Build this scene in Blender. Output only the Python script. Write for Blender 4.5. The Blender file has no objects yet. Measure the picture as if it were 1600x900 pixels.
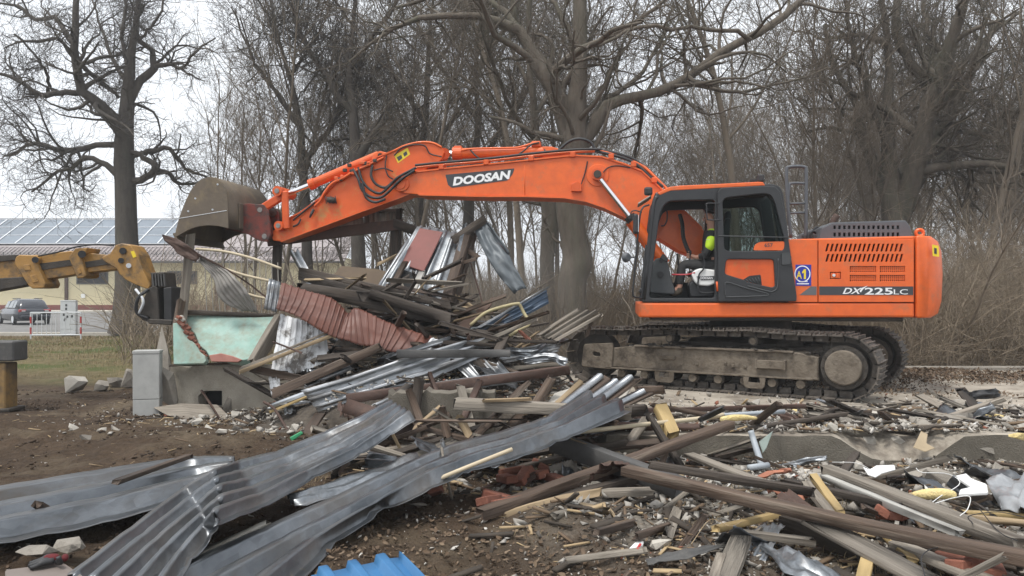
import bpy, bmesh, math, random
import numpy as np
from mathutils import Vector, Matrix, Euler
R = math.radians
random.seed(7); RNG = np.random.default_rng(7)
scn = bpy.context.scene
COL = scn.collection

# ------------------------------------------------------------------ camera
CAMZ = 1.75
cd = bpy.data.cameras.new('camera'); cam = bpy.data.objects.new('camera', cd); COL.objects.link(cam)
cam.location = (0, 0, CAMZ); cam.rotation_euler = (R(90), 0, 0)
cd.lens = 27; cd.sensor_width = 36; cd.shift_y = 0.00625; cd.clip_start = 0.05; cd.clip_end = 600
scn.camera = cam

# ------------------------------------------------------------------ overcast sky and weak sun
SUN_EL, SUN_AZ = 67, 225          # sun stands behind the camera, a little to the left
w = bpy.data.worlds.new('World'); scn.world = w; w.use_nodes = True
wn = w.node_tree.nodes; wl = w.node_tree.links
bgn = wn['Background']
sky = wn.new('ShaderNodeTexSky'); sky.sky_type = 'NISHITA'; sky.sun_disc = False
sky.sun_elevation = R(SUN_EL); sky.sun_rotation = R(SUN_AZ); sky.dust_density = 4; sky.air_density = 1.0
hs = wn.new('ShaderNodeHueSaturation'); hs.inputs['Saturation'].default_value = 0.30
wl.new(sky.outputs[0], hs.inputs['Color'])
mx = wn.new('ShaderNodeMixRGB'); mx.inputs['Fac'].default_value = 0.72       # thin closed cloud cover
tc = wn.new('ShaderNodeTexCoord'); cn = wn.new('ShaderNodeTexNoise'); cn.inputs['Scale'].default_value = 2.2; cn.inputs['Detail'].default_value = 4
cr = wn.new('ShaderNodeValToRGB'); cr.color_ramp.elements[0].position = .3; cr.color_ramp.elements[1].position = .75
cr.color_ramp.elements[0].color = (7.6, 8.0, 8.6, 1); cr.color_ramp.elements[1].color = (9.0, 9.3, 9.6, 1)
wl.new(tc.outputs['Generated'], cn.inputs['Vector']); wl.new(cn.outputs['Fac'], cr.inputs[0])
wl.new(hs.outputs[0], mx.inputs[1]); wl.new(cr.outputs[0], mx.inputs[2]); wl.new(mx.outputs[0], bgn.inputs[0])
bgn.inputs[1].default_value = 0.125
sd = bpy.data.lights.new('sun', 'SUN'); sun = bpy.data.objects.new('sun', sd); COL.objects.link(sun)
sd.energy = 1.9; sd.angle = R(13); sd.color = (1, .965, .91)
sun.rotation_euler = (R(90 - SUN_EL), 0, R(-45))
scn.view_settings.view_transform = 'Standard'; scn.view_settings.look = 'None'
scn.view_settings.exposure = 0.44; scn.view_settings.gamma = 1

# ------------------------------------------------------------------ where a photographed point stands in the place
def W(px, py, d):                   # at distance d along the view axis
    return Vector(((px - 800) / 1200 * d, d, CAMZ - (py - 460) / 1200 * d))
def G(px, py, z=0.0):               # at height z
    return W(px, py, (CAMZ - z) * 1200 / (py - 460))

# ------------------------------------------------------------------ mesh helpers
def tag(o, label=None, cat=None, group=None, kind=None):
    if label: o['label'] = label
    if cat: o['category'] = cat
    if group: o['group'] = group
    if kind: o['kind'] = kind
    return o
def empty(name, loc=(0, 0, 0), rz=0, label=None, cat=None, group=None):
    o = bpy.data.objects.new(name, None); COL.objects.link(o); o.location = loc; o.rotation_euler = (0, 0, rz)
    o.empty_display_size = .2
    return tag(o, label, cat, group)
def link(name, me, m=None, parent=None):
    o = bpy.data.objects.new(name, me); COL.objects.link(o)
    if m is not None:
        if isinstance(m, (list, tuple)):
            for q in m: me.materials.append(q)
        else: me.materials.append(m)
    if parent is not None: o.parent = parent
    return o
def np_mesh(name, V, F, smooth=False, mi=None):
    """V (n,3); F one array (m,k) or a list of such arrays."""
    me = bpy.data.meshes.new(name)
    Fs = F if isinstance(F, list) else [F]
    Fs = [np.asarray(f, dtype=np.int32) for f in Fs if len(f)]
    V = np.asarray(V, dtype=np.float32)
    nl = sum(f.size for f in Fs); npoly = sum(len(f) for f in Fs)
    me.vertices.add(len(V)); me.vertices.foreach_set('co', V.ravel())
    me.loops.add(nl); me.loops.foreach_set('vertex_index', np.concatenate([f.ravel() for f in Fs]))
    tot = np.concatenate([np.full(len(f), f.shape[1], dtype=np.int32) for f in Fs])
    st = np.concatenate([[0], np.cumsum(tot)[:-1]]).astype(np.int32)
    me.polygons.add(npoly); me.polygons.foreach_set('loop_start', st)
    try: me.polygons.foreach_set('loop_total', tot)
    except Exception: pass
    if smooth: me.polygons.foreach_set('use_smooth', np.ones(npoly, dtype=bool))
    if mi is not None: me.polygons.foreach_set('material_index', np.asarray(mi, dtype=np.int32))
    me.update(calc_edges=True); me.validate()
    return me
def bm_mesh(name, bm, smooth=False):
    me = bpy.data.meshes.new(name); bm.normal_update(); bm.to_mesh(me); bm.free()
    if smooth:
        me.polygons.foreach_set('use_smooth', np.ones(len(me.polygons), dtype=bool)); me.update()
    return me
def bm_box(bm, c, s, rot=None):
    m = Matrix.Translation(c) @ (rot.to_4x4() if rot is not None else Matrix.Identity(4)) @ Matrix.Diagonal((s[0], s[1], s[2], 1))
    return bmesh.ops.create_cube(bm, size=1, matrix=m)['verts']
def bm_tube(bm, a, b, r, n=10, r2=None, caps=True):
    a = Vector(a); b = Vector(b); d = b - a
    m = Matrix.Translation((a + b) / 2) @ d.to_track_quat('Z', 'Y').to_matrix().to_4x4()
    bmesh.ops.create_cone(bm, cap_ends=caps, segments=n, radius1=r, radius2=r if r2 is None else r2, depth=d.length, matrix=m)
def bevel(bm, w=.01, seg=1, ang=30):
    es = [e for e in bm.edges if len(e.link_faces) == 2 and e.calc_face_angle(0) > R(ang)]
    bmesh.ops.bevel(bm, geom=es, offset=w, segments=seg, affect='EDGES', profile=.5, clamp_overlap=True)
def box_obj(name, c, s, m, parent=None, bw=.01, seg=1, rot=None):
    bm = bmesh.new(); bm_box(bm, c, s, rot)
    if bw: bevel(bm, bw, seg)
    return link(name, bm_mesh(name, bm), m, parent)
def tube_obj(name, a, b, r, m, parent=None, n=14, r2=None):
    bm = bmesh.new(); bm_tube(bm, a, b, r, n, r2)
    return link(name, bm_mesh(name, bm, False), m, parent)
def catmull(P, n):
    P = np.asarray(P, dtype=float); m = len(P)
    if m < 3:
        t = np.linspace(0, 1, n)[:, None]; return P[0] * (1 - t) + P[-1] * t
    Q = np.vstack([2 * P[0] - P[1], P, 2 * P[-1] - P[-2]])
    u = np.linspace(0, m - 1 - 1e-9, n); i = u.astype(int); t = (u - i)[:, None]
    p0, p1, p2, p3 = Q[i], Q[i + 1], Q[i + 2], Q[i + 3]
    return .5 * (2 * p1 + (p2 - p0) * t + (2 * p0 - 5 * p1 + 4 * p2 - p3) * t ** 2 + (3 * p1 - p0 - 3 * p2 + p3) * t ** 3)
def tubes(P, Rr, k):
    """P (nb,ns,3), Rr (nb,ns) -> V, quads."""
    nb, ns, _ = P.shape
    T = np.gradient(P, axis=1); T /= np.linalg.norm(T, axis=2, keepdims=True) + 1e-9
    m = T.mean(axis=1); ref = np.zeros_like(m); ax = np.argmin(np.abs(m), axis=1); ref[np.arange(nb), ax] = 1
    ref = np.repeat(ref[:, None, :], ns, axis=1)
    A = np.cross(T, ref); A /= np.linalg.norm(A, axis=2, keepdims=True) + 1e-9
    B = np.cross(T, A)
    th = np.linspace(0, 2 * np.pi, k, endpoint=False)
    V = P[:, :, None, :] + Rr[:, :, None, None] * (np.cos(th)[None, None, :, None] * A[:, :, None, :] + np.sin(th)[None, None, :, None] * B[:, :, None, :])
    idx = np.arange(nb * ns * k).reshape(nb, ns, k)
    a = idx[:, :-1, :]; b = np.roll(a, -1, axis=2); c = idx[:, 1:, :]; d = np.roll(c, -1, axis=2)
    F = np.stack([a, c, d, b], axis=-1).reshape(-1, 4)
    return V.reshape(-1, 3), F
def path_obj(name, pts, r, m, parent=None, n=None, k=7, smooth=True, r_end=None):
    n = n or max(2, (len(pts) - 1) * 6 + 1)
    P = catmull(pts, n); rr = np.full(n, r) if r_end is None else np.linspace(r, r_end, n)
    V, F = tubes(P[None], rr[None], k)
    caps = [np.arange(k)[None, :], (np.arange(k)[::-1] + (n - 1) * k)[None, :]]
    return link(name, np_mesh(name, V, [F] + caps, smooth), m, parent)
def multi_path(name, paths, r, m, parent=None, k=6, n=14):
    Vs, Fs, off = [], [], 0
    for pts in paths:
        P = catmull(pts, n); V, F = tubes(P[None], np.full((1, n), r), k); Vs.append(V); Fs.append(F + off); off += len(V)
    return link(name, np_mesh(name, np.vstack(Vs), np.vstack(Fs), True), m, parent)
def plate_mesh(name, outer, holes=(), y0=0.0, y1=.02, bev=0.0, res=1):
    """A plate cut from outline points (x,z), holes left open, thick from y0 to y1 (y0 faces the viewer), edges rounded by bev."""
    cu = bpy.data.curves.new(name, 'CURVE'); cu.dimensions = '2D'; cu.fill_mode = 'BOTH'
    cu.extrude = max(1e-4, abs(y1 - y0) / 2 - bev); cu.bevel_depth = bev; cu.bevel_resolution = res; cu.offset = -bev
    for pts in [outer] + list(holes):
        sp = cu.splines.new('POLY'); sp.points.add(len(pts) - 1); sp.use_cyclic_u = True
        for p, q in zip(sp.points, pts): p.co = (q[0], q[1], 0, 1)
    o = bpy.data.objects.new(name, cu)
    me = bpy.data.meshes.new_from_object(o)
    bpy.data.objects.remove(o); bpy.data.curves.remove(cu)
    n = len(me.vertices); V = np.empty(n * 3, dtype=np.float32); me.vertices.foreach_get('co', V); V = V.reshape(-1, 3)
    V2 = np.stack([V[:, 0], -V[:, 2] + (y0 + y1) / 2, V[:, 1]], axis=1)
    me.vertices.foreach_set('co', V2.ravel().astype(np.float32))
    me.polygons.foreach_set('use_smooth', np.zeros(len(me.polygons), dtype=bool)); me.update(); me.name = name
    return me
def plate(name, outer, m, parent=None, holes=(), y0=0.0, y1=.02, bev=0.0, res=1):
    me = plate_mesh(name, outer, holes, y0, y1, bev, res); me.materials.clear()
    return link(name, me, m, parent)
def round_poly(pts, r=.05, n=4):
    """Outline with its corners rounded."""
    out = []; m = len(pts)
    for i in range(m):
        p = Vector(pts[i]); a = Vector(pts[i - 1]) - p; b = Vector(pts[(i + 1) % m]) - p
        q = min(r, a.length * .45, b.length * .45); s = p + a.normalized() * q; e = p + b.normalized() * q
        for k in range(n + 1):
            t = k / n; v = s * (1 - t) ** 2 + p * 2 * t * (1 - t) + e * t ** 2; out.append((v.x, v.y))
    return out
def text_mesh(body, size, ext=.003, offset=0.0, sx=1.0, shear=0.0):
    cu = bpy.data.curves.new('lettering', 'FONT'); cu.body = body; cu.size = size; cu.extrude = ext; cu.offset = offset
    cu.shear = shear; cu.align_x = 'CENTER'; cu.align_y = 'CENTER'; cu.resolution_u = 3
    o = bpy.data.objects.new('lettering', cu); me = bpy.data.meshes.new_from_object(o)
    bpy.data.objects.remove(o); bpy.data.curves.remove(cu)
    for v in me.vertices: v.co.x *= sx
    return me
def copy_tree(o, parent=None):
    c = o.copy(); COL.objects.link(c)
    if parent is not None: c.parent = parent
    for ch in o.children: copy_tree(ch, c)
    return c

# ------------------------------------------------------------------ materials
MATS = {}
def mat(name, c1, c2=None, scale=6, rough=.7, metal=0.0, bump=0.0, bscale=30, stretch=(1, 1, 1), c3=None, s3=3, t3=(.55, .7), space='Object',
        rough2=None, spec=.5, detail=6, voro=0.0, rand=0.0, coat=0.0):
    m = bpy.data.materials.new(name); m.use_nodes = True; MATS[name] = m
    N = m.node_tree.nodes; L = m.node_tree.links; b = N['Principled BSDF']
    def out(n, *k): return n.outputs[k[0] if k else 0]
    if space == 'World':
        g = N.new('ShaderNodeNewGeometry'); co = g.outputs['Position']
    else:
        t = N.new('ShaderNodeTexCoord'); co = t.outputs[space]
    mp = N.new('ShaderNodeMapping'); mp.inputs['Scale'].default_value = stretch
    oi = N.new('ShaderNodeObjectInfo'); L.new(co, mp.inputs['Vector'])
    if space != 'World':
        vm = N.new('ShaderNodeVectorMath'); vm.operation = 'SCALE'; vm.inputs[0].default_value = (17, 31, 23)
        L.new(oi.outputs['Random'], vm.inputs['Scale']); L.new(vm.outputs[0], mp.inputs['Location'])
    b.inputs['Roughness'].default_value = rough; b.inputs['Metallic'].default_value = metal
    b.inputs['Specular IOR Level'].default_value = spec; b.inputs['Coat Weight'].default_value = coat
    col = None
    if c2 is None:
        b.inputs['Base Color'].default_value = (*c1, 1)
    else:
        n1 = N.new('ShaderNodeTexNoise'); n1.inputs['Scale'].default_value = scale; n1.inputs['Detail'].default_value = detail; n1.inputs['Roughness'].default_value = .62
        L.new(mp.outputs[0], n1.inputs['Vector'])
        r1 = N.new('ShaderNodeValToRGB'); r1.color_ramp.elements[0].position = .32; r1.color_ramp.elements[1].position = .68
        r1.color_ramp.elements[0].color = (*c1, 1); r1.color_ramp.elements[1].color = (*c2, 1)
        L.new(n1.outputs['Fac'], r1.inputs[0]); col = r1.outputs[0]
        if voro:
            v = N.new('ShaderNodeTexVoronoi'); v.inputs['Scale'].default_value = voro; L.new(mp.outputs[0], v.inputs['Vector'])
            bw = N.new('ShaderNodeRGBToBW'); L.new(v.outputs['Color'], bw.inputs[0])
            mr = N.new('ShaderNodeMapRange'); mr.inputs['To Min'].default_value = .82; mr.inputs['To Max'].default_value = 1.18; L.new(bw.outputs[0], mr.inputs[0])
            ml = N.new('ShaderNodeVectorMath'); ml.operation = 'SCALE'; L.new(col, ml.inputs[0]); L.new(mr.outputs[0], ml.inputs['Scale']); col = ml.outputs[0]
        if c3 is not None:
            n3 = N.new('ShaderNodeTexNoise'); n3.inputs['Scale'].default_value = s3; n3.inputs['Detail'].default_value = 8; n3.inputs['Roughness'].default_value = .7
            L.new(mp.outputs[0], n3.inputs['Vector'])
            r3 = N.new('ShaderNodeValToRGB'); r3.color_ramp.elements[0].position = t3[0]; r3.color_ramp.elements[1].position = t3[1]
            L.new(n3.outputs['Fac'], r3.inputs[0])
            m3 = N.new('ShaderNodeMixRGB'); L.new(r3.outputs[0], m3.inputs[0]); L.new(col, m3.inputs[1]); m3.inputs[2].default_value = (*c3, 1); col = m3.outputs[0]
            if metal > 0:
                mm = N.new('ShaderNodeMapRange'); mm.inputs['To Min'].default_value = metal; mm.inputs['To Max'].default_value = 0; L.new(r3.outputs[0], mm.inputs[0]); L.new(mm.outputs[0], b.inputs['Metallic'])
        if rand:
            hv = N.new('ShaderNodeHueSaturation'); mr = N.new('ShaderNodeMapRange'); mr.inputs['To Min'].default_value = 1 - rand; mr.inputs['To Max'].default_value = 1 + rand
            L.new(oi.outputs['Random'], mr.inputs[0]); L.new(mr.outputs[0], hv.inputs['Value']); L.new(col, hv.inputs['Color']); col = hv.outputs[0]
        L.new(col, b.inputs['Base Color'])
        if rough2 is not None:
            rr = N.new('ShaderNodeMapRange'); rr.inputs['To Min'].default_value = rough; rr.inputs['To Max'].default_value = rough2; L.new(n1.outputs['Fac'], rr.inputs[0]); L.new(rr.outputs[0], b.inputs['Roughness'])
    if bump:
        n2 = N.new('ShaderNodeTexNoise'); n2.inputs['Scale'].default_value = bscale; n2.inputs['Detail'].default_value = 6; L.new(mp.outputs[0], n2.inputs['Vector'])
        bp = N.new('ShaderNodeBump'); bp.inputs['Strength'].default_value = bump; bp.inputs['Distance'].default_value = .02
        L.new(n2.outputs['Fac'], bp.inputs['Height']); L.new(bp.outputs[0], b.inputs['Normal'])
    return m
ORANGE = mat('orange_paint', (.78, .132, .013), (.67, .112, .016), 7, .40, c3=(.40, .15, .07), s3=3.2, t3=(.55, .80), rough2=.52, coat=.15, bump=.04, bscale=60)
ORANGE_WORN = mat('worn_orange_paint', (.73, .112, .014), (.56, .08, .012), 3, .45, c3=(.42, .17, .05), s3=2.2, t3=(.56, .72), bump=.08, bscale=40)
ORANGE_TAN = mat('orange_paint_with_yellowed_patches', (.74, .115, .014), (.64, .095, .012), 3, .45, c3=(.50, .24, .07), s3=1.9, t3=(.54, .66), bump=.05, bscale=40)
YELLOW_DULL = mat('dull_ochre_paint', (.25, .15, .05), (.19, .115, .04), 3, .6, c3=(.07, .055, .04), s3=3, t3=(.45, .66), bump=.2)
RED_RUST = mat('worn_red_paint', (.22, .035, .022), (.12, .03, .022), 5, .6, c3=(.05, .035, .03), s3=6, t3=(.45, .65), bump=.2, bscale=40)
BUCKET = mat('worn_bucket_steel', (.105, .082, .058), (.15, .12, .088), 2.2, .62, c3=(.20, .15, .085), s3=3.2, t3=(.52, .72), metal=.15, bump=.2, bscale=18)
STEEL_DARK = mat('dirty_dark_steel', (.030, .026, .022), (.065, .054, .043), 5, .75, bump=.3, bscale=40)
MUD_STEEL = mat('mud_caked_steel', (.115, .092, .068), (.20, .168, .13), 5, .9, c3=(.045, .034, .025), s3=4, t3=(.5, .7), bump=.6, bscale=25)
SHOE = mat('track_shoe_steel', (.05, .042, .035), (.13, .11, .09), 9, .65, c3=(.25, .235, .22), s3=9, t3=(.58, .74), bump=.4, bscale=30, rand=.25)
CHROME = mat('chrome', (.75, .75, .76), None, rough=.18, metal=1)
RUBBER = mat('black_rubber', (.016, .016, .017), (.026, .026, .027), 8, .55)
CABBLK = mat('black_cab_paint', (.019, .020, .022), (.028, .029, .031), 4, .42, c3=(.055, .052, .048), s3=5, t3=(.62, .85))
CABGREY = mat('dark_grey_plastic', (.045, .048, .050), (.06, .063, .066), 6, .6)
HOODGREY = mat('grey_hood_cover_paint', (.075, .082, .092), (.095, .102, .112), 4, .5)
WHITE = mat('white_paint', (.80, .80, .78), None, rough=.5)
WHITE_CLR = mat('white_decal', (.82, .82, .82), None, rough=.45)
DECAL_DK = mat('charcoal_decal', (.045, .047, .052), None, rough=.5)
BLUE_DEC = mat('blue_decal', (.015, .03, .33), None, rough=.5)
YEL_DEC = mat('yellow_decal', (.80, .60, .03), None, rough=.5)
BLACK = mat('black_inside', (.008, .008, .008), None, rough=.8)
AMBERGREY = mat('grey_stripe', (.12, .12, .125), None, rough=.5)
GLASS = bpy.data.materials.new('tinted_glass'); GLASS.use_nodes = True
_n = GLASS.node_tree.nodes; _l = GLASS.node_tree.links; _n.clear()
_o = _n.new('ShaderNodeOutputMaterial'); _t = _n.new('ShaderNodeBsdfTransparent'); _t.inputs[0].default_value = (.74, .79, .78, 1)
_g = _n.new('ShaderNodeBsdfGlossy'); _g.inputs['Roughness'].default_value = .03; _f = _n.new('ShaderNodeValue'); _f.outputs[0].default_value = .05
_m = _n.new('ShaderNodeMixShader'); _l.new(_f.outputs[0], _m.inputs[0]); _l.new(_t.outputs[0], _m.inputs[1]); _l.new(_g.outputs[0], _m.inputs[2]); _l.new(_t.outputs[0], _o.inputs[0])
YELLOW = mat('worn_yellow_paint', (.38, .205, .050), (.30, .160, .040), 3, .5, c3=(.085, .065, .042), s3=3.4, t3=(.47, .66), bump=.25, bscale=30)
GALV = mat('galvanised_sheet', (.27, .285, .30), (.40, .415, .43), 2.2, .30, metal=.9, c3=(.085, .07, .055), s3=2.2, t3=(.52, .80), voro=70, bump=.10, bscale=14, stretch=(1, 1, 1), rough2=.5, rand=.12)
GALV_DK = mat('dark_galvanised_sheet', (.16, .175, .19), (.30, .315, .33), 3, .4, metal=.8, c3=(.075, .052, .036), s3=2, t3=(.5, .75), voro=45, bump=.12, bscale=9, rand=.15)
GALV_S = mat('streaked_galvanised_sheet', (.080, .088, .097), (.205, .217, .23), 5, .26, metal=.85, c3=(.062, .050, .038), s3=3.6, t3=(.46, .72), space='UV', stretch=(.35, 2.2, 1), voro=34, rough2=.44, bump=.06, bscale=30)
GALV_L = mat('bright_galvanised_sheet', (.24, .255, .27), (.46, .47, .48), 5, .34, metal=.8, c3=(.10, .085, .066), s3=3.6, t3=(.50, .74), space='UV', stretch=(.35, 2.2, 1), voro=34, rough2=.5, bump=.06, bscale=30)
WHITE_SHEET = mat('flaking_white_sheet', (.62, .63, .64), (.74, .75, .76), 5, .6, c3=(.16, .145, .13), s3=3.5, t3=(.5, .60), stretch=(1, 1, 1), bump=.15, bscale=30)
BROWN_SHEET = mat('red_brown_sheet', (.150, .052, .032), (.110, .040, .027), 2.5, .5, c3=(.095, .045, .03), s3=3, t3=(.56, .8), bump=.06, bscale=10)
RED_BOARD = mat('faded_red_board', (.22, .078, .066), (.175, .062, .052), 2.2, .7, c3=(.17, .075, .06), s3=3, t3=(.55, .75), bump=.05)
BLUE_SHEET = mat('blue_painted_sheet', (.030, .135, .30), (.04, .165, .345), 4, .5, c3=(.10, .155, .21), s3=5, t3=(.6, .8), bump=.06, bscale=20)
BLUEGREY = mat('blue_grey_paint', (.045, .075, .12), (.065, .10, .15), 4, .5, c3=(.03, .03, .03), s3=4, t3=(.55, .75))
SLATE = mat('slate_grey_sheet', (.085, .098, .108), (.12, .135, .145), 2, .5, c3=(.19, .2, .2), s3=3, t3=(.6, .8), metal=.2)
TURQ = mat('turquoise_plaster', (.245, .40, .345), (.35, .48, .425), 4, .85, c3=(.27, .265, .20), s3=4.5, t3=(.42, .70), bump=.15, bscale=30)
BRICKRED = mat('broken_red_brick', (.235, .088, .055), (.17, .065, .042), 8, .9, c3=(.36, .28, .23), s3=7, t3=(.58, .72), bump=.4, bscale=40, rand=.2)
TILE = mat('orange_clay_tile', (.37, .15, .09), (.30, .115, .07), 6, .85, bump=.2, rand=.15)
WOOD_BR = mat('brown_stained_wood', (.105, .070, .048), (.052, .035, .025), 16, .78, stretch=(.07, 1, 1), bump=.6, bscale=50, c3=(.215, .175, .135), s3=9, t3=(.54, .74), rand=.3)
WOOD_DK = mat('dark_old_wood', (.030, .023, .018), (.070, .054, .041), 16, .8, stretch=(.07, 1, 1), bump=.6, bscale=50, c3=(.15, .12, .095), s3=9, t3=(.58, .78), rand=.25)
WOOD_GREY = mat('weathered_grey_wood', (.145, .125, .10), (.29, .255, .21), 18, .85, stretch=(.07, 1, 1), bump=.6, bscale=50, c3=(.085, .066, .050), s3=8, t3=(.52, .7), rand=.2)
WOOD_PALE = mat('pale_split_wood', (.34, .255, .155), (.24, .175, .105), 14, .8, stretch=(.07, 1, 1), bump=.3, bscale=24, c3=(.16, .10, .05), s3=5, t3=(.58, .74), rand=.2)
WOOD_YEL = mat('yellow_pine_wood', (.44, .32, .145), (.33, .235, .105), 14, .75, stretch=(.07, 1, 1), bump=.2, bscale=24, c3=(.2, .13, .06), s3=5, t3=(.6, .78))
IRON = mat('rusty_brown_iron', (.085, .046, .033), (.055, .034, .026), 6, .75, bump=.2, bscale=30, c3=(.14, .075, .05), s3=6, t3=(.55, .75))
IRON_GREY = mat('dark_grey_box_steel', (.085, .083, .08), (.06, .058, .055), 4, .65, c3=(.15, .14, .125), s3=4, t3=(.55, .75), bump=.15)
PALEPIPE = mat('pale_cane', (.56, .48, .34), (.46, .38, .26), 6, .7, stretch=(.2, 1, 1), bump=.1)
PVC = mat('grey_plastic_pipe', (.30, .33, .36), (.36, .39, .41), 5, .5)
FOAM = mat('yellow_insulation_foam', (.62, .48, .20), (.70, .58, .30), 14, .95, bump=.9, bscale=40)
SCRAP_W = mat('white_scrap', (.70, .70, .68), (.78, .78, .77), 8, .7, bump=.2)
CONC = mat('grey_concrete', (.20, .18, .152), (.27, .245, .21), 5, .93, c3=(.13, .115, .095), s3=3.5, t3=(.52, .75), bump=.5, bscale=45, rand=.22)
CONC_WALL = mat('old_plinth_render', (.30, .27, .22), (.39, .355, .295), 4, .95, c3=(.17, .15, .12), s3=2.4, t3=(.48, .75), bump=.55, bscale=60, space='World')
CONC_LIGHT = mat('pale_concrete', (.36, .335, .29), (.46, .43, .38), 6, .93, bump=.4, bscale=45, rand=.2)
CAB_CONC = mat('utility_cabinet_grey', (.33, .33, .315), (.42, .42, .40), 5, .85, c3=(.24, .24, .225), s3=2.5, t3=(.54, .78), bump=.15, bscale=60)
# ------------------------------------------------------------------ bare trees: every branch is a tapered tube
BARK = mat('grey_brown_bark', (.085, .070, .054), (.145, .122, .096), 5, .95, stretch=(1, 1, .22), bump=1.0, bscale=26, c3=(.085, .088, .058), s3=1.2, t3=(.5, .75), space='World')
BARK_DK = mat('dark_bark', (.062, .052, .044), (.105, .090, .075), 5, .95, stretch=(1, 1, .3), bump=.8, bscale=9, space='World', c3=(.07, .078, .05), s3=.8, t3=(.55, .8))
BARK_FAR = mat('far_bark', (.125, .101, .076), (.195, .161, .123), 3, .95, stretch=(1, 1, .3), bump=.6, bscale=6, rand=.25)
TWIG = mat('twig_bark', (.085, .070, .056), (.125, .105, .085), 2, .95, space='World')
def spawn(P, Rr, n, t0=.25, t1=.98, ang=(35, 65), lf=(.45, .75), ns=5, wig=.22, up=.08, rf=.6, rmin=.004, rng=None, absl=None, taper=.25):
    """n side branches over the given branches, longer branches bearing more."""
    rng = rng or RNG
    nb, s, _ = P.shape
    seg = np.linalg.norm(np.diff(P, axis=1), axis=2); L = seg.sum(1)
    pi = rng.choice(nb, n, p=L / L.sum())
    t = t0 + (t1 - t0) * rng.random(n) ** .8
    u = t * (s - 1); i = np.minimum(u.astype(int), s - 2); f = (u - i)[:, None]
    a = P[pi, i]; b = P[pi, i + 1]; st = a * (1 - f) + b * f
    T = b - a; T /= np.linalg.norm(T, axis=1, keepdims=True) + 1e-9
    r0 = (Rr[pi, i] * (1 - f[:, 0]) + Rr[pi, i + 1] * f[:, 0])
    q = rng.normal(size=(n, 3)); q -= (q * T).sum(1, keepdims=True) * T; q /= np.linalg.norm(q, axis=1, keepdims=True) + 1e-9
    an = np.radians(rng.uniform(ang[0], ang[1], n))[:, None]
    D = np.cos(an) * T + np.sin(an) * q
    ln = (L[pi] * rng.uniform(lf[0], lf[1], n) * (1.15 - .6 * t)) if absl is None else rng.uniform(absl[0], absl[1], n)
    ln = np.maximum(ln, .12)
    rr = np.maximum(r0 * rf * rng.uniform(.6, 1, n), rmin)
    out = np.empty((n, ns + 1, 3)); out[:, 0] = st
    bias = np.array([0, 0, up])
    for k in range(ns):
        D = D + rng.normal(size=(n, 3)) * wig + bias; D /= np.linalg.norm(D, axis=1, keepdims=True)
        out[:, k + 1] = out[:, k] + D * (ln / ns)[:, None]
    tp = np.linspace(1, taper, ns + 1)[None]
    return out, np.maximum(rr[:, None] * tp, rmin * .6)
def join(sets):
    Vs, Fs, off = [], [], 0
    for (P, Rr, k) in sets:
        V, F = tubes(P, Rr, k); Vs.append(V); Fs.append(F + off); off += len(V)
    return np.vstack(Vs), np.vstack(Fs)
def resample(lines, n):
    return np.stack([catmull(l, n) for l in lines])
def hero_tree(name, label, d, trunk, limbs, counts, mtrunk, seed, tw_=1.0, spread=1.0, wig=.22, up=.06, tw=(.3, .8), rtw=.005, drop=0.0, tf=1.6):
    """trunk and limbs: [(px,py,width_px)], as measured; each limb wanders in depth by its own amount."""
    rng = np.random.default_rng(seed)
    base = W(trunk[0][0], trunk[0][1], d)
    root = empty(name, base, 0, label, 'tree', None)
    k = d / 1200
    tp = catmull([(*(W(p[0], p[1], d) - base), p[2] * tw_ * k / 2) for p in trunk], 26)
    tp[:, :2] += rng.normal(size=(26, 2)) * .012
    P, rr = tp[None, :, :3], tp[None, :, 3].copy()
    flare = np.linspace(0, 1, 26); rr[0] *= 1 + .35 * np.exp(-flare * 22)
    V, F = tubes(P, rr, 14)
    V += rng.normal(size=V.shape) * .006
    link('trunk', np_mesh('trunk', V, F, True), mtrunk, root)
    LP, LR = [], []
    for lm in limbs:
        dz = rng.uniform(-2.6, 2.6) if len(lm) > 2 else rng.uniform(-1, 1)
        n = len(lm)
        pts = [(*(W(p[0], p[1], d + dz * (i / (n - 1)) ** 1.0) - base), p[2] * (d + dz * i / (n - 1)) / 2400) for i, p in enumerate(lm)]
        c = catmull(pts, 13); c[1:, :3] += rng.normal(size=(12, 3)) * .03; LP.append(c[:, :3]); LR.append(np.maximum(c[:, 3], .012))
    P1, R1 = np.stack(LP), np.stack(LR)
    P2, R2 = spawn(P1, R1, counts[0], .15, 1, (35, 75), (.30, .65), 7, wig, up, .62, .014, rng)
    P2b, R2b = spawn(P[:, 12:], rr[:, 12:], counts[0] // 8 + 2, .1, .98, (50, 85), (.2, .45), 7, wig, up, .3, .02, rng)
    P2, R2 = np.vstack([P2, P2b]), np.vstack([R2, R2b])
    P3, R3 = spawn(P2, R2, counts[1], .15, 1, (30, 75), (.35, .7), 6, wig * 1.1, up, .6, .008, rng)
    src, srcr = np.vstack([P3]), np.vstack([R3])
    P4, R4 = spawn(src, srcr, int(counts[2] * tf), .1, 1, (30, 70), (.4, .7), 3, wig * 1.15, up - drop, .6, rtw, rng, absl=tw)
    P5, R5 = spawn(P4, R4, int(counts[3] * tf * 1.25), .1, 1, (30, 65), (.4, .7), 2, wig * 1.2, up - drop, .7, rtw * .8, rng, absl=(tw[0] * .5, tw[1] * .6))
    V, F = join([(P1, R1, 9), (P2, R2, 5), (P3, R3, 4), (P4, R4, 3), (P5, R5, 3)])
    link('crown', np_mesh('crown', V, F, True), mtrunk, root)
    return root
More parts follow.
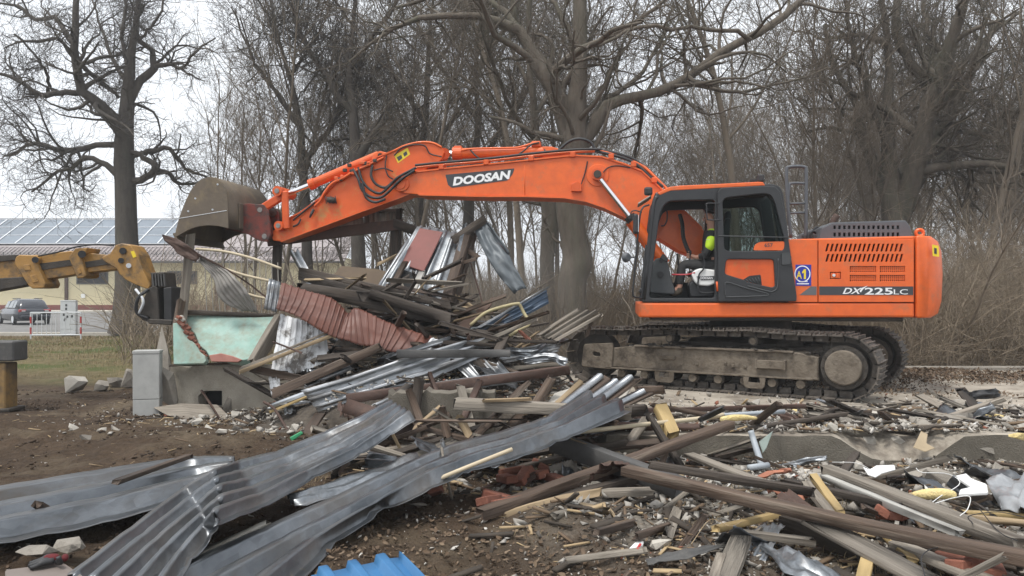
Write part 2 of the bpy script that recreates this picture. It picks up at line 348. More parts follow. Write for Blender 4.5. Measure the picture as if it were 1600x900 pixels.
def proto_tree(seed, h, r, nst=1, lean=.06, first=.25, counts=(26, 110, 520, 1500), wig=.14, up=.10, ang=(28, 55)):
    rng = np.random.default_rng(seed)
    ns = 13; TP, TR = [], []
    for s in range(nst):
        D = np.array([rng.normal() * lean * (1 + nst), rng.normal() * lean * (1 + nst), 1.0]); p = np.array([rng.normal() * .15 * (nst > 1), rng.normal() * .15 * (nst > 1), -.3]); L = [p]
        hh = h * rng.uniform(.8, 1)
        for k in range(ns):
            D = D + rng.normal(size=3) * .05 + np.array([0, 0, .05]); D /= np.linalg.norm(D); p = p + D * hh / ns; L.append(p)
        TP.append(np.array(L)); TR.append(np.linspace(r * .68, r * .14, ns + 1) * rng.uniform(.75, 1.05))
    P0, R0 = np.stack(TP), np.stack(TR)
    P1, R1 = spawn(P0, R0, counts[0] * nst, first, .98, ang, (.30, .55), 8, wig, up, .55, .02, rng)
    P2, R2 = spawn(np.vstack([P1]), R1, counts[1] * nst, .15, 1, (28, 60), (.35, .6), 6, wig, up, .6, .011, rng)
    P3, R3 = spawn(P2, R2, counts[2] * nst, .1, 1, (28, 60), (.4, .7), 3, wig * 1.1, up, .6, .007, rng)
    P4, R4 = spawn(P3, R3, int(counts[3] * nst * 1.3), .1, 1, (28, 60), (.5, 1.0), 2, wig * 1.3, up, .7, .006, rng)
    tm = np_mesh('trunk', *tubes(P0, R0, 8), smooth=True)
    V, F = join([(P1, R1, 5), (P2, R2, 4), (P3, R3, 3), (P4, R4, 3)])
    cm = np_mesh('crown', V, F, True)
    return tm, cm
# ------------------------------------------------------------------ ground
_tab = np.random.default_rng(3).random((256, 256))
def vnoise(x, y):
    x = np.asarray(x, float); y = np.asarray(y, float)
    xi = np.floor(x).astype(int); yi = np.floor(y).astype(int); fx = x - xi; fy = y - yi
    fx = fx * fx * (3 - 2 * fx); fy = fy * fy * (3 - 2 * fy)
    a = _tab[xi % 256, yi % 256]; b = _tab[(xi + 1) % 256, yi % 256]; c = _tab[xi % 256, (yi + 1) % 256]; d = _tab[(xi + 1) % 256, (yi + 1) % 256]
    return (a * (1 - fx) + b * fx) * (1 - fy) + (c * (1 - fx) + d * fx) * fy
def fbm(x, y, f=1.0, o=5):
    s = 0; a = 1; t = 0
    for k in range(o):
        s = s + a * (vnoise(x * f + 13.7 * k, y * f + 7.1 * k) - .5); t += a; a *= .55; f *= 2.03
    return s / t
def sstep(a, b, x):
    t = np.clip((x - a) / (b - a), 0, 1); return t * t * (3 - 2 * t)
SLAB_Z = .25
def gauss(x, y, cx, cy, sx, sy): return np.exp(-((x - cx) / sx) ** 2 - ((y - cy) / sy) ** 2)
def gz(x, y):
    x = np.asarray(x, float); y = np.asarray(y, float)
    near = 1 - sstep(16, 30, y)
    z = fbm(x, y, .55, 4) * .16 * near + fbm(x + 40, y, 2.6, 4) * .085 * near
    z = z + .16 * gauss(x, y, -3.6, 8.4, 1.3, .8) + .10 * gauss(x, y, -5.8, 8.8, 1.6, .6) + .10 * gauss(x, y, 0.4, 5.9, .8, .5)
    z = z + .10 * gauss(x, y, -9, 24, 6, 5)
    z = z + .10 * gauss(x, y, 2.6, 6.9, 1.3, .7) + .16 * gauss(x, y, .2, 7.7, 1.2, .8) - .12 * gauss(x, y, 5, 7.6, 4, .7)
    z = z + fbm(x + 9, y + 4, 6.0, 4) * .085 * near * (1 - .7 * sstep(9, 14, y))
    for off in (-.55, .55):           # ruts left by a tracked machine, with cleat prints
        u = y - (9.6 + .16 * x + .02 * x * x) - off; rut = np.exp(-(u / .20) ** 4) * sstep(-1.6, -2.6, x) * (1 - sstep(11.5, 12.5, y))
        z = z - rut * (.055 + .018 * np.sin(x * 31)) + .03 * np.exp(-((np.abs(u) - .32) / .09) ** 2) * sstep(-1.6, -2.6, x)
    z = z - .06 * sstep(28, 34, y) + .05
    return z - .05
def mound(x, y):      # the heap of crushed house behind the plinth
    return (1.25 * gauss(x, y, -1.6, 12.4, 1.5, 1.25) + .45 * gauss(x, y, -.1, 11.4, .9, .8) + .30 * gauss(x, y, -2.7, 11.6, .6, .9)) * (1 + .35 * fbm(x, y, 2.2, 3)) + .35 * gauss(x, y, -1.2, 9.9, 1.4, .7)
def slab_front(x): return 8.15 + .12 * np.sin(np.asarray(x) * 1.7) * 0 + .0 * np.asarray(x)
def on_slab(x, y): return (np.asarray(x) > -2.3) & (np.asarray(y) > 8.3) & (np.asarray(y) < 15.2) & ((np.asarray(x) > 1.1) | (np.asarray(y) > 9.2))
def surf(x, y):
    g = gz(x, y); return np.where(on_slab(x, y), np.maximum(SLAB_Z + .02, g), g) + mound(x, y)

def ground_material():
    m = bpy.data.materials.new('soil_and_grass'); m.use_nodes = True; N = m.node_tree.nodes; L = m.node_tree.links; b = N['Principled BSDF']; b.inputs['Roughness'].default_value = .95; b.inputs['Specular IOR Level'].default_value = .25
    g = N.new('ShaderNodeNewGeometry')
    def noise(s, det=6, r=.6):
        n = N.new('ShaderNodeTexNoise'); n.inputs['Scale'].default_value = s; n.inputs['Detail'].default_value = det; n.inputs['Roughness'].default_value = r; L.new(g.outputs['Position'], n.inputs['Vector']); return n.outputs['Fac']
    def ramp(f, p0, p1, c0=(0, 0, 0, 1), c1=(1, 1, 1, 1)):
        r = N.new('ShaderNodeValToRGB'); r.color_ramp.elements[0].position = p0; r.color_ramp.elements[1].position = p1; r.color_ramp.elements[0].color = c0; r.color_ramp.elements[1].color = c1; L.new(f, r.inputs[0]); return r.outputs[0]
    def mix(f, a, c):
        n = N.new('ShaderNodeMixRGB'); L.new(f, n.inputs[0]); L.new(a, n.inputs[1]); L.new(c, n.inputs[2]); return n.outputs[0]
    soil = ramp(noise(1.1), .32, .66, (.046, .029, .0175, 1), (.108, .072, .045, 1))
    fine = ramp(noise(14, 8, .7), .35, .68, (.032, .021, .013, 1), (.130, .090, .058, 1))
    mm = N.new('ShaderNodeMixRGB'); mm.inputs[0].default_value = .5; L.new(soil, mm.inputs[1]); L.new(fine, mm.inputs[2])
    dry = ramp(noise(.7, 5), .50, .66); dryc = ramp(noise(9, 8), .3, .7, (.10, .073, .046, 1), (.20, .155, .105, 1))
    c = mix(dry, mm.outputs[0], dryc)
    # grass verge
    grass = ramp(noise(3.5, 8, .7), .32, .66, (.085, .083, .030, 1), (.235, .180, .095, 1))
    green = ramp(noise(.35, 4), .5, .62)
    gg = N.new('ShaderNodeMixRGB'); L.new(green, gg.inputs[0]); L.new(grass, gg.inputs[1]); gg.inputs[2].default_value = (.085, .105, .028, 1)
    sp = N.new('ShaderNodeSeparateXYZ'); L.new(g.outputs['Position'], sp.inputs[0])
    yy = N.new('ShaderNodeMath'); yy.operation = 'MULTIPLY_ADD'; L.new(noise(.5, 6), yy.inputs[0]); yy.inputs[1].default_value = 5.0; L.new(sp.outputs['Y'], yy.inputs[2])
    mr = N.new('ShaderNodeMapRange'); L.new(yy.outputs[0], mr.inputs[0]); mr.inputs['From Min'].default_value = 16.5; mr.inputs['From Max'].default_value = 20
    c = mix(mr.outputs[0], c, gg.outputs[0])
    # pale masonry dust over the ground below the slab edge
    def band(sock, a0, a1, b0, b1):
        p = N.new('ShaderNodeMapRange'); p.interpolation_type = 'SMOOTHSTEP'; L.new(sock, p.inputs[0]); p.inputs['From Min'].default_value = a0; p.inputs['From Max'].default_value = a1
        r = N.new('ShaderNodeMapRange'); r.interpolation_type = 'SMOOTHSTEP'; L.new(sock, r.inputs[0]); r.inputs['From Min'].default_value = b0; r.inputs['From Max'].default_value = b1; r.inputs['To Min'].default_value = 1; r.inputs['To Max'].default_value = 0
        k = N.new('ShaderNodeMath'); k.operation = 'MULTIPLY'; L.new(p.outputs[0], k.inputs[0]); L.new(r.outputs[0], k.inputs[1]); return k.outputs[0]
    dk = N.new('ShaderNodeMath'); dk.operation = 'MULTIPLY'; L.new(band(sp.outputs['X'], -.4, 1.6, 20, 30), dk.inputs[0]); L.new(band(sp.outputs['Y'], 4.3, 5.8, 8.6, 9.0), dk.inputs[1])
    dn_ = N.new('ShaderNodeMath'); dn_.operation = 'MULTIPLY'; L.new(dk.outputs[0], dn_.inputs[0]); L.new(ramp(noise(2.6, 8, .7), .36, .56), dn_.inputs[1])
    c = mix(dn_.outputs[0], c, ramp(noise(18, 8, .7), .3, .7, (.23, .205, .17, 1), (.43, .39, .33, 1)))
    # forest floor litter to the right
    fl = ramp(noise(6, 8, .7), .3, .7, (.085, .062, .040, 1), (.22, .16, .105, 1))
    xr = N.new('ShaderNodeMapRange'); L.new(sp.outputs['X'], xr.inputs[0]); xr.inputs['From Min'].default_value = -4; xr.inputs['From Max'].default_value = 1
    mu = N.new('ShaderNodeMath'); mu.operation = 'MULTIPLY'; L.new(xr.outputs[0], mu.inputs[0]); L.new(mr.outputs[0], mu.inputs[1])
    c = mix(mu.outputs[0], c, fl)
    L.new(c, b.inputs['Base Color'])
    n2 = noise(22, 8, .7); bp = N.new('ShaderNodeBump'); bp.inputs['Strength'].default_value = 1.0; bp.inputs['Distance'].default_value = .06; L.new(n2, bp.inputs['Height'])
    n3 = noise(5, 6, .6); bp2 = N.new('ShaderNodeBump'); bp2.inputs['Strength'].default_value = .8; bp2.inputs['Distance'].default_value = .09; L.new(n3, bp2.inputs['Height']); L.new(bp.outputs[0], bp2.inputs['Normal']); L.new(bp2.outputs[0], b.inputs['Normal'])
    return m
SOIL = ground_material()
def sheet_grid(xs, ys, zf):
    X, Y = np.meshgrid(xs, ys); Z = zf(X, Y); V = np.stack([X, Y, Z], -1).reshape(-1, 3)
    nx, ny = len(xs), len(ys); i = np.arange(nx * ny).reshape(ny, nx)
    F = np.stack([i[:-1, :-1], i[:-1, 1:], i[1:, 1:], i[1:, :-1]], -1).reshape(-1, 4)
    return V, F
xs = np.unique(np.concatenate([np.linspace(-9, 9, 260), np.linspace(-150, -9, 50), np.linspace(9, 150, 50)]))
ys = np.unique(np.concatenate([np.linspace(3, 13, 220), np.linspace(13, 36, 60), np.linspace(-20, 3, 12), np.linspace(36, 150, 40)]))
V, F = sheet_grid(xs, ys, gz)
tag(link('ground', np_mesh('ground', V, F, True), SOIL), kind='structure', label='dark churned soil of the demolition site')

# asphalt yard beyond the verge, with a pale kerb
ASPH = mat('worn_asphalt', (.155, .150, .142), (.20, .194, .184), .8, .9, c3=(.125, .12, .112), s3=1.2, t3=(.5, .7), space='World', bump=.2, bscale=60)
V, F = sheet_grid(np.linspace(-110, -12.5, 40), np.array([33.2, 40, 52, 73.6]), lambda x, y: x * 0 + .02)
tag(link('car_park', np_mesh('car_park', V, F), ASPH), kind='structure', label='grey asphalt yard in front of the yellow hall')
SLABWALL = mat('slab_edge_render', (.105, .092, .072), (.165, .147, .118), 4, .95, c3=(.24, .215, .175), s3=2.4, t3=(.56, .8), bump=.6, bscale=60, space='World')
k = box_obj('kerb', (-66, 33.1, .02), (108, .2, .2), CONC_LIGHT, None, .02); tag(k, 'pale concrete kerb between verge and yard', kind='structure')
k = box_obj('pavement', (-66, 75.6, .07), (108, 4.2, .2), CONC_LIGHT, None, .02); tag(k, 'pale pavement along the yellow hall', kind='structure')

# concrete floor slab the excavator stands on, its front edge broken
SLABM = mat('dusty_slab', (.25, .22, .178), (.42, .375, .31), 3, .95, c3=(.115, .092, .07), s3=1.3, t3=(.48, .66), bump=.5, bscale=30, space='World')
rng = np.random.default_rng(5)
fx = np.linspace(1.0, 14, 120)
def notch(x):         # where the top edge has been knocked off
    return .27 * sstep(3.35, 3.95, x) * (1 - sstep(4.35, 4.9, x)) + .05 * np.abs(fbm(x, x * 0, 3, 3))
front = np.stack([fx, 8.2 + .10 * fbm(fx, fx * 0 + 9, 2.5, 3)], 1)
ztop = SLAB_Z - notch(fx) + .02 * fbm(fx, fx * 0 + 3, 4, 3)
bm = bmesh.new()
tv = [bm.verts.new((a[0], a[1], z)) for a, z in zip(front, ztop)]; bv = [bm.verts.new((a[0], a[1] - .03, -.45)) for a in front]
mv = [bm.verts.new((a[0], a[1] + .10 + .6 * nn + .1 * rng.random(), SLAB_Z - .35 * nn)) for a, nn in zip(front, notch(fx))]
m2 = [bm.verts.new((a[0], 9.6, SLAB_Z)) for a in front]
kv = [bm.verts.new((a[0], 15.2, SLAB_Z)) for a in front]; kb = [bm.verts.new((a[0], 15.2, -.3)) for a in front]
for i in range(len(fx) - 1):
    for lo, hi in ((bv, tv), (tv, mv), (mv, m2), (m2, kv), (kv, kb)): bm.faces.new((lo[i], lo[i + 1], hi[i + 1], hi[i]))
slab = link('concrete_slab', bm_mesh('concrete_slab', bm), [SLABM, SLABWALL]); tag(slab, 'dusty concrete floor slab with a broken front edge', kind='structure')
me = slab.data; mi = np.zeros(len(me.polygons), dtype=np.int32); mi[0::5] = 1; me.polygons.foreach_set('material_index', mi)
s2 = box_obj('concrete_slab', (-.6, 12.5, -.1), (3.4, 5.2, .7), SLABM, None, .03); tag(s2, 'house floor slab under the debris heap', kind='structure')
k = box_obj('kerb', (8.5, 15.3, .20), (15, .16, .24), CONC, None, .02); tag(k, 'pale concrete edging at the rear of the slab', kind='structure')

# plinth walls that still stand
def plinth(name, label, x0, x1, y0, y1, z0, z1, hole=None, seed=1, pm=None):
    q = np.random.default_rng(seed); n = 26; X = np.linspace(x0, x1, n)
    top = [(x, z1 + .012 * q.normal()) for x in X]
    o = plate(name, [(x0, z0), (x1, z0)] + top[::-1], pm or CONC_WALL, None, [hole] if hole else (), y0, y1, .006, 0)
    return tag(o, label, 'wall', None, 'thing')
pl = plinth('plinth_wall', 'low grey rendered plinth with a square vent opening under the turquoise panel', -5.20, -2.9, 11.7, 12.0, -.15, .66, [(-4.77, .02), (-4.42, .02), (-4.42, .28), (-4.70, .28), (-4.78, .2)], 2)
box_obj('vent_shaft', (-4.6, 12.25, .15), (.7, .4, .5), BLACK, pl, 0)
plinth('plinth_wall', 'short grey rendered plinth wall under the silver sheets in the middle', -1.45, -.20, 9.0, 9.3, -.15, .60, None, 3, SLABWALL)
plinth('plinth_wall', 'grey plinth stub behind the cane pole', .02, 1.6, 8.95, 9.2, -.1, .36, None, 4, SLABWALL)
box_obj('pilaster', W(752, 640, 8.985) + Vector((0, 0, -.05)), (.03, .03, .62), SLABWALL, bpy.data.objects['plinth_wall.001'], .004)

# ------------------------------------------------------------------ the yellow hall with its solar roof
HALLW = mat('pale_yellow_render', (.60, .53, .34), (.66, .59, .39), .4, .9, space='World')
PLINR = mat('dark_red_plinth', (.17, .05, .04), (.21, .065, .05), 1, .85, space='World')
TILER = mat('brown_roof_tile', (.26, .225, .22), (.33, .295, .29), 1.2, .8, space='World', rand=.1)
SOLAR = mat('solar_glass', (.13, .16, .19), (.17, .20, .235), .6, .25, spec=.6, rand=.15)
ALU = mat('pale_aluminium', (.62, .64, .66), None, rough=.45)
hall = empty('hall', (-47, 78, 0), 0, 'long pale yellow hall with a brown tiled roof covered in solar panels', 'building')
def hp(name, c, s, m, bw=0, par=hall): return box_obj(name, (c[0] + 47, c[1] - 78, c[2]), s, m, par, bw)
hx0, hx1 = -74, -17.5; hc = (hx0 + hx1) / 2; hl = hx1 - hx0
hp('wall', (hc, 84, 3.0), (hl, 12, 5.2), HALLW); hp('plinth_band', (hc, 83.95, .30), (hl + .06, 12.06, .75), PLINR)
slope = math.atan2(4.9, 8.6); SL = math.hypot(4.9, 8.6)
def roofpt(x, t): return Vector((x + 47, -1.0 + t * 8.6, 5.05 + t * 4.9))
rm = Matrix.Rotation(slope, 3, 'X')
box_obj('roof', roofpt(hc, .5), (hl + 1.4, SL, .18), TILER, hall, 0, 1, rm)
bm = bmesh.new()
for i in range(int(hl / .42)):
    bm_box(bm, roofpt(hx0 + .2 + i * .42, .15) + Vector((0, -.06, .12)), (.16, SL * .30, .10), rm)
for j in range(5): bm_box(bm, roofpt(hc, .03 + j * .065) + Vector((0, -.07, .15)), (hl + 1.4, .05, .06), rm)
tag(link('tile_rolls', bm_mesh('tile_rolls', bm), TILER, hall), kind='stuff')
box_obj('gutter', roofpt(hc, 0) + Vector((0, -.14, -.05)), (hl + 1.4, .2, .2), IRON_GREY, hall, .03)
box_obj('ridge', roofpt(hc, 1.0) + Vector((0, 0, .15)), (hl + 1.4, .4, .2), IRON_GREY, hall, .04)
bm = bmesh.new()
for i in range(60): bm_box(bm, roofpt(hx0 + 1 + i * .86, .10) + Vector((0, -.1, .32)), (.06, .06, .4))
for j in range(2): bm_box(bm, roofpt(hc, .10) + Vector((0, -.1, .3 + j * .2)), (hl, .05, .05))
tag(link('snow_guard', bm_mesh('snow_guard', bm), IRON_GREY, hall), kind='stuff')
pme = None
for r_ in range(3):
    for c_ in range(17):
        x = hx1 - 1.6 - c_ * 2.12 - 12.5
        p = roofpt(x, .46 + r_ * .205) + Vector((0, -.12, .2))
        o = box_obj('solar_panel', (0, 0, 0), (2.0, SL * .195, .05), SOLAR, hall, 0) if pme is None else link('solar_panel', pme, None, hall)
        if pme is None: pme = o.data
        o.location = p; o.rotation_euler = (slope, 0, 0)
        if c_ % 1 == 0 and r_ == 0:
            f = box_obj('panel_rail', roofpt(x - 1.06, .665) + Vector((0, -.16, .26)), (.14, SL * .60, .05), ALU, hall, 0, 1, rm)
for j in range(4):
    box_obj('panel_rail', roofpt(hx1 - 1.6 - 8 * 2.12 - 12.5, .3575 + j * .205) + Vector((0, -.14, .24)), (17 * 2.12, .07, .05), ALU, hall, 0, 1, rm)
for x, wd in ((-42.6, 3.2), (-51.5, 3.2), (-33.5, 3.0)):
    f = hp('window', (x, 77.97, 3.45), (wd, .12, 1.35), IRON_GREY); hp('pane', (x, 77.9, 3.45), (wd - .3, .06, 1.1), BLACK)
hp('window_trim', (-42.8, 77.92, 4.15), (3.4, .1, .09), YEL_DEC)
for x in (-45.2, -58, -30): hp('downpipe', (x, 77.9, 2.5), (.28, .22, 4.6), IRON)
hp('wall_lamp', (-43.5, 77.9, 1.6), (.4, .1, .4), WHITE)

# ------------------------------------------------------------------ crowd barrier
BARR_R = mat('red_reflective', (.45, .03, .03), None, rough=.5)
br = empty('crowd_barrier', (W(48, 530, 30).x, 30, .0), R(6), 'silver crowd barrier with red and white end posts beside the white cabinet', 'barrier')
bw_ = 1.86
for i in range(11): tube_obj('bar', (.06 + i * .174, 0, .18), (.06 + i * .174, 0, 1.0), .014, ALU, br, 6)
for z in (.16, 1.04): tube_obj('rail', (0, 0, z), (bw_, 0, z), .026, ALU, br, 8)
for x in (0, bw_):
    tube_obj('post', (x, 0, -.05), (x, 0, 1.06), .03, ALU, br, 8)
    for z in (.2, .62): tube_obj('red_band', (x, 0, z), (x, 0, z + .26), .034, BARR_R, br, 8)
# utility cabinets
def utility_cabinet(px, pyb, d, wd, dp, h, rz, label, m, sec=.3, marks=0):
    p = W(px, pyb, d); r = empty('utility_cabinet', (p.x, p.y, p.z - .05), rz, label, 'cabinet')
    box_obj('base', (0, 0, sec / 2), (wd * .99, dp * .99, sec), m, r, .006)
    box_obj('housing', (0, 0, sec + .004 + (h - sec) / 2), (wd, dp, h - sec), m, r, .008)
    box_obj('lid', (0, 0, h + .03), (wd * 1.03, dp * 1.04, .05), m, r, .008)
    if marks: box_obj('door_seam', (0, -dp / 2 - .0005, sec + (h - sec) / 2), (wd * .90, .004, (h - sec) * .92), m, r, .001)
    q = np.random.default_rng(8)
    for i in range(marks):
        box_obj('sticker', (q.uniform(-.35, .35) * wd, -dp / 2 - .006, h * q.uniform(.35, .9)), (.07, .006, .10), CABGREY, r, 0)
    return r
utility_cabinet(231, 643, 11.3, .36, .24, .90, R(14), 'plain grey concrete utility cabinet standing beside the turquoise panel', CAB_CONC, .24)
utility_cabinet(108, 522, 33.0, .58, .45, 1.45, R(20), 'whitish utility cabinet with dark stickers behind the crowd barrier', mat('white_cabinet', (.62, .64, .65), (.70, .72, .73), 3, .8), .25, 7)

# ------------------------------------------------------------------ parked car (an estate seen from behind)
CARP = mat('dark_blue_car_paint', (.018, .021, .030), (.024, .028, .038), 2, .25, coat=.6)
CARG = mat('car_glass', (.20, .22, .23), None, rough=.08, spec=.8)
TAIL = mat('red_tail_lamp', (.38, .03, .03), None, rough=.25); LAMPW = mat('clear_lamp', (.62, .60, .58), None, rough=.2)
car = empty('parked_car', (W(55, 500, 43.5).x, 43.5, .02), R(90 + 47), 'dark blue estate car parked in front of the yellow hall', 'car')
def car_loft(name, secs, m, parent):     # secs: (x, [(y,z)...]) rings
    n = len(secs[0][1]); Vv = [(x, y, z) for x, rg in secs for (y, z) in rg]; Ff = []
    for i in range(len(secs) - 1):
        for j in range(n): Ff.append((i * n + j, (i + 1) * n + j, (i + 1) * n + (j + 1) % n, i * n + (j + 1) % n))
    me = np_mesh(name, Vv, [np.array(Ff), np.arange(n)[None, ::1], (np.arange(n)[::-1] + (len(secs) - 1) * n)[None]], True)
    o = link(name, me, m, parent); bm = bmesh.new(); bm.from_mesh(o.data); bmesh.ops.recalc_face_normals(bm, faces=bm.faces); bm.to_mesh(o.data); bm.free(); return o
def ring(hw, z0, z1, r=.12): return [(-hw + r, z0), (hw - r, z0), (hw, z0 + r), (hw, z1 - r), (hw - r * .9, z1), (-hw + r * .9, z1), (-hw, z1 - r), (-hw, z0 + r)]
car_loft('body', [(-.02, ring(.74, .38, .80)), (.10, ring(.84, .28, .93)), (.8, ring(.88, .22, .96)), (2.4, ring(.89, .22, .94)), (3.3, ring(.88, .22, .90)), (4.2, ring(.82, .24, .78)), (4.55, ring(.70, .32, .66))], CARP, car)
def ring2(hw, hw2, z0, z1): return [(-hw, z0), (hw, z0), (hw2 + .02, z1 - .08), (hw2 - .1, z1), (-hw2 + .1, z1), (-hw2 - .02, z1 - .08)]
car_loft('cabin', [(.12, ring2(.78, .70, .90, .98)), (.52, ring2(.80, .60, .90, 1.42)), (1.4, ring2(.82, .62, .9, 1.47)), (2.3, ring2(.82, .60, .9, 1.42)), (3.25, ring2(.80, .72, .88, .96))], CARP, car)
car_loft('rear_window', [(.15, ring2(.64, .62, .97, 1.00)), (.475, ring2(.62, .53, .97, 1.36)), (.53, ring2(.6, .5, .97, 1.36))], CARG, car)
for s in (-1, 1):
    for x0, x1 in ((.75, 1.25), (1.32, 2.05), (2.12, 2.75)):
        q = [(x0, .97), (x1, .97), (x1 - .08, 1.34), (x0 + .06, 1.34)]
        bm = bmesh.new(); vs = [bm.verts.new((x, s * (.815 - (z - .97) * .44), z)) for x, z in q] + [bm.verts.new((x, s * (.77 - (z - .97) * .44), z)) for x, z in q]
        bm.faces.new(vs[:4]); bm.faces.new(vs[4:][::-1])
        for i in range(4): bm.faces.new((vs[i], vs[(i + 1) % 4], vs[4 + (i + 1) % 4], vs[4 + i]))
        bmesh.ops.recalc_face_normals(bm, faces=bm.faces); link('side_window', bm_mesh('side_window', bm), CARG, car)
    t = box_obj('tail_lamp', (.06, s * .62, .80), (.14, .38, .16), TAIL, car, .03); box_obj('reverse_lamp', (-.018, s * .58, .80), (.03, .18, .08), LAMPW, t, 0)
    for x in (.85, 3.55):
        wv = tube_obj('wheel', (x, s * .76, .31), (x, s * .90, .31), .31, RUBBER, car, 18); tube_obj('rim', (x, s * .895, .31), (x, s * .915, .31), .2, ALU, wv, 12)
box_obj('bumper', (-.02, 0, .46), (.16, 1.5, .2), CARP, car, .05); box_obj('number_plate', (-.055, 0, .66), (.03, .5, .11), WHITE, car, 0)
for s in (-1, 1): tube_obj('roof_rail', (.7, s * .55, 1.50), (2.2, s * .55, 1.49), .022, CABGREY, car, 6)

# ------------------------------------------------------------------ trees
hero_tree('oak_tree', 'large bare oak with forked trunk and crooked limbs on the verge behind the yellow arm', 33,
    [(199, 520, 42), (199, 450, 35), (198, 380, 33), (196, 300, 30), (194, 235, 29), (197, 190, 24), (201, 130, 18), (205, 80, 13), (214, 30, 9), (220, -30, 6)],
    [[(192, 212, 20), (178, 185, 20), (155, 163, 17), (130, 143, 15), (121, 100, 13), (117, 50, 11), (119, -20, 8)],
     [(127, 144, 10), (95, 145, 9), (62, 147, 8), (30, 125, 6), (-15, 108, 4)],
     [(184, 226, 10), (150, 226, 9), (115, 236, 9), (85, 233, 8), (60, 225, 7), (40, 228, 5), (15, 245, 4)],
     [(182, 272, 11), (160, 255, 9), (138, 246, 8), (110, 262, 6), (85, 270, 5), (50, 300, 3)],
     [(205, 245, 8), (235, 236, 8), (265, 233, 7), (290, 262, 5), (330, 280, 3)],
     [(206, 285, 12), (228, 276, 11), (243, 262, 11), (225, 246, 8), (207, 240, 8)],
     [(240, 262, 8), (262, 272, 7), (285, 287, 5), (330, 285, 3)],
     [(204, 155, 14), (220, 125, 13), (240, 105, 12), (238, 80, 8), (218, 65, 8), (210, 40, 6), (225, 10, 4)],
     [(243, 104, 8), (262, 100, 7), (285, 107, 5), (305, 80, 4), (335, 60, 2)],
     [(112, 66, 9), (85, 28, 7), (55, 30, 6), (30, 10, 5), (0, 5, 3)],
     [(113, 88, 6), (90, 62, 5), (60, 64, 5), (30, 66, 3), (5, 75, 2)],
     [(123, 100, 8), (160, 130, 6), (185, 150, 5)],
     [(75, 145, 6), (75, 120, 5), (60, 95, 4), (25, 55, 3)],
     [(199, 130, 8), (180, 100, 6), (165, 60, 5), (150, 20, 3), (140, -20, 2)],
     [(218, 66, 5), (245, 30, 4), (262, -10, 3)], [(200, 100, 7), (190, 60, 6), (196, 20, 5), (190, -30, 4)]],
    (170, 620, 2300, 3000), BARK_DK, 11, tf=1.15, wig=.30, up=.01, tw=(.5, 1.3), rtw=.010, drop=.03)
hero_tree('oak_tree', 'thickest bare oak with arching limbs standing behind the excavator boom', 18.5,
    [(897, 590, 66), (896, 500, 56), (894, 440, 54), (902, 415, 58), (897, 380, 50), (890, 330, 52), (893, 280, 52), (897, 230, 52), (898, 190, 44), (903, 130, 32), (906, 60, 29), (906, -60, 24)],
    [[(888, 215, 26), (875, 160, 26), (850, 115, 25), (828, 72, 20), (800, 45, 16), (760, 27, 12), (700, 27, 10), (640, 33, 8), (590, 60, 5), (540, 95, 3)],
     [(812, 55, 12), (790, 20, 11), (745, -5, 9), (690, -10, 7), (620, 15, 5)],
     [(885, 190, 20), (868, 130, 19), (845, 95, 16), (808, 35, 13), (800, -30, 10)],
     [(914, 218, 24), (940, 180, 21), (965, 157, 18), (1000, 147, 16), (1040, 137, 15), (1075, 120, 14), (1120, 85, 13), (1170, 62, 13), (1210, 35, 12), (1270, -20, 10)],
     [(1172, 62, 7), (1150, 53, 7), (1110, 45, 6), (1050, 46, 6), (1000, 42, 6), (960, 60, 5), (915, 76, 5)],
     [(917, 75, 9), (950, 58, 8), (980, 45, 7), (1015, 20, 6), (1060, -15, 5)],
     [(925, 190, 9), (950, 155, 8), (990, 125, 7), (1030, 70, 5), (1050, 10, 4)],
     [(898, 70, 10), (880, 30, 8), (850, -20, 6)], [(1075, 120, 7), (1100, 130, 6), (1150, 128, 4), (1200, 140, 3)],
     [(880, 390, 5), (860, 360, 4), (842, 330, 3)], [(930, 160, 6), (960, 100, 5), (985, 60, 4), (1000, -10, 3)]],
    (120, 420, 1500, 1900), BARK, 12, .82, wig=.24, up=.04, tw=(.35, .95), rtw=.006)
hero_tree('twin_tree', 'leaning pale trunk close behind the left side of the thick oak', 21,
    [(858, 580, 40), (856, 480, 32), (855, 400, 32), (858, 340, 36), (850, 290, 26), (838, 220, 20), (832, 140, 15), (825, 60, 12), (830, -40, 9)],
    [[(858, 330, 18), (845, 310, 12), (835, 280, 9), (815, 250, 6)], [(840, 220, 9), (800, 170, 7), (770, 100, 5), (750, 40, 3)], [(836, 180, 8), (870, 120, 6), (880, 50, 4)], [(832, 140, 7), (805, 90, 5), (790, 20, 4)]],
    (40, 180, 700, 900), BARK, 13, .72, wig=.2, tw=(.35, .9), rtw=.006)
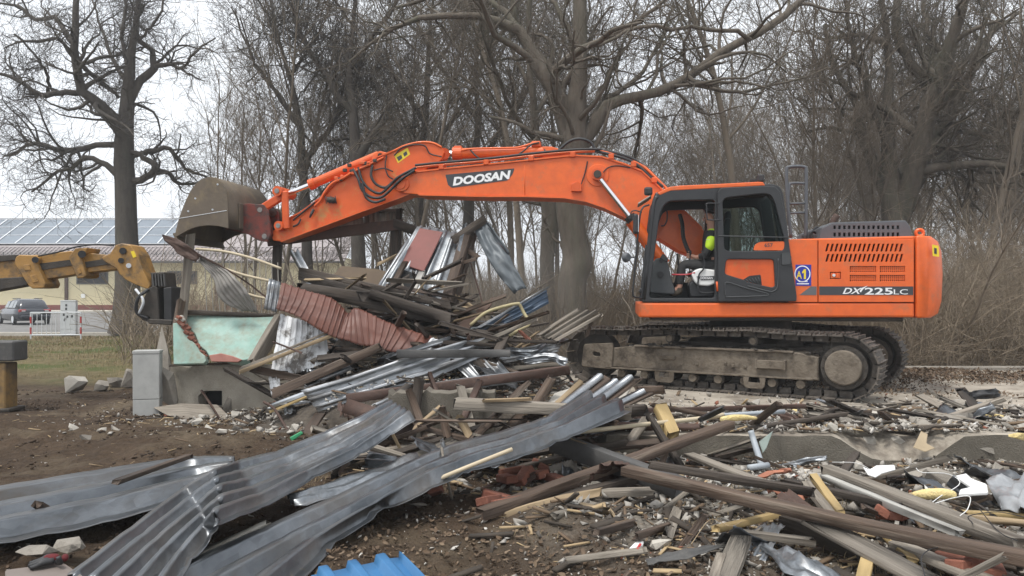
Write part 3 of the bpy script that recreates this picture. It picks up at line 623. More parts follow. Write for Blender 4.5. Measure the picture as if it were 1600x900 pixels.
hero_tree('many_stemmed_tree', 'spreading bare tree of several thick stems behind the counterweight', 24,
    [(1405, 520, 64), (1402, 420, 58), (1398, 340, 52), (1392, 280, 36), (1386, 200, 26), (1390, 120, 18), (1385, 50, 14), (1370, -40, 9)],
    [[(1402, 345, 34), (1425, 280, 30), (1440, 230, 28), (1455, 160, 26), (1475, 110, 24), (1490, 50, 18), (1510, -20, 14)],
     [(1400, 330, 30), (1375, 280, 20), (1350, 220, 15), (1335, 160, 11), (1300, 100, 8), (1290, 40, 6)],
     [(1448, 130, 18), (1415, 85, 15), (1400, 40, 14), (1402, -30, 10)],
     [(1418, 300, 24), (1455, 230, 18), (1490, 165, 14), (1530, 90, 10), (1560, 30, 8)],
     [(1470, 130, 10), (1505, 100, 9), (1540, 60, 7), (1590, 20, 5)], [(1405, 330, 18), (1450, 270, 15), (1510, 225, 12), (1560, 195, 10), (1620, 150, 8)],
     [(1392, 250, 14), (1360, 150, 9), (1330, 70, 7), (1320, -10, 5)], [(1500, 206, 7), (1540, 212, 7), (1600, 216, 6)], [(1385, 70, 9), (1365, 60, 8), (1330, 55, 6), (1290, 62, 4)],
     [(1480, 90, 9), (1450, 50, 8), (1440, -10, 6)], [(1395, 300, 16), (1440, 200, 13), (1450, 120, 10), (1460, 30, 7)]],
    (110, 460, 1700, 2200), BARK, 14, .72, wig=.22, up=.06, tw=(.4, 1.1), rtw=.008)
for (pts, d, lab, seed) in (
    ([(566, 545, 38), (558, 330, 30), (556, 250, 27), (552, 180, 21), (545, 110, 15), (552, 40, 10), (560, -40, 7)], 28, 'tall bare tree rising behind the raised dipper arm', 21),
    ([(655, 532, 27), (655, 340, 21), (656, 260, 17), (664, 190, 15), (668, 120, 12), (672, 40, 8), (680, -40, 5)], 31, 'slim dark bare tree behind the boom elbow', 22),
    ([(735, 526, 33), (732, 340, 26), (738, 270, 19), (748, 190, 15), (742, 110, 11), (752, 30, 8), (755, -40, 5)], 34, 'bare tree behind the middle of the boom lettering', 23),
    ([(482, 533, 29), (478, 330, 23), (472, 260, 20), (470, 200, 15), (452, 120, 10), (430, 40, 7), (420, -30, 5)], 30, 'bare tree with fanned limbs between the bucket and the dipper arm', 24)):
    x0 = pts[3][0]
    rr = random.Random(seed)
    limbs = []
    for i in range(7):
        j = 2 + i % 4; sx = -1 if i % 2 else 1; p = pts[j]; L = rr.uniform(60, 130)
        limbs.append([(p[0], p[1], p[2] * .5), (p[0] + sx * L * .35, p[1] - L * .5, p[2] * .4), (p[0] + sx * L * .65, p[1] - L * .95, p[2] * .28), (p[0] + sx * L * .9, p[1] - L * 1.6, p[2] * .15)])
    hero_tree('woodland_tree', lab, d, pts, limbs, (70, 320, 1100, 1400), BARK_DK, seed, .66, wig=.18, up=.05, tw=(.4, 1.2), rtw=.009)
protos = [proto_tree(101, 17, .20), proto_tree(102, 15, .15, 1, .08, .2), proto_tree(103, 13, .11, 3, .10, .2, (12, 50, 220, 600)), proto_tree(104, 18, .24, 1, .05, .3), proto_tree(105, 11, .08, 4, .12, .15, (10, 40, 170, 460)), proto_tree(106, 16, .17, 2, .08, .2, (16, 70, 300, 800))]
rt = random.Random(9)
def wood_tree(k, x, y, rz, s, lab, grp):
    r = empty('woodland_tree', (x, y, float(gz(x, y))), rz, lab, 'tree', grp); r.scale = (s, s, s)
    link('trunk', protos[k][0], None, r); link('crown', protos[k][1], None, r)
for t_, c_ in protos: t_.materials.append(BARK_FAR); c_.materials.append(BARK_FAR)
place = []
for i in range(100):
    for _ in range(60):
        d = rt.uniform(22, 62); px = rt.uniform(250, 1720) if d < 40 else rt.uniform(330, 1700)
        if px < 640 and d < 27: continue
        if px < 420 and rt.random() < .55: continue
        if px < 1000 and rt.random() < .45: continue
        x = (px - 800) / 1200 * d
        if x < -11 and d > 31: continue
        if all((x - a) ** 2 + (d - b) ** 2 > 1.6 for a, b in place): break
    else: continue
    place.append((x, d))
    kk = rt.choice([0, 1, 2, 3, 4, 5, 2, 5]) if px > 950 else rt.choice([0, 1, 3, 5])
    ppx = x / d * 1200 + 800
    side = next(t for lim, t in ((480, 'above the excavator bucket'), (640, 'behind the raised dipper arm'), (760, 'behind the boom elbow'), (870, 'behind the boom lettering'), (1010, 'behind the boom bend'), (1120, 'behind the front of the cab'), (1250, 'behind the cab door'), (1345, 'behind the hood cover'), (1440, 'above the hood vents'), (1530, 'just right of the counterweight'), (9999, 'at the right edge')) if ppx < lim)
    dep = 'near' if d < 32 else 'more distant' if d < 46 else 'farthest'
    look = ['slender', 'slight', 'three-stemmed', 'tall straight', 'bushy many-stemmed', 'twin-stemmed'][kk]
    wood_tree(kk, x, d, rt.uniform(0, 6.28), rt.uniform(.75, 1.15), f'{dep} {look} bare tree {side}', f'{dep} {look} bare trees {side}')
for i, (px, d) in enumerate(((345, 33), (392, 36), (440, 30), (505, 28))):
    wood_tree([2, 5, 1, 4, 0, 2, 5, 1, 3, 4][i], (px - 800) / 1200 * d, d, i * 1.7, [.9, .85, 1, .95, .9, 1, .8, .8, .9, 1][i], ['three-stemmed', 'twin-stemmed', 'slight', 'bushy', 'slender', 'wide three-stemmed', 'low twin-stemmed', 'small slight', 'tall straight', 'distant bushy'][i] + ' bare tree between the left oak and the raised arm', 'bare trees between the left oak and the raised arm')
# far trees behind the hall
for i in range(16):
    d = rt.uniform(95, 120); px = -20 + i * 36 + rt.uniform(-14, 14)
    wood_tree(rt.choice([0, 1, 3]), (px - 800) / 1200 * d, d, rt.uniform(0, 6.28), rt.uniform(.55, .8), 'far bare tree behind the solar roof', 'bare trees behind the hall')
# undergrowth: thin upright stems and arching brambles
def thicket(name, label, n, xr, yr, hr, m, seed, fn=None, r=.006, lean=.18, arch=0.0, kids=1.6):
    q = np.random.default_rng(seed)
    x = q.uniform(*xr, n * 3); y = q.uniform(*yr, n * 3)
    ok = fn(x, y) if fn is not None else np.ones_like(x, bool)
    x = x[ok][:n]; y = y[ok][:n]; n = len(x); ns = 4
    P = np.empty((n, ns + 1, 3)); P[:, 0] = np.stack([x, y, gz(x, y) - .05], 1)
    D = np.concatenate([q.normal(size=(n, 2)) * lean, np.ones((n, 1))], 1); h = q.uniform(*hr, n) * (.6 + .9 * (fbm(x, y, .35, 3) + .35))
    az = q.normal(size=(n, 2))
    for k in range(ns):
        D[:, :2] += q.normal(size=(n, 2)) * .20 + az * arch; D[:, 2] += -arch * .6 * k; D /= np.linalg.norm(D, axis=1, keepdims=True)
        P[:, k + 1] = P[:, k] + D * (h / ns)[:, None]
    Rr = np.maximum((r * q.uniform(.6, 1.8, n))[:, None] * np.linspace(1, .35, ns + 1)[None], .003)
    P2, R2 = spawn(P, Rr, int(n * kids), .25, 1, (18, 60), (.25, .6), 2, .3, .03, .7, .003, q)
    V, F = join([(P, Rr, 3), (P2, R2, 3)])
    return tag(link(name, np_mesh(name, V, F, True), m), label, None, None, 'stuff')
BRUSH = mat('tan_brush_stems', (.145, .112, .076), (.235, .185, .128), 1.1, .95, space='World', c3=(.13, .10, .07), s3=.5, t3=(.5, .65))
BRUSH2 = mat('pale_bramble_stems', (.19, .15, .105), (.29, .235, .17), 1.0, .95, space='World', c3=(.15, .115, .075), s3=.6, t3=(.5, .65))
vis = lambda lo, hi: (lambda x, y: (x / y * 1200 + 800 > lo) & (x / y * 1200 + 800 < hi))
thicket('undergrowth', 'dense tan undergrowth of thin bare stems behind the excavator', 9000, (-4, 28), (17.5, 34), (1.6, 3.2), BRUSH, 31, vis(690, 1680), .008, kids=1.3)
thicket('undergrowth', 'far tan undergrowth among the woodland trunks', 5500, (-16, 48), (34, 62), (2.2, 4.2), BRUSH, 32, vis(440, 1680), .013, kids=1.0)
thicket('undergrowth', 'sparse bare shoots behind the debris heap', 1500, (-11.5, -2), (18, 30), (.8, 1.9), BRUSH, 33, vis(420, 720), .007)
thicket('brambles', 'arching pale brambles right of the counterweight', 1500, (7, 20), (15.8, 24), (2.0, 4.8), BRUSH2, 34, vis(1380, 1680), .008, .5, .13, 7)
thicket('brambles', 'low tangled brambles along the back of the slab', 1500, (1, 20), (15.5, 18.5), (.5, 1.5), BRUSH, 36, vis(840, 1680), .006, .6, .16, 5)
thicket('brambles', 'tangled shoots at the foot of the oak behind the black attachment', 700, (-13, -6.5), (18, 31), (1.4, 3.6), BRUSH2, 35, vis(190, 440), .010, .35, .09, 3)
def leaning(name, label, seed, n, xr, yr):
    q = np.random.default_rng(seed); S = []
    for i in range(n):
        x, y = q.uniform(*xr), q.uniform(*yr); a = q.uniform(-1.2, 1.2); L = q.uniform(2.5, 5); D = np.array([math.sin(a), q.normal() * .3, math.cos(a) * .9])
        S.append(catmull([np.array([x, y, 0]) + D * t * L + np.array([0, 0, -.5 * t * t]) + q.normal(size=3) * .12 * t for t in (0, .33, .66, 1)], 9))
    P = np.stack(S); Rr = np.linspace(1, .3, 9)[None] * q.uniform(.02, .06, n)[:, None]
    P2, R2 = spawn(P, Rr, n * 7, .2, 1, (30, 60), (.3, .5), 5, .18, .05, .55, .008, q); P3, R3 = spawn(P2, R2, n * 22, .1, 1, (30, 60), (.4, .6), 3, .2, .03, .6, .005, q)
    V, F = join([(P, Rr, 6), (P2, R2, 4), (P3, R3, 3)]); tag(link(name, np_mesh(name, V, F, True), BARK_FAR), label, None, None, 'stuff')
leaning('fallen_branches', 'leaning dead branches and saplings in the thicket', 41, 80, (6, 19), (16.2, 25))
leaning('fallen_branches', 'leaning saplings between the oak and the cab', 42, 26, (-2, 6), (17, 24))
# ------------------------------------------------------------------ the excavator: local +x towards its tail, +y away from the road side, z up
EXC = Vector((4.0, 12.9, SLAB_Z)); EYAW = R(-8)
_ec, _es = math.cos(EYAW), math.sin(EYAW)
def U(px, py, yl):
    """Local (x,z) of a photographed point on the machine's plane y = yl."""
    O = Vector((0, 0, CAMZ)) - EXC; D = Vector(((px - 800) / 1200, 1, -(py - 460) / 1200))
    lo = (O.x * _ec + O.y * _es, -O.x * _es + O.y * _ec, O.z); ld = (D.x * _ec + D.y * _es, -D.x * _es + D.y * _ec, D.z)
    t = (yl - lo[1]) / ld[1]; return (lo[0] + ld[0] * t, lo[2] + ld[2] * t)
def UP(pts, yl): return [U(p[0], p[1], yl) for p in pts]
def U3(px, py, yl): x, z = U(px, py, yl); return Vector((x, yl, z))
ex = empty('excavator', EXC, EYAW, 'orange tracked excavator on the concrete slab reaching left with its bucket', 'excavator')

# --- undercarriage, turned against the upper body
UY = R(-33.7) - EYAW; UM = Matrix.Rotation(UY, 4, 'Z')
def under(o): o.matrix_local = UM @ o.matrix_local; return o
XL, ZC, RAD = 1.98, .475, .435
arcl = math.pi * RAD; per = 2 * (2 * XL) + 2 * arcl; NS = 51
def track_path(s):
    s = s % per
    if s < 2 * XL: return (-XL + s, ZC - RAD, 0.0)
    s -= 2 * XL
    if s < arcl:
        a = s / RAD; return (XL + RAD * math.sin(a), ZC - RAD * math.cos(a), a)
    s -= arcl
    if s < 2 * XL:
        x = XL - s; u = s / (2 * XL)
        return (x, ZC + RAD - .035 * abs(math.sin(math.pi * u * 3)) * .6 + .05 * math.sin(math.pi * u), math.pi)
    s -= 2 * XL; a = s / RAD
    return (-XL - RAD * math.sin(a), ZC + RAD * math.cos(a), math.pi + a)
bm = bmesh.new()          # one shoe, lying with its grousers down
bm_box(bm, (0, 0, -.012), (.192, .60, .022))
for gx in (-.08, -.005, .07): bm_box(bm, (gx, 0, -.036), (.016, .598, .030))
for ly in (-.10, .10):
    bm_box(bm, (.0, ly, .045), (.17, .036, .088))
bm_box(bm, (0.06, 0, .05), (.045, .17, .045))
SHOE_ME = bm_mesh('track_shoe', bm); SHOE_ME.materials.append(SHOE)
def track(yc, near):
    fr = empty('track', (0, 0, 0)); fr.parent = ex; fr.location = UM @ Vector((-.25, yc, 0)); fr.rotation_euler = (0, 0, UY)
    rr = random.Random(4 if near else 5)
    for i in range(NS):
        x, z, a = track_path(i * per / NS)
        o = link('track_shoe', SHOE_ME, None, fr); o.location = (x, rr.uniform(-.006, .006), z); o.rotation_euler = (0, -a + rr.uniform(-.02, .02), 0)
    s = -1
    # side frame: a boxed beam with sloping top
    prof = [(-1.84, .30), (1.64, .27), (1.64, .60), (1.36, .66), (-1.25, .66), (-1.55, .62), (-1.84, .60)]
    plate('side_frame', prof, MUD_STEEL, fr, (), -.235, .22, .015, 0)
    bm = bmesh.new()      # flanges, brackets and dirt ledges on the frame face
    bm_box(bm, (-.07, -.25, .285), (3.3, .05, .03)); bm_box(bm, (.05, -.23, .665), (2.5, .10, .03))
    bm_box(bm, (-.62, -.255, .50), (.26, .05, .06)); bm_box(bm, (.98, -.27, .47), (.40, .09, .12)); bm_box(bm, (1.19, -.27, .47), (.03, .11, .15)); bm_box(bm, (.78, -.27, .47), (.03, .11, .15))
    for hx in (.30, .42, -.15, .6): bm_box(bm, (hx, -.24, .44 + .03 * math.sin(hx * 9)), (.05, .03, .04))
    bevel(bm, .006); link('frame_bracket', bm_mesh('frame_bracket', bm), MUD_STEEL, fr)
    plate('idler_yoke', round_poly([(-2.17, .28), (-1.60, .26), (-1.57, .70), (-2.12, .66)], .05), MUD_STEEL, fr, [round_poly([(-1.95, .47), (-1.81, .46), (-1.81, .53), (-1.95, .54)], .03, 2)], -.275, -.24, .008, 0)
    tube_obj('idler', (-XL, -.11, ZC), (-XL, .11, ZC), .385, STEEL_DARK, fr, 32)
    # sprocket with teeth, and the round motor cover
    sp = []
    for i in range(42):
        a = 2 * math.pi * i / 42; q = .37 if i % 2 else .43; sp += [(XL + q * math.cos(a), ZC + q * math.sin(a))]
    plate('sprocket', sp, STEEL_DARK, fr, (), -.05, .05, .006, 0)
    tube_obj('motor_drum', (XL, -.24, ZC), (XL, .24, ZC), .31, STEEL_DARK, fr, 32)
    bm = bmesh.new(); bm_tube(bm, (XL, -.31, ZC), (XL, -.20, ZC), .245, 36); bevel(bm, .02, 2)
    link('motor_cover', bm_mesh('motor_cover', bm), MUD_STEEL, fr)
    for i in range(12):
        a = 2 * math.pi * i / 12; tube_obj('bolt', (XL + .28 * math.cos(a), -.255, ZC + .28 * math.sin(a)), (XL + .28 * math.cos(a), -.24, ZC + .28 * math.sin(a)), .014, STEEL_DARK, fr, 6)
    for i in range(8):
        x = -1.44 + i * .405
        r_ = empty('roller', (x, 0, .20)); r_.parent = fr
        tube_obj('roller_barrel', (0, -.19, 0), (0, .19, 0), .085, STEEL_DARK, None, 18).parent = r_
        tube_obj('roller_cap', (0, -.235, 0), (0, -.185, 0), .062, MUD_STEEL, None, 14).parent = r_
    for x in (-.68, .74):
        plate('roller_guard', round_poly([(x - .15, .10), (x + .15, .10), (x + .17, .30), (x - .17, .30)], .06), MUD_STEEL, fr, [round_poly([(x - .09, .19), (x + .09, .19), (x + .07, .29), (x - .07, .29)], .02, 2)], -.27, -.245, .006, 0)
    for x in (-.62, .70):
        tube_obj('carrier_roller', (x, -.17, .80), (x, .10, .80), .075, STEEL_DARK, fr, 18); tube_obj('roller_cap', (x, -.20, .80), (x, -.165, .80), .05, MUD_STEEL, fr, 14)
    # clods of mud caught on the upper run
    q = np.random.default_rng(3 if near else 6); bm = bmesh.new()
    for i in range(130):
        c = q.uniform(.015, .045); x = q.uniform(-1.7, 1.7)
        bmesh.ops.create_icosphere(bm, subdivisions=1, radius=c, matrix=Matrix.Translation((x, q.uniform(-.29, .25), .945 if i % 2 else .68 if abs(x) < 1.1 else .66)) @ Matrix.Diagonal((1.4, 1, .6, 1)))
    tag(link('mud', bm_mesh('mud', bm), STEEL_DARK, fr), kind='stuff')
    return fr
track(-1.195, True); track(1.195, False)
under(box_obj('car_body', (0, 0, .62), (1.5, 1.95, .36), STEEL_DARK, ex, .06))
for sx in (-1, 1):
    for sy in (-1, 1): under(box_obj('car_body_leg', (sx * .85, sy * .70, .56), (.42, 1.0, .26), STEEL_DARK, ex, .05, 1, Matrix.Rotation(sx * sy * R(28), 3, 'Z')))
tube_obj('slew_ring', (0, 0, .78), (0, 0, 1.20), .66, STEEL_DARK, ex, 36)

# --- upper body
YN = -1.35
def up(name, pts, m, yn=YN, depth=.05, holes=(), bev=.01, res=1, parent=None, r=0):
    o = UP(pts, yn)
    if r: o = round_poly(o, r)
    return plate(name, o, m, parent or ex, [UP(h, yn) for h in holes], yn, yn + depth, bev, res)
up('main_frame_skirt', [(998, 496), (1429, 496), (1429, 473), (998, 473)], ORANGE, YN, 2.66, bev=.03, r=.03)
# deck under the machine
x0, z0 = U(1010, 494, YN); x1, z1 = U(1425, 474, YN)
box_obj('deck_underside', ((x0 + x1) / 2, 0, z0 + .0), (x1 - x0 - .15, 2.5, .14), STEEL_DARK, ex, .02)
# counterweight, rounded tail
cw = UP([(1430, 368), (1455, 368), (1470, 374), (1476, 400), (1476, 478), (1470, 494), (1462, 497), (1430, 497)], YN)
bm = bmesh.new()
xa = cw[0][0]; zb = min(p[1] for p in cw); zt = max(p[1] for p in cw)
n = 20; hw = 1.36; rows = []
for i in range(n + 1):            # plan outline from near to far, bulging to the tail
    u = -1 + 2 * i / n
    bul = (1 - abs(u) ** 5.0) ; rows.append((u * hw, bul))
prof = [(0, zb), (.30, zb), (.44, zb + .06), (.50, zb + .25), (.52, zb + .65), (.50, zt - .22), (.44, zt - .07), (.30, zt), (0, zt)]
V_ = []; F_ = []
for yv, bul in rows:
    for (px_, z) in prof: V_.append((xa + .012 + px_ * (.42 + .58 * bul) * (.92 if True else 1) + .12 * bul * (px_ > 0), yv * (1 - .03 * (px_ > .4)), z))
m_ = len(prof)
for i in range(n):
    for j in range(m_ - 1): F_.append((i * m_ + j, i * m_ + j + 1, (i + 1) * m_ + j + 1, (i + 1) * m_ + j))
    F_.append((i * m_ + m_ - 1, i * m_, (i + 1) * m_, (i + 1) * m_ + m_ - 1))
me = np_mesh('counterweight', V_, [np.array(F_), np.arange(m_)[None], (np.arange(m_)[::-1] + n * m_)[None]], True)
bm = bmesh.new(); bm.from_mesh(me); bmesh.ops.recalc_face_normals(bm, faces=bm.faces); bevel(bm, .035, 3, 50); bm.to_mesh(me); bm.free()
for p in me.polygons: p.use_smooth = True
try: me.set_sharp_from_angle(angle=R(50))
except Exception: pass
cwt = link('counterweight', me, ORANGE, ex)
p = U3(1437, 366, -.85); bm = bmesh.new()
bmesh.ops.create_circle  # torus made as a swept ring
ring_pts = [(p.x + .055 * math.cos(a), p.y, p.z + .02 + .05 * math.sin(a)) for a in np.linspace(0, 2 * math.pi, 13)]
path_obj('lifting_eye', ring_pts, .026, ORANGE, cwt, 30, 8)
lb = plate('warning_label', UP([(1457, 382), (1467, 384), (1468, 401), (1458, 400)], YN - .02), YEL_DEC, cwt, (), YN - .010, YN - .004)
plate('label_mark', UP([(1460, 387), (1464, 388), (1464, 397), (1460, 396)], YN - .02), DECAL_DK, lb, (), YN - .014, YN - .0105)

# engine side door with two rows of slanted slots
def slot_panel():
    yn = YN - .012
    top, bot = 374, 472
    # body of the panel as outline with real holes
    holes = []
    for row, (ya, yb) in enumerate(((381, 393), (397, 409))):
        for i in range(17):
            xa = 1289.5 + i * 7.2 + (0 if row == 0 else .3); s = 3.2
            holes.append([(xa, yb), (xa + 3.3, yb), (xa + 3.3 + s, ya), (xa + s, ya)])
    for gx0, gx1 in ((1328, 1369), (1375, 1414)):
        for gy0, gy1 in ((416, 425), (430, 439.5)): holes.append([(gx0, gy1), (gx1, gy1), (gx1, gy0), (gx0, gy0)])
    holes.append([(1297, 436), (1314, 436), (1314, 425), (1297, 425)])
    return up('engine_side_door', [(1279, bot), (1428, bot), (1428, top), (1279, top)], ORANGE, yn, .05, holes, .004, 0)
sdoor = slot_panel()
up('door_backing', [(1279, 472), (1428, 472), (1428, 374), (1279, 374)], BLACK, YN + .075, .02, (), 0, parent=sdoor)
bm = bmesh.new()
for gx0, gx1 in ((1328, 1369), (1375, 1414)):
    for gy0, gy1 in ((416, 425), (430, 439.5)):
        xa, za = U(gx0, gy1, YN); xb, zb_ = U(gx1, gy0, YN)
        nx, nz = 13, 4
        for i in range(1, nx): bm_box(bm, (xa + (xb - xa) * i / nx, YN + .004, (za + zb_) / 2), (.011, .012, zb_ - za))
        for j in range(1, nz): bm_box(bm, ((xa + xb) / 2, YN + .0055, za + (zb_ - za) * j / nz), (xb - xa, .012, .010))
tag(link('perforated_grille', bm_mesh('perforated_grille', bm), ORANGE, sdoor), kind='stuff')
up('door_latch', [(1298, 435), (1313, 435), (1313, 426), (1298, 426)], ORANGE_WORN, YN - .004, .02, (), .003, 0, parent=sdoor)
tube_obj('latch_lock', U3(1303, 430, YN - .02), U3(1303, 430, YN - .002), .022, ALU, sdoor, 10)
up('latch_handle', [(1307, 434), (1311, 434), (1311, 427), (1307, 427)], ORANGE, YN - .018, .02, (), .003, 0, parent=sdoor)
up('model_stripe', [(1280, 461), (1427, 461), (1427, 447.5), (1280, 447.5)], DECAL_DK, YN - .016, .003, (), 0, parent=sdoor)
def lettering(body, pxc, pyc, hpx, wpx, yl, m, parent, off=.0, shear=0.0, tilt=0.0):
    me = text_mesh(body, 1, .0015, off, 1, shear)
    V = np.array([v.co[:] for v in me.vertices]); x0, x1 = V[:, 0].min(), V[:, 0].max(); z0, z1 = V[:, 1].min(), V[:, 1].max()
    a = U3(pxc - wpx / 2, pyc + hpx / 2, yl); b = U3(pxc + wpx / 2, pyc - hpx / 2, yl)
    sx = (b.x - a.x) / (x1 - x0); sz = (b.z - a.z) / (z1 - z0)
    X = (V[:, 0] - (x0 + x1) / 2) * sx; Z = (V[:, 1] - (z0 + z1) / 2) * sz
    c, s = math.cos(tilt), math.sin(tilt)
    V2 = np.stack([X * c - Z * s, -V[:, 2], X * s + Z * c], 1)
    me.vertices.foreach_set('co', V2.astype(np.float32).ravel()); me.update(); me.materials.clear()
    o = link('lettering', me, m, parent); o.location = U3(pxc, pyc, yl); return o
lettering('DX', 1332, 454.5, 9.5, 31, YN - .0185, WHITE_CLR, sdoor, .018, .35)
up('letter_tick', [(1343, 455), (1346, 450), (1356, 446.2), (1349, 451.5), (1345, 457)], WHITE_CLR, YN - .0200, .002, (), 0, parent=sdoor)
lettering('225', 1373, 455, 11, 44, YN - .0185, WHITE_CLR, sdoor, .018)
lettering('LC', 1407.5, 456, 8, 22, YN - .0185, WHITE_CLR, sdoor, .0)
# front side panel with the blue hire-company decal
fp = up('side_panel', [(1232, 472), (1277.5, 472), (1277.5, 374), (1232, 374)], ORANGE, YN - .006, .05, (), .004, 0)
bd = up('blue_decal', [(1243, 446.5), (1267.5, 446.5), (1267.5, 413.5), (1243, 413.5)], BLUE_DEC, YN - .010, .003, (), 0, parent=fp)
cx, cz = U(1253.5, 428, YN); ringp = [(cx + .115 * math.cos(a), cz + .125 * math.sin(a)) for a in np.linspace(0, 2 * math.pi, 28, endpoint=False)]
ringi = [(cx + .100 * math.cos(a), cz + .110 * math.sin(a)) for a in np.linspace(0, 2 * math.pi, 28, endpoint=False)]
plate('decal_ring', ringp, WHITE_CLR, bd, [ringi], YN - .0125, YN - .0105)
plate('decal_disc', ringi, BLUE_DEC, bd, (), YN - .0122, YN - .0105)
up('figure_one', [(1253.2, 425), (1256.5, 420.5), (1259.3, 420.5), (1259.3, 436), (1256, 436), (1256, 426), (1253.8, 427.5)], YEL_DEC, YN - .015, .002, (), 0, parent=bd); lettering('A', 1248.6, 429.5, 12, 8.5, YN - .015, YEL_DEC, bd, .012)
up('decal_caption', [(1245, 444.2), (1264, 444.2), (1264, 442.6), (1245, 442.6)], WHITE_CLR, YN - .0125, .002, (), 0, parent=bd)
up('decal_caption', [(1248, 440.6), (1262, 440.6), (1262, 439.6), (1248, 439.6)], WHITE_CLR, YN - .0125, .002, (), 0, parent=bd)
up('grey_stripe', [(1249, 461), (1276, 461), (1276, 447.5), (1267, 447.5)], AMBERGREY, YN - .010, .003, (), 0, parent=fp)
# body inside the panels and the top of the house
xa, za = U(1240, 472, YN); xb, zb_ = U(1429, 373, YN)
box_obj('engine_house', ((xa + xb) / 2, .10, (za + zb_) / 2 - .01), (xb - xa - .01, 2.44, zb_ - za), ORANGE, ex, .03, 2)
up('hood_edge', [(1240, 378), (1428.5, 375), (1428.5, 368.5), (1240, 373.5)], ORANGE, YN, 2.6, (), .025, 2)
# grey hood cover with two rows of vents
gh = []
for row, (ya, yb) in enumerate(((352.5, 358), (363.5, 369.5))):
    for i in range(14): gh.append([(1302.5 + i * 7.6, yb), (1306 + i * 7.6, yb), (1306 + i * 7.6, ya), (1302.5 + i * 7.6, ya)])
hc = up('hood_cover', [(1280, 373), (1425, 370), (1422, 355), (1415, 345.5), (1300, 349), (1284, 357)], HOODGREY, -.98, .03, gh, .004, 0)
hcp = UP([(1281, 373), (1424, 370), (1421, 355), (1414, 346), (1300, 349.5), (1285, 357)], -.98)
plate('cover_shell', hcp, BLACK, hc, (), -.93, .6, 0)
bm = bmesh.new()                 # the cover's lid over the dark inside
for a, b in zip(hcp[1:], hcp[2:] + hcp[:1]):
    if abs(a[1] - hcp[0][1]) < .04 and abs(b[1] - hcp[0][1]) < .04: continue
    d = Vector((b[0] - a[0], 0, b[1] - a[1])); c = Vector(((a[0] + b[0]) / 2, -.17, (a[1] + b[1]) / 2))
    bm_box(bm, c + Vector((-d.z, 0, d.x)).normalized() * -.004, (d.length + .01, 1.6, .03), Matrix.Rotation(-math.atan2(d.z, d.x), 3, 'Y'))
bevel(bm, .006); link('cover_lid', bm_mesh('cover_lid', bm), HOODGREY, hc)
path_obj('exhaust_pipe', [U3(1301, 352, -.2), U3(1302, 346, -.2), U3(1308, 336, -.2)], .055, IRON, ex, 10, 10)
for px in (1256, 1272): box_obj('hood_hinge', U3(px, 372, -1.0) + Vector((0, 0, .02)), (.05, .1, .05), CABBLK, ex, .005)
# mess of hoses and pipes in front of the hood cover
multi_path('engine_hose', [[U3(1262, 375, -.8), U3(1268, 362, -.8), U3(1276, 365, -.7), U3(1284, 372, -.7)], [U3(1266, 375, -.5), U3(1274, 356, -.5), U3(1286, 360, -.5)]], .02, RUBBER, ex)
# hand rail behind the cab
hr = empty('handrail'); hr.parent = ex
yl = -.25
path_obj('rail_tube', [U3(1259, 374, yl), U3(1259.5, 320, yl), U3(1259.5, 268, yl), U3(1256, 261, yl), U3(1245, 260, yl), U3(1234, 261, yl), U3(1229, 268, yl), U3(1231, 320, yl), U3(1236, 372, yl)], .028, HOODGREY, hr, 60, 8)
path_obj('rail_tube', [U3(1231, 330, yl), U3(1233, 292, yl), U3(1238, 286.5, yl), U3(1257, 286.5, yl)], .022, HOODGREY, hr, 24, 8)
for yy in (318.5, 333): path_obj('rail_rung', [U3(1231, yy, yl), U3(1260, yy - 1, yl)], .018, HOODGREY, hr, 2, 8)

# --- cab
YC1 = -.34
cab = empty('cab'); cab.parent = ex
outer = [(1003, 472), (1001, 468), (1016, 340), (1020, 312), (1027, 302), (1045, 294), (1120, 290), (1206, 287), (1219, 291), (1224, 302), (1244, 462), (1244, 472)]
front_open = [(1014, 466), (1030, 340), (1036, 322), (1046, 314), (1117, 312), (1117, 466)]
rear_open = [(1126, 466), (1126, 312), (1198, 304), (1206, 312), (1232, 462), (1232, 466)]
plate('cab_frame', round_poly(UP(outer, YN), .05), CABBLK, cab, [round_poly(UP(front_open, YN), .06), round_poly(UP(rear_open, YN), .05)], YN, YN + .10, .014, 1)
fz = lambda pts: UP(pts, YN)
far_hole = [(1016, 440), (1034, 340), (1040, 324), (1048, 318), (1112, 316), (1112, 440)]
far_rear = [(1122, 425), (1122, 316), (1196, 312), (1204, 318), (1222, 425)]
plate('far_cab_frame', round_poly(fz(outer), .05), CABBLK, cab, [round_poly(fz(far_hole), .06), round_poly(fz(far_rear), .05)], YC1 - .06, YC1, .012, 1)
rp = fz([(1027, 302), (1036, 296.5), (1046, 292), (1062, 290), (1120, 287.5), (1185, 284), (1192, 284.5), (1196, 290), (1120, 294), (1048, 298), (1031, 305)])
plate('roof', rp, ORANGE, cab, (), YN - .005, YC1 + .01, .012, 1)
a = fz([(1046, 297), (1212, 291), (1212, 296), (1046, 303)]); plate('ceiling_liner', a, CABBLK, cab, (), YN + .05, YC1 - .05)
a = fz([(1005, 472), (1244, 472), (1244, 465), (1005, 466)]); plate('cab_floor', a, CABGREY, cab, (), YN + .06, YC1 - .03)
a = fz([(1226, 470), (1243, 470), (1222, 302), (1207, 290), (1203, 293)]); 
plate('rear_wall', fz([(1225, 470), (1241, 470), (1232, 400), (1217, 400)]), CABBLK, cab, (), YN + .05, YC1 - .02)
plate('rear_window', fz([(1217, 400), (1219, 400), (1208, 305), (1206, 305)]), GLASS, cab, (), YN + .1, YC1 - .1)
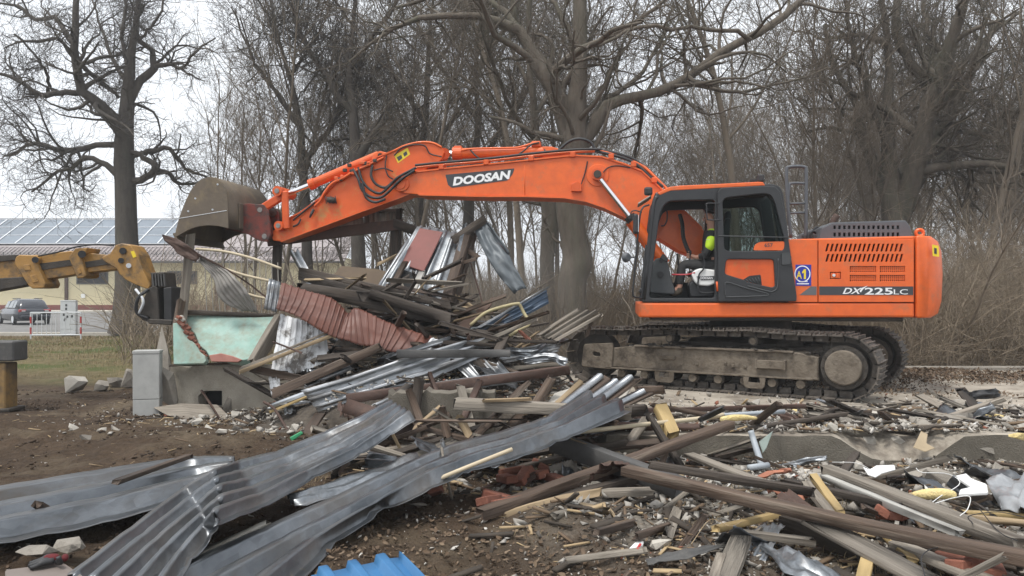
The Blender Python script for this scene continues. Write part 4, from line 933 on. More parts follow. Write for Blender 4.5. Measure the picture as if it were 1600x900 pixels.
for y_ in (YN + .02, YC1 - .02):
    path_obj('front_pillar', [U3(1006, 468, YN) * 1 + Vector((0, y_ - YN, 0)), U3(1020, 330, YN) + Vector((0, y_ - YN, 0)), U3(1027, 306, YN) + Vector((0, y_ - YN, 0))], .035, CABBLK, cab, 8, 8)
path_obj('front_header', [U3(1027, 304, YN) + Vector((0, .02, 0)), U3(1027, 304, YN) + Vector((0, .98, 0))], .04, CABBLK, cab, 2, 8)
path_obj('front_sill', [U3(1005, 455, YN) + Vector((0, .02, 0)), U3(1005, 455, YN) + Vector((0, .98, 0))], .05, CABBLK, cab, 2, 8)
gx = lambda t: U3(1007 + (1026 - 1007) * t, 458 + (306 - 458) * t, YN)
bm = bmesh.new(); vs = [bm.verts.new(gx(t) + Vector((0, y_, 0))) for t, y_ in ((0, .08), (0, .92), (1, .92), (1, .08))]; f = bm.faces.new(vs); bmesh.ops.solidify(bm, geom=[f], thickness=.006)
link('windscreen', bm_mesh('windscreen', bm), GLASS, cab)
plate('far_side_window', fz([(1122, 425), (1222, 425), (1204, 318), (1196, 312), (1122, 316)]), GLASS, cab, (), YC1 - .035, YC1 - .028)
# the door, swung back against the side of the cab
YD = YN - .075
d_out = [(1122, 471), (1121, 300), (1127, 293), (1196, 290), (1211, 291), (1219, 299), (1226, 330), (1245, 462), (1245, 471)]
d_win = [(1132, 392), (1129, 315), (1134, 309), (1195, 302), (1205, 305), (1211, 318), (1226, 376), (1225, 392)]
d_low = [(1132, 428), (1135, 405), (1209, 405), (1211, 447), (1206, 449), (1168, 441), (1162, 437)]
door = plate('cab_door', round_poly(UP(d_out, YD), .03), CABBLK, cab, [round_poly(UP(d_win, YD), .07), round_poly(UP(d_low, YD), .05)], YD, YD + .055, .012, 1)
plate('window_pane', round_poly(UP([(1130, 394), (1127, 312), (1200, 300), (1208, 305), (1228, 380), (1227, 394)], YD), .05), GLASS, door, (), YD + .028, YD + .034)
plate('lower_panel', round_poly(UP([(1131, 430), (1133, 403), (1211, 403), (1213, 450), (1206, 451), (1166, 443)], YD), .03), ORANGE_WORN, door, (), YD + .035, YD + .05)
vent = [(1160, 438), (1171, 431), (1189, 429), (1191, 446)]
plate('door_vent', round_poly(UP(vent, YD), .02), RUBBER, door, (), YD + .026, YD + .034)
for i in range(5): path_obj('vent_rib', [U3(1166 + i * 4.6, 437 - i * 1.1, YD + .022), U3(1172 + i * 4.2, 443, YD + .022)], .006, CABGREY, door, 2, 5)
plate('orange_band', round_poly(UP([(1177, 391), (1180, 382), (1187, 378), (1226, 377), (1226, 391)], YD), .03), ORANGE, door, (), YD + .010, YD + .022)
lettering('657', 1201, 383, 6, 13, YD + .006, DECAL_DK, door, .01)
path_obj('door_bead', [U3(1134, 463, YD - .008), U3(1133, 444, YD - .008), U3(1140, 442, YD - .008), U3(1165, 450, YD - .008), U3(1196, 458, YD - .008), U3(1195, 462, YD - .008), U3(1140, 464, YD - .008), U3(1134, 463, YD - .008)], .010, CABGREY, door, 50, 6)
path_obj('door_bead', [U3(1168, 447, YD - .008), U3(1200, 455, YD - .008), U3(1208, 455, YD - .008), U3(1215, 446, YD - .008), U3(1216, 404, YD - .008)], .010, CABGREY, door, 40, 6)
plate('door_latch', round_poly(UP([(1221, 414), (1221, 396), (1232, 394), (1236, 402), (1234, 413)], YD), .02), CABGREY, door, (), YD - .035, YD)
path_obj('window_rail', [U3(1122, 368.5, YD - .01), U3(1232, 371, YD - .01)], .009, CABGREY, door, 3, 6)
path_obj('door_grab_bar', [U3(1126, 318, YD - .04), U3(1105, 318, YD - .04), U3(1104, 323, YD - .04), U3(1105, 341, YD - .04), U3(1108, 343.5, YD - .04), U3(1126, 343.5, YD - .04)], .010, CABBLK, door, 30, 6)
path_obj('door_stay', [U3(1120, 440, YD), U3(1121, 455, YD)], .015, ORANGE_WORN, door, 2, 6)
# grab rail at the front pillar, mirrors, lamps
path_obj('grab_rail', [U3(1014, 320, YN - .02), U3(1004, 325, YN - .12), U3(999, 345, YN - .14), U3(991, 430, YN - .14), U3(989, 458, YN - .14), U3(992, 464, YN - .12), U3(1002, 466, YN - .01)], .014, CABBLK, cab, 40, 7)
mr = empty('mirror'); mr.parent = cab
box_obj('mirror_shell', U3(993, 350, YN - .12), (.075, .20, .30), CABBLK, mr, .03, 2); box_obj('mirror_face', U3(993, 350, YN - .12) + Vector((.041, 0, 0)), (.006, .17, .26), CHROME, mr, 0)
path_obj('mirror_arm', [U3(1003, 332, YN - .1), U3(993, 329, YN - .12), U3(986, 332, YN - .12), U3(985, 345, YN - .12)], .010, CABBLK, mr, 14, 6)
mr2 = empty('mirror'); mr2.parent = cab; bm = bmesh.new()
c = U3(979, 402, YN - .2); bm_tube(bm, c + Vector((-.02, .02, 0)), c + Vector((.03, -.03, 0)), .085, 18, .06); bevel(bm, .015, 2)
link('mirror_shell', bm_mesh('mirror_shell', bm), HOODGREY, mr2); path_obj('mirror_arm', [c, U3(991, 402, YN - .14)], .012, CABBLK, mr2, 2, 6)
lm = empty('work_lamp'); lm.parent = cab
box_obj('lamp_shell', U3(1013, 299, -1.1), (.13, .10, .13), RUBBER, lm, .03, 2); box_obj('lamp_bracket', U3(1016, 305, -1.1), (.03, .03, .12), RUBBER, lm, .004)
box_obj('sun_visor', U3(1006, 315, YN + .3), (.22, .5, .02), CONC_LIGHT, cab, .005, 1, Matrix.Rotation(R(-32), 3, 'Y'))
lm2 = empty('work_lamp'); lm2.parent = cab; box_obj('lamp_shell', U3(1188, 279, -.6), (.11, .14, .12), RUBBER, lm2, .02); box_obj('lamp_bracket', U3(1178, 282, -.6), (.14, .04, .04), RUBBER, lm2, .005)
path_obj('wiper', [U3(1020, 455, -.95), U3(1036, 405, -.95), U3(1039, 398, -.95)], .008, CABBLK, cab, 6, 5)
for q in ([(1030, 352), (1036, 352), (1040, 348), (1042, 330)],):
    path_obj('inner_grab_bar', [U3(a_, b_, YC1 - .12) for a_, b_ in ((1033, 353), (1038, 352), (1042, 344), (1042, 330), (1037, 328))], .011, CABBLK, cab, 20, 6)
# inside: console, seat, levers
con = up('console', [(1016, 458), (1018, 420), (1024, 404), (1036, 402), (1044, 412), (1050, 440), (1055, 452), (1054, 460)], CABGREY, -1.06, .30, (), .02, 1, parent=cab, r=.03)
up('monitor', [(1031, 404), (1036, 396), (1044, 404), (1043, 410)], CABBLK, -1.08, .2, (), .01, 1, parent=cab)
tube_obj('speaker_knob', U3(1032, 429, -1.09), U3(1032, 429, -1.05), .05, RUBBER, cab, 14); tube_obj('drink_ring', U3(1033, 408, -1.085), U3(1033, 408, -1.055), .03, RUBBER, cab, 12)
seat = empty('seat'); seat.parent = cab
up('seat_cushion', [(1078, 432), (1078, 424), (1090, 419), (1135, 420), (1135, 434)], RUBBER, -1.10, .48, (), .03, 1, parent=seat, r=.04)
up('backrest', [(1122, 425), (1128, 360), (1134, 340), (1142, 340), (1140, 400), (1134, 425)], RUBBER, -1.08, .44, (), .03, 1, parent=seat, r=.05)
up('headrest', [(1132, 345), (1134, 330), (1140, 329), (1144, 334), (1142, 346)], RUBBER, -1.0, .28, (), .03, 1, parent=seat, r=.03)
up('seat_base', [(1079, 464), (1076, 444), (1086, 436), (1120, 434), (1120, 464)], CABBLK, -1.08, .42, (), .02, 1, parent=seat, r=.04)
pod = up('white_arm_pod', [(1080, 428), (1086, 422), (1094, 419), (1118, 422), (1118, 443), (1108, 447), (1092, 446), (1085, 440)], WHITE, -1.20, .12, (), .02, 1, parent=cab, r=.03)
up('pod_stripe', [(1088, 432), (1116, 431), (1116, 437), (1096, 438)], DECAL_DK, -1.207, .005, (), 0, parent=pod); lettering('DOOSAN', 1104, 434.3, 4, 20, -1.2085, WHITE_CLR, pod, .02, .2)
path_obj('red_safety_lever', [U3(1050, 429, -1.1), U3(1074, 429, -1.15), U3(1086, 426, -1.2)], .014, mat('red_lever', (.40, .02, .03), None, rough=.4), cab, 8, 6)
path_obj('console_guard', [U3(1117, 457, -1.22), U3(1096, 457, -1.22), U3(1091, 450, -1.22), U3(1092, 430, -1.22), U3(1100, 418, -1.22), U3(1099, 398, -1.22), U3(1096, 392, -1.22)], .012, CABBLK, cab, 40, 6)
P = catmull([U3(1062, 335, -.55), U3(1066, 350, -.6), U3(1068, 372, -.7), U3(1076, 394, -.8)], 34); V, F = tubes(P[None], (.030 + .005 * (np.arange(34) % 2))[None], 8)
link('corrugated_duct', np_mesh('corrugated_duct', V, F), RUBBER, cab)
path_obj('joystick', [U3(1078, 420, -.95), U3(1078, 398, -.95)], .014, RUBBER, cab, 3, 6); box_obj('joystick_grip', U3(1078, 396, -.95), (.05, .05, .10), RUBBER, cab, .015)
path_obj('travel_lever', [U3(1050, 455, -.8), U3(1060, 420, -.8), U3(1058, 396, -.8)], .012, RUBBER, cab, 8, 6)
box_obj('pedal', U3(1030, 460, -.9), (.2, .12, .03), RUBBER, cab, .005, 1, Matrix.Rotation(R(25), 3, 'Y'))

# --- boom, arm, bucket, all in the machine's middle plane
YB = -.27
boom_pts = [(620, 293), (624, 281), (640, 271), (700, 264), (800, 254), (890, 244.5), (905, 242.5), (940, 246), (975, 257), (1003, 268), (1031, 294), (1058, 320), (1098, 358), (1112, 378), (1106, 394), (1086, 402), (1060, 392), (1028, 372), (1000, 352), (985, 344), (974, 337), (945, 324), (916, 314), (882, 308.5), (824, 306.5), (760, 306), (700, 305), (655, 304), (632, 302)]
boom = plate('boom', UP(boom_pts, YB), ORANGE, ex, (), YB, .27, .012, 1)
def strip_along(name, pts, yl, wid, th, m, parent, y2=None):   # flat bar following a line in the plane, wid across y
    P = [U3(a, b, yl) for a, b in pts]; bm = bmesh.new()
    for a, b in zip(P, P[1:]):
        d = b - a; c = (a + b) / 2; c.y = 0
        bm_box(bm, c, (d.length + .01, wid, th), Matrix.Rotation(-math.atan2(d.z, d.x), 3, 'Y'))
    return link(name, bm_mesh(name, bm), m, parent)
strip_along('top_flange', [(640, 270), (700, 263), (800, 253), (895, 243), (940, 245), (975, 256), (1003, 267), (1031, 293), (1058, 319), (1096, 356)], YB, .60, .025, ORANGE, boom)
strip_along('bottom_flange', [(655, 304.5), (760, 307), (824, 307), (882, 309), (916, 314.5), (945, 324.5), (974, 338), (1000, 353), (1028, 373)], YB, .60, .025, ORANGE, boom)
lp = plate('name_plate', round_poly(UP([(696, 273), (804, 263), (801, 272), (793, 282), (706, 293.5), (700, 289)], YB), .02), DECAL_DK, boom, (), YB - .005, YB - .001)
lettering('DOOSAN', 752.5, 278.2, 15.5, 92, YB - .0065, WHITE_CLR, lp, .045, .22, R(5.6))
# boom cylinder lug and cylinder
cxx, czz = U(934, 274, YB)
plate('cylinder_boss', [(cxx + .19 * math.cos(a), czz + .19 * math.sin(a)) for a in np.linspace(0, 2 * math.pi, 24, endpoint=False)], ORANGE, boom, (), YB - .02, YB, .008, 0)
tube_obj('pin', (cxx, YB - .16, czz), (cxx, YB, czz), .065, STEEL_DARK, boom, 14); tube_obj('rod_eye', (cxx, YB - .13, czz), (cxx, YB - .03, czz), .10, ORANGE_WORN, boom, 18)
bc = empty('boom_cylinder'); bc.parent = ex
tube_obj('rod', U3(937, 279, YB - .08), U3(986, 341, YB - .08), .045, CHROME, bc, 14)
tube_obj('barrel', U3(985, 340, YB - .08), U3(1040, 412, YB - .08), .085, ORANGE, bc, 16); tube_obj('gland', U3(983, 337.5, YB - .08), U3(988.5, 345, YB - .08), .095, RUBBER, bc, 16)
bc2 = empty('boom_cylinder'); bc2.parent = ex
tube_obj('rod', U3(937, 279, YB - .08) + Vector((0, .7, 0)), U3(986, 341, YB - .08) + Vector((0, .7, 0)), .045, CHROME, bc2, 14); tube_obj('barrel', U3(985, 340, YB - .08) + Vector((0, .7, 0)), U3(1040, 412, YB - .08) + Vector((0, .7, 0)), .085, ORANGE, bc2, 16)
# bits on the boom face
plate('bracket_box', UP([(893, 300), (893, 289), (902, 284), (909, 289), (909, 300)], YB), ORANGE_WORN, boom, (), YB - .09, YB - .001, .006, 0)
multi_path('lead', [[U3(918, 252, YB - .01), U3(914, 270, YB - .015), U3(909, 285, YB - .03), U3(906, 294, YB - .05)], [U3(940, 272, YB - .05), U3(950, 262, YB - .02), U3(965, 259, YB - .01), U3(985, 262, YB - .02)]], .010, RUBBER, boom)
path_obj('weld_bead', [U3(820, 258, YB - .001), U3(820, 305, YB - .001)], .006, ORANGE, boom, 2, 5)
# pipes on top of the boom
pipes = []
for k in range(3):
    y_ = -.24 + .10 * k; o_ = 1.2 * k
    pipes.append([U3(650, 262 - o_, y_), U3(690, 258 - o_, y_), U3(760, 252 - o_, y_), U3(830, 244 - o_, y_), U3(895, 238 - o_, y_), U3(940, 237 - o_, y_), U3(975, 248 - o_, y_), U3(1003, 259 - o_, y_), U3(1032, 286 - o_, y_), U3(1052, 306 - o_, y_)])
multi_path('boom_pipe', pipes[:2], .022, ORANGE, boom, 7, 60); multi_path('boom_hose', [pipes[2]] + [[a_ + Vector((0, -.05, .035)) for a_ in pipes[0][:6]]], .022, RUBBER, boom, 7, 60)
multi_path('boom_hose', [[U3(870, 238, -.2), U3(888, 222, -.2), U3(905, 217, -.2), U3(922, 222, -.2), U3(930, 234, -.2)], [U3(930, 236, -.26), U3(960, 243, -.28), U3(990, 254, -.28), U3(1020, 280, -.28), U3(1036, 292, -.28)], [U3(935, 234, -.2), U3(965, 240, -.22), U3(995, 252, -.22), U3(1028, 284, -.22)]], .026, RUBBER, boom, 7, 30)
for px, py in ((690, 259), (760, 252), (830, 246), (895, 240), (955, 243), (990, 255), (1022, 280)): box_obj('pipe_clamp', U3(px, py + 2, YB) + Vector((0, .12, 0)), (.09, .34, .09), ORANGE_WORN, boom, .01)
# arm cylinder above the boom
ac = empty('arm_cylinder'); ac.parent = ex
a0, a1 = U3(712, 240, 0), U3(852, 237.5, 0)
tube_obj('barrel', a0, a1, .092, ORANGE, ac, 20); tube_obj('gland', U3(708, 240, 0), U3(722, 239.8, 0), .115, ORANGE_WORN, ac, 18); tube_obj('rod', U3(692, 240.3, 0), U3(712, 240, 0), .055, CHROME, ac, 14)
tube_obj('rod_eye', U3(694, 240, -.10), U3(694, 240, .10), .10, ORANGE_WORN, ac, 16)
plate('rear_lug', UP([(848, 246), (848, 229), (862, 229), (905, 242), (905, 247), (860, 250)], -.12), ORANGE, ac, (), -.13, .13, .012, 1)
path_obj('cylinder_pipe', [U3(718, 236, -.08), U3(738, 232.5, -.11), U3(800, 231, -.11), U3(815, 229, -.10), U3(832, 224, -.09), U3(842, 223, -.05)], .018, ORANGE, ac, 40, 7)
multi_path('cylinder_hose', [[U3(842, 223, -.08), U3(830, 226, -.14), U3(818, 236, -.17), U3(806, 244, -.18)], [U3(848, 226, -.05), U3(852, 236, -.14), U3(858, 242, -.17)], [U3(735, 234, -.1), U3(742, 242, -.16), U3(752, 250, -.18)]], .014, RUBBER, ac)
box_obj('port_block', U3(838, 226, 0), (.16, .16, .10), ORANGE_WORN, ac, .015); box_obj('port_block', U3(716, 233, 0), (.14, .12, .10), ORANGE_WORN, ac, .012)
# arm
YA = -.19
arm_pts = [(694, 238), (690, 230), (678, 224.5), (664, 222.5), (648, 224), (630, 229), (614, 237), (600, 243), (590, 247), (575, 256), (552, 268), (528, 284), (508, 305), (493, 315), (470, 333), (452, 342), (437, 354), (427, 360), (423, 368), (427, 376), (440, 377), (470, 366), (500, 354), (534, 341), (567, 329), (595, 318), (617, 311), (640, 302), (652, 290), (660, 276), (668, 262), (680, 258), (690, 249)]
arm = plate('arm', UP(arm_pts, YA), ORANGE_TAN, ex, (), YA, .19, .012, 1)
strip_along('arm_top_flange', [(614, 236), (590, 246), (575, 255), (552, 267), (528, 283), (508, 304), (470, 332), (452, 341)], YA, .44, .022, ORANGE_WORN, arm)
strip_along('arm_bottom_flange', [(440, 377.5), (500, 355), (567, 330), (617, 312), (640, 303)], YA, .44, .022, ORANGE, arm)
path_obj('horn_rim', [U3(a_, b_, YA - .005) for a_, b_ in ((600, 243), (614, 236.5), (630, 228.5), (648, 223.5), (664, 222), (678, 224), (690, 230))], .02, ORANGE, arm, 40, 6)
dl = plate('decal', UP([(616, 243), (637, 231), (641, 241), (622, 255)], YA), YEL_DEC, arm, (), YA - .004, YA - .001)
plate('decal_mark', UP([(620, 246), (627, 242), (629, 247), (623, 252)], YA), DECAL_DK, dl, (), YA - .007, YA - .0042); plate('decal_mark', UP([(630, 240), (635, 236), (637, 241), (632, 245)], YA), DECAL_DK, dl, (), YA - .007, YA - .0042)
px_, pz_ = U(629, 289, YA); tube_obj('pivot_pin', (px_, YB - .05, pz_), (px_, .32, pz_), .085, ORANGE_WORN, arm, 18)
plate('pivot_boss', [(px_ + .15 * math.cos(a), pz_ + .13 * math.sin(a)) for a in np.linspace(0, 2 * math.pi, 20, endpoint=False)], ORANGE_WORN, arm, (), YB - .03, YB, .008, 0)
# bucket cylinder
bk = empty('bucket_cylinder'); bk.parent = ex
tube_obj('barrel', U3(487, 288, 0), U3(592, 243, 0), .085, ORANGE_WORN, bk, 18); tube_obj('rod', U3(447, 304, 0), U3(487, 288, 0), .045, CHROME, bk, 14); tube_obj('gland', U3(484, 289, 0), U3(492, 286, 0), .10, ORANGE_WORN, bk, 16)
plate('cylinder_lug', UP([(580, 254), (584, 240), (594, 236), (606, 239), (610, 247), (600, 255)], -.12), ORANGE, bk, (), -.14, .14, .01, 1)
tube_obj('pin', U3(594, 243, -.18), U3(594, 243, .18), .045, STEEL_DARK, bk, 12)
# hoses on the arm
multi_path('arm_hose', [[U3(552, 264, YA - .05), U3(560, 280, YA - .12), U3(566, 297, YA - .14), U3(580, 308, YA - .14), U3(596, 308, YA - .14), U3(610, 297, YA - .14), U3(626, 281, YA - .16), U3(648, 266, YA - .14)],
    [U3(560, 262, YA - .05), U3(566, 282, YA - .10), U3(578, 296, YA - .12), U3(594, 302, YA - .12), U3(608, 291, YA - .12), U3(622, 277, YA - .14), U3(650, 262, YA - .12)],
    [U3(582, 258, YA - .04), U3(580, 275, YA - .08), U3(588, 288, YA - .09), U3(602, 293, YA - .09), U3(614, 284, YA - .10)],
    [U3(566, 286, YA - .16), U3(572, 308, YA - .17), U3(586, 316, YA - .17), U3(602, 311, YA - .17)]], .024, RUBBER, arm, 7, 36)
multi_path('arm_lead', [[U3(604, 243, YA - .03), U3(602, 260, YA - .05), U3(606, 274, YA - .05), U3(614, 280, YA - .04)], [U3(584, 266, YA - .04), U3(600, 263, YA - .05), U3(614, 268, YA - .04)], [U3(616, 243, YA - .02), U3(628, 231, YA - .03), U3(648, 226, YA - .03), U3(664, 228, YA - .03), U3(672, 240, YA - .03), U3(690, 245, YA - .08)]], .012, RUBBER, arm, 6, 24)
multi_path('arm_pipe', [[U3(556, 264, YA - .05), U3(540, 276, YA - .06), U3(520, 286, YA - .06), U3(508, 300, YA - .06), U3(500, 314, YA - .06), U3(492, 322, YA - .06)], [U3(600, 246, YA - .04), U3(575, 258, YA - .05), U3(545, 272, YA - .05)]], .024, ORANGE_WORN, arm, 7, 24)
multi_path('arm_pipe', [[U3(492, 316, YA - .04), U3(475, 330, YA - .05), U3(458, 344, YA - .04)], [U3(470, 342, YA - .05), U3(466, 350, YA - .06), U3(458, 354, YA - .04)]], .016, RUBBER, arm, 7, 16)
for px, py in ((490, 327), (488, 331)): path_obj('hose_end', [U3(px, py, YA - .07), U3(px - 4, py + 9, YA - .07)], .03, RUBBER, arm, 2, 8, r_end=.015)
path_obj('grease_block', [U3(512, 312, YA - .05), U3(524, 313, YA - .05)], .05, STEEL_DARK, arm, 3, 8)
for i in range(7): path_obj('lead_bundle', [U3(508 + i * 2.6, 306 + (i % 3), YA - .07), U3(510 + i * 2.6, 318 - (i % 2) * 2, YA - .08)], .008, RUBBER, arm, 2, 5)
rr = random.Random(2)
for i in range(14):
    a_ = rr.choice([(553, 268), (560, 262), (572, 256), (541, 268), (548, 260), (536, 274), (583, 251), (566, 253), (528, 280)]); box_obj('pipe_fitting', U3(a_[0] + rr.uniform(-4, 4), a_[1] + rr.uniform(-3, 3), YA - .05), (.07, .06, .06), rr.choice([STEEL_DARK, ORANGE_WORN]), arm, .01)
PINM = mat('worn_pin_end', (.30, .29, .27), (.20, .19, .18), 20, .5, metal=.4)
# link and quick coupler
lk = empty('bucket_linkage'); lk.parent = ex
def bar_link(name, a, b, yl, w_, th, m, par):
    A, B = U3(a[0], a[1], yl), U3(b[0], b[1], yl); d = B - A; o = box_obj(name, (A + B) / 2, (d.length + w_ * .8, th, w_), m, par, .02, 1, Matrix.Rotation(-math.atan2(d.z, d.x), 3, 'Y')); return o
for yl in (-.28, .24): bar_link('side_link', (445, 303), (447, 354), yl, .13, .05, ORANGE_WORN, lk)
for yl in (-.16, .12): bar_link('upper_link', (445, 304), (410, 326), yl, .15, .08, ORANGE_WORN, lk)
for (a, b), rad in (((445, 302), .09), ((447, 355), .085)):
    p = U3(a, b, 0)
    tube_obj('pin', (p.x, -.34, p.z), (p.x, .32, p.z), rad * .5, PINM, lk, 14); tube_obj('pin_boss', (p.x, -.325, p.z), (p.x, .30, p.z), rad, ORANGE_WORN, lk, 16)
cp = plate('coupler', UP([(388, 324), (396, 320), (409, 319), (417, 327), (419, 342), (424, 356), (425, 368), (418, 378), (408, 377), (402, 366), (394, 360), (388, 345)], -.26), RED_RUST, lk, (), -.28, -.20, .01, 1)
c2 = link('coupler', cp.data, None, lk); c2.location.y = .46
box_obj('coupler_cross_plate', U3(397, 345, 0), (.12, .46, .5), RED_RUST, lk, .02)
for (a, b) in ((408.5, 328.5), (415.5, 369.5)):
    p = U3(a, b, -.26); tube_obj('pin', (p.x, -.33, p.z), (p.x, .32, p.z), .045, PINM, lk, 14); tube_obj('pin_boss', (p.x, -.315, p.z), (p.x, .30, p.z), .085, STEEL_DARK, lk, 16)
# bucket: two side plates and a curled shell
BW = .80
bkt = empty('bucket'); bkt.parent = ex
side = [(272, 372), (275, 358), (279, 342), (284, 328), (290, 313), (297, 299), (303, 290), (313, 281.5), (326, 276), (338, 277.5), (345, 284), (351, 292), (355, 302), (356.5, 330), (357, 357), (342, 353.5), (325, 352), (310, 354), (297, 358), (284, 365)]
sp_ = UP(side, -BW)
plate('side_plate', sp_, BUCKET, bkt, (), -BW, -BW + .05, .006, 0); plate('side_plate', sp_, BUCKET, bkt, (), BW - .05, BW, .006, 0)
shell = sp_[0:15]
V_ = []; F_ = []
sc = Vector((np.mean([p[0] for p in sp_]), 0, np.mean([p[1] for p in sp_])))
for (x, z) in shell: 
    for y_ in (-BW + .005, BW - .005): V_.append((x, y_, z))
for (x, z) in shell:
    dx, dz = x - sc.x, z - sc.z; L = math.hypot(dx, dz)
    for y_ in (-BW + .005, BW - .005): V_.append((x - dx / L * .045, y_, z - dz / L * .045))
ns = len(shell); o_ = ns * 2
for i in range(ns - 1):
    F_ += [(i * 2, i * 2 + 1, i * 2 + 3, i * 2 + 2), (o_ + i * 2 + 2, o_ + i * 2 + 3, o_ + i * 2 + 1, o_ + i * 2)]
F_ += [(0, o_, o_ + 1, 1), (o_ - 2, o_ - 1, 2 * o_ - 1, 2 * o_ - 2)]
for i in range(ns - 1): F_ += [(i * 2, i * 2 + 2, o_ + i * 2 + 2, o_ + i * 2), (i * 2 + 1, o_ + i * 2 + 1, o_ + i * 2 + 3, i * 2 + 3)]
me = np_mesh('shell', V_, np.array(F_)); bm = bmesh.new(); bm.from_mesh(me); bmesh.ops.recalc_face_normals(bm, faces=bm.faces); bm.to_mesh(me); bm.free()
link('shell', me, BUCKET, bkt)
path_obj('weld_seam', [U3(279, 341.5, -BW - .002), U3(300, 338, -BW - .002), U3(354, 329, -BW - .002)], .006, ALU, bkt, 8, 5)
e0 = U3(272, 372, -BW)
box_obj('cutting_edge', (e0.x + .03, 0, e0.z + .0), (.20, 2 * BW, .04), BUCKET, bkt, .008, 1, Matrix.Rotation(R(62), 3, 'Y'))
# wear plate and mounting ears on the back
xb_ = sp_[13][0]; z0_, z1_ = sp_[14][1], sp_[12][1]
box_obj('wear_plate', (xb_ + .018, .02, (z0_ + z1_) / 2 - .05), (.03, .95, (z1_ - z0_) * .75), BUCKET, bkt, .008)
for y_ in (-.32, .30):
    ear = UP([(352, 322), (390, 318), (412, 320), (420, 330), (424, 366), (418, 378), (404, 376), (388, 366), (352, 358)], -.3)
    plate('mounting_ear', ear, RED_RUST if y_ < 0 else BUCKET, bkt, (), y_, y_ + .05, .008, 0)
for y_ in (-.55, .5): plate('rib', UP([(352, 300), (366, 322), (366, 352), (352, 357)], -.5), BUCKET, bkt, (), y_, y_ + .04, .006, 0)
bm = bmesh.new()
for px, py in ((332, 327.5), (340, 288), (305, 310), (294, 330)): bm_tube(bm, U3(px, py, -BW - .012), U3(px, py, -BW + .002), .018, 8)
link('bolt_head', bm_mesh('bolt_head', bm), ALU, bkt)

# --- the operator in the seat: one skinned body, clothes over it
def skin_obj(name, joints, bones, m, parent=None, sub=2, root=0):
    me = bpy.data.meshes.new(name); me.from_pydata([j[0] for j in joints], bones, []); o = bpy.data.objects.new(name, me); COL.objects.link(o)
    o.modifiers.new('skin', 'SKIN'); sv = me.skin_vertices[0].data
    for v, j in zip(sv, joints): v.radius = (j[1], j[2] if len(j) > 2 else j[1]); v.use_root = False
    sv[root].use_root = True
    s = o.modifiers.new('sub', 'SUBSURF'); s.levels = sub; s.render_levels = sub
    dg = bpy.context.evaluated_depsgraph_get(); m2 = bpy.data.meshes.new_from_object(o.evaluated_get(dg)); o.modifiers.clear(); o.data = m2; bpy.data.meshes.remove(me)
    m2.polygons.foreach_set('use_smooth', np.ones(len(m2.polygons), dtype=bool)); m2.materials.clear(); m2.materials.append(m); m2.name = name
    if parent is not None: o.parent = parent
    return o
SKIN = mat('skin', (.50, .27, .19), (.46, .24, .17), 8, .55); JACKET = mat('black_work_jacket', (.018, .018, .02), (.03, .03, .032), 8, .8); HIVIS = mat('yellow_high_visibility_cloth', (.55, .80, .03), (.48, .72, .03), 6, .7)
TROUS = mat('dark_grey_work_trousers', (.028, .028, .03), (.05, .048, .045), 8, .85); BOOT = mat('brown_work_boots', (.06, .045, .03), (.09, .07, .05), 8, .8); REFL = mat('silver_reflective_band', (.55, .56, .58), None, rough=.35)
pr = empty('person', EXC, EYAW, 'operator in black cap and yellow and black work jacket sitting in the cab', 'person')
yp = -.86; S3 = lambda a, b, dy=0: U3(a, b, yp + dy)
shoulder, elbow, wrist, hand = S3(1110, 366, -.2), S3(1104, 398, -.24), S3(1088, 402, -.13), S3(1079, 399, -.09)
sh2, el2, wr2, ha2 = S3(1110, 366, .2), S3(1104, 398, .25), S3(1088, 402, .14), S3(1079, 399, .1)
hip, chest, neck, head, crown = S3(1116, 414), S3(1113, 378), S3(1111, 354), S3(1107, 343), S3(1108, 331)
k1, a1_, t1 = S3(1066, 412, -.12), S3(1062, 450, -.12), S3(1048, 459, -.12)
k2, a2_, t2 = S3(1066, 412, .12), S3(1060, 450, .12), S3(1046, 459, .12)
h1, h2 = S3(1112, 416, -.09), S3(1112, 416, .09)
J = [(hip, .13, .15), (chest, .12, .17), (neck, .055), (head, .075, .08), (crown, .088, .085), (shoulder, .06), (elbow, .045), (wrist, .032), (sh2, .06), (el2, .045), (wr2, .032), (h1, .085), (k1, .062), (a1_, .045), (t1, .035), (h2, .085), (k2, .062), (a2_, .045), (t2, .035), (S3(1112, 395), .115, .15), (S3(1102, 344), .04), (hand, .035, .03), (ha2, .035, .03)]
Bn = [(0, 19), (19, 1), (1, 2), (2, 3), (3, 4), (1, 5), (5, 6), (6, 7), (1, 8), (8, 9), (9, 10), (0, 11), (11, 12), (12, 13), (13, 14), (0, 15), (15, 16), (16, 17), (17, 18), (3, 20), (7, 21), (10, 22)]
skin_obj('body', J, Bn, SKIN, pr)
for sgn, hd, wr in ((-1, hand, wrist), (1, ha2, wr2)):
    for i in range(5):
        if i < 4:
            b0 = hd + Vector((-.02, .0, .026 - i * .02)); P_ = [b0, b0 + Vector((-.035, sgn * .022, 0)), b0 + Vector((-.030, -sgn * .01 + sgn * .045, -.004)), b0 + Vector((.0, sgn * .045, -.006))]
        else:
            b0 = hd + Vector((.01, 0, .028)); P_ = [b0, b0 + Vector((-.025, sgn * .012, .028)), b0 + Vector((-.05, sgn * .02, .026))]
        path_obj('finger', P_, .0095, SKIN, pr, 8, 7, r_end=.007)
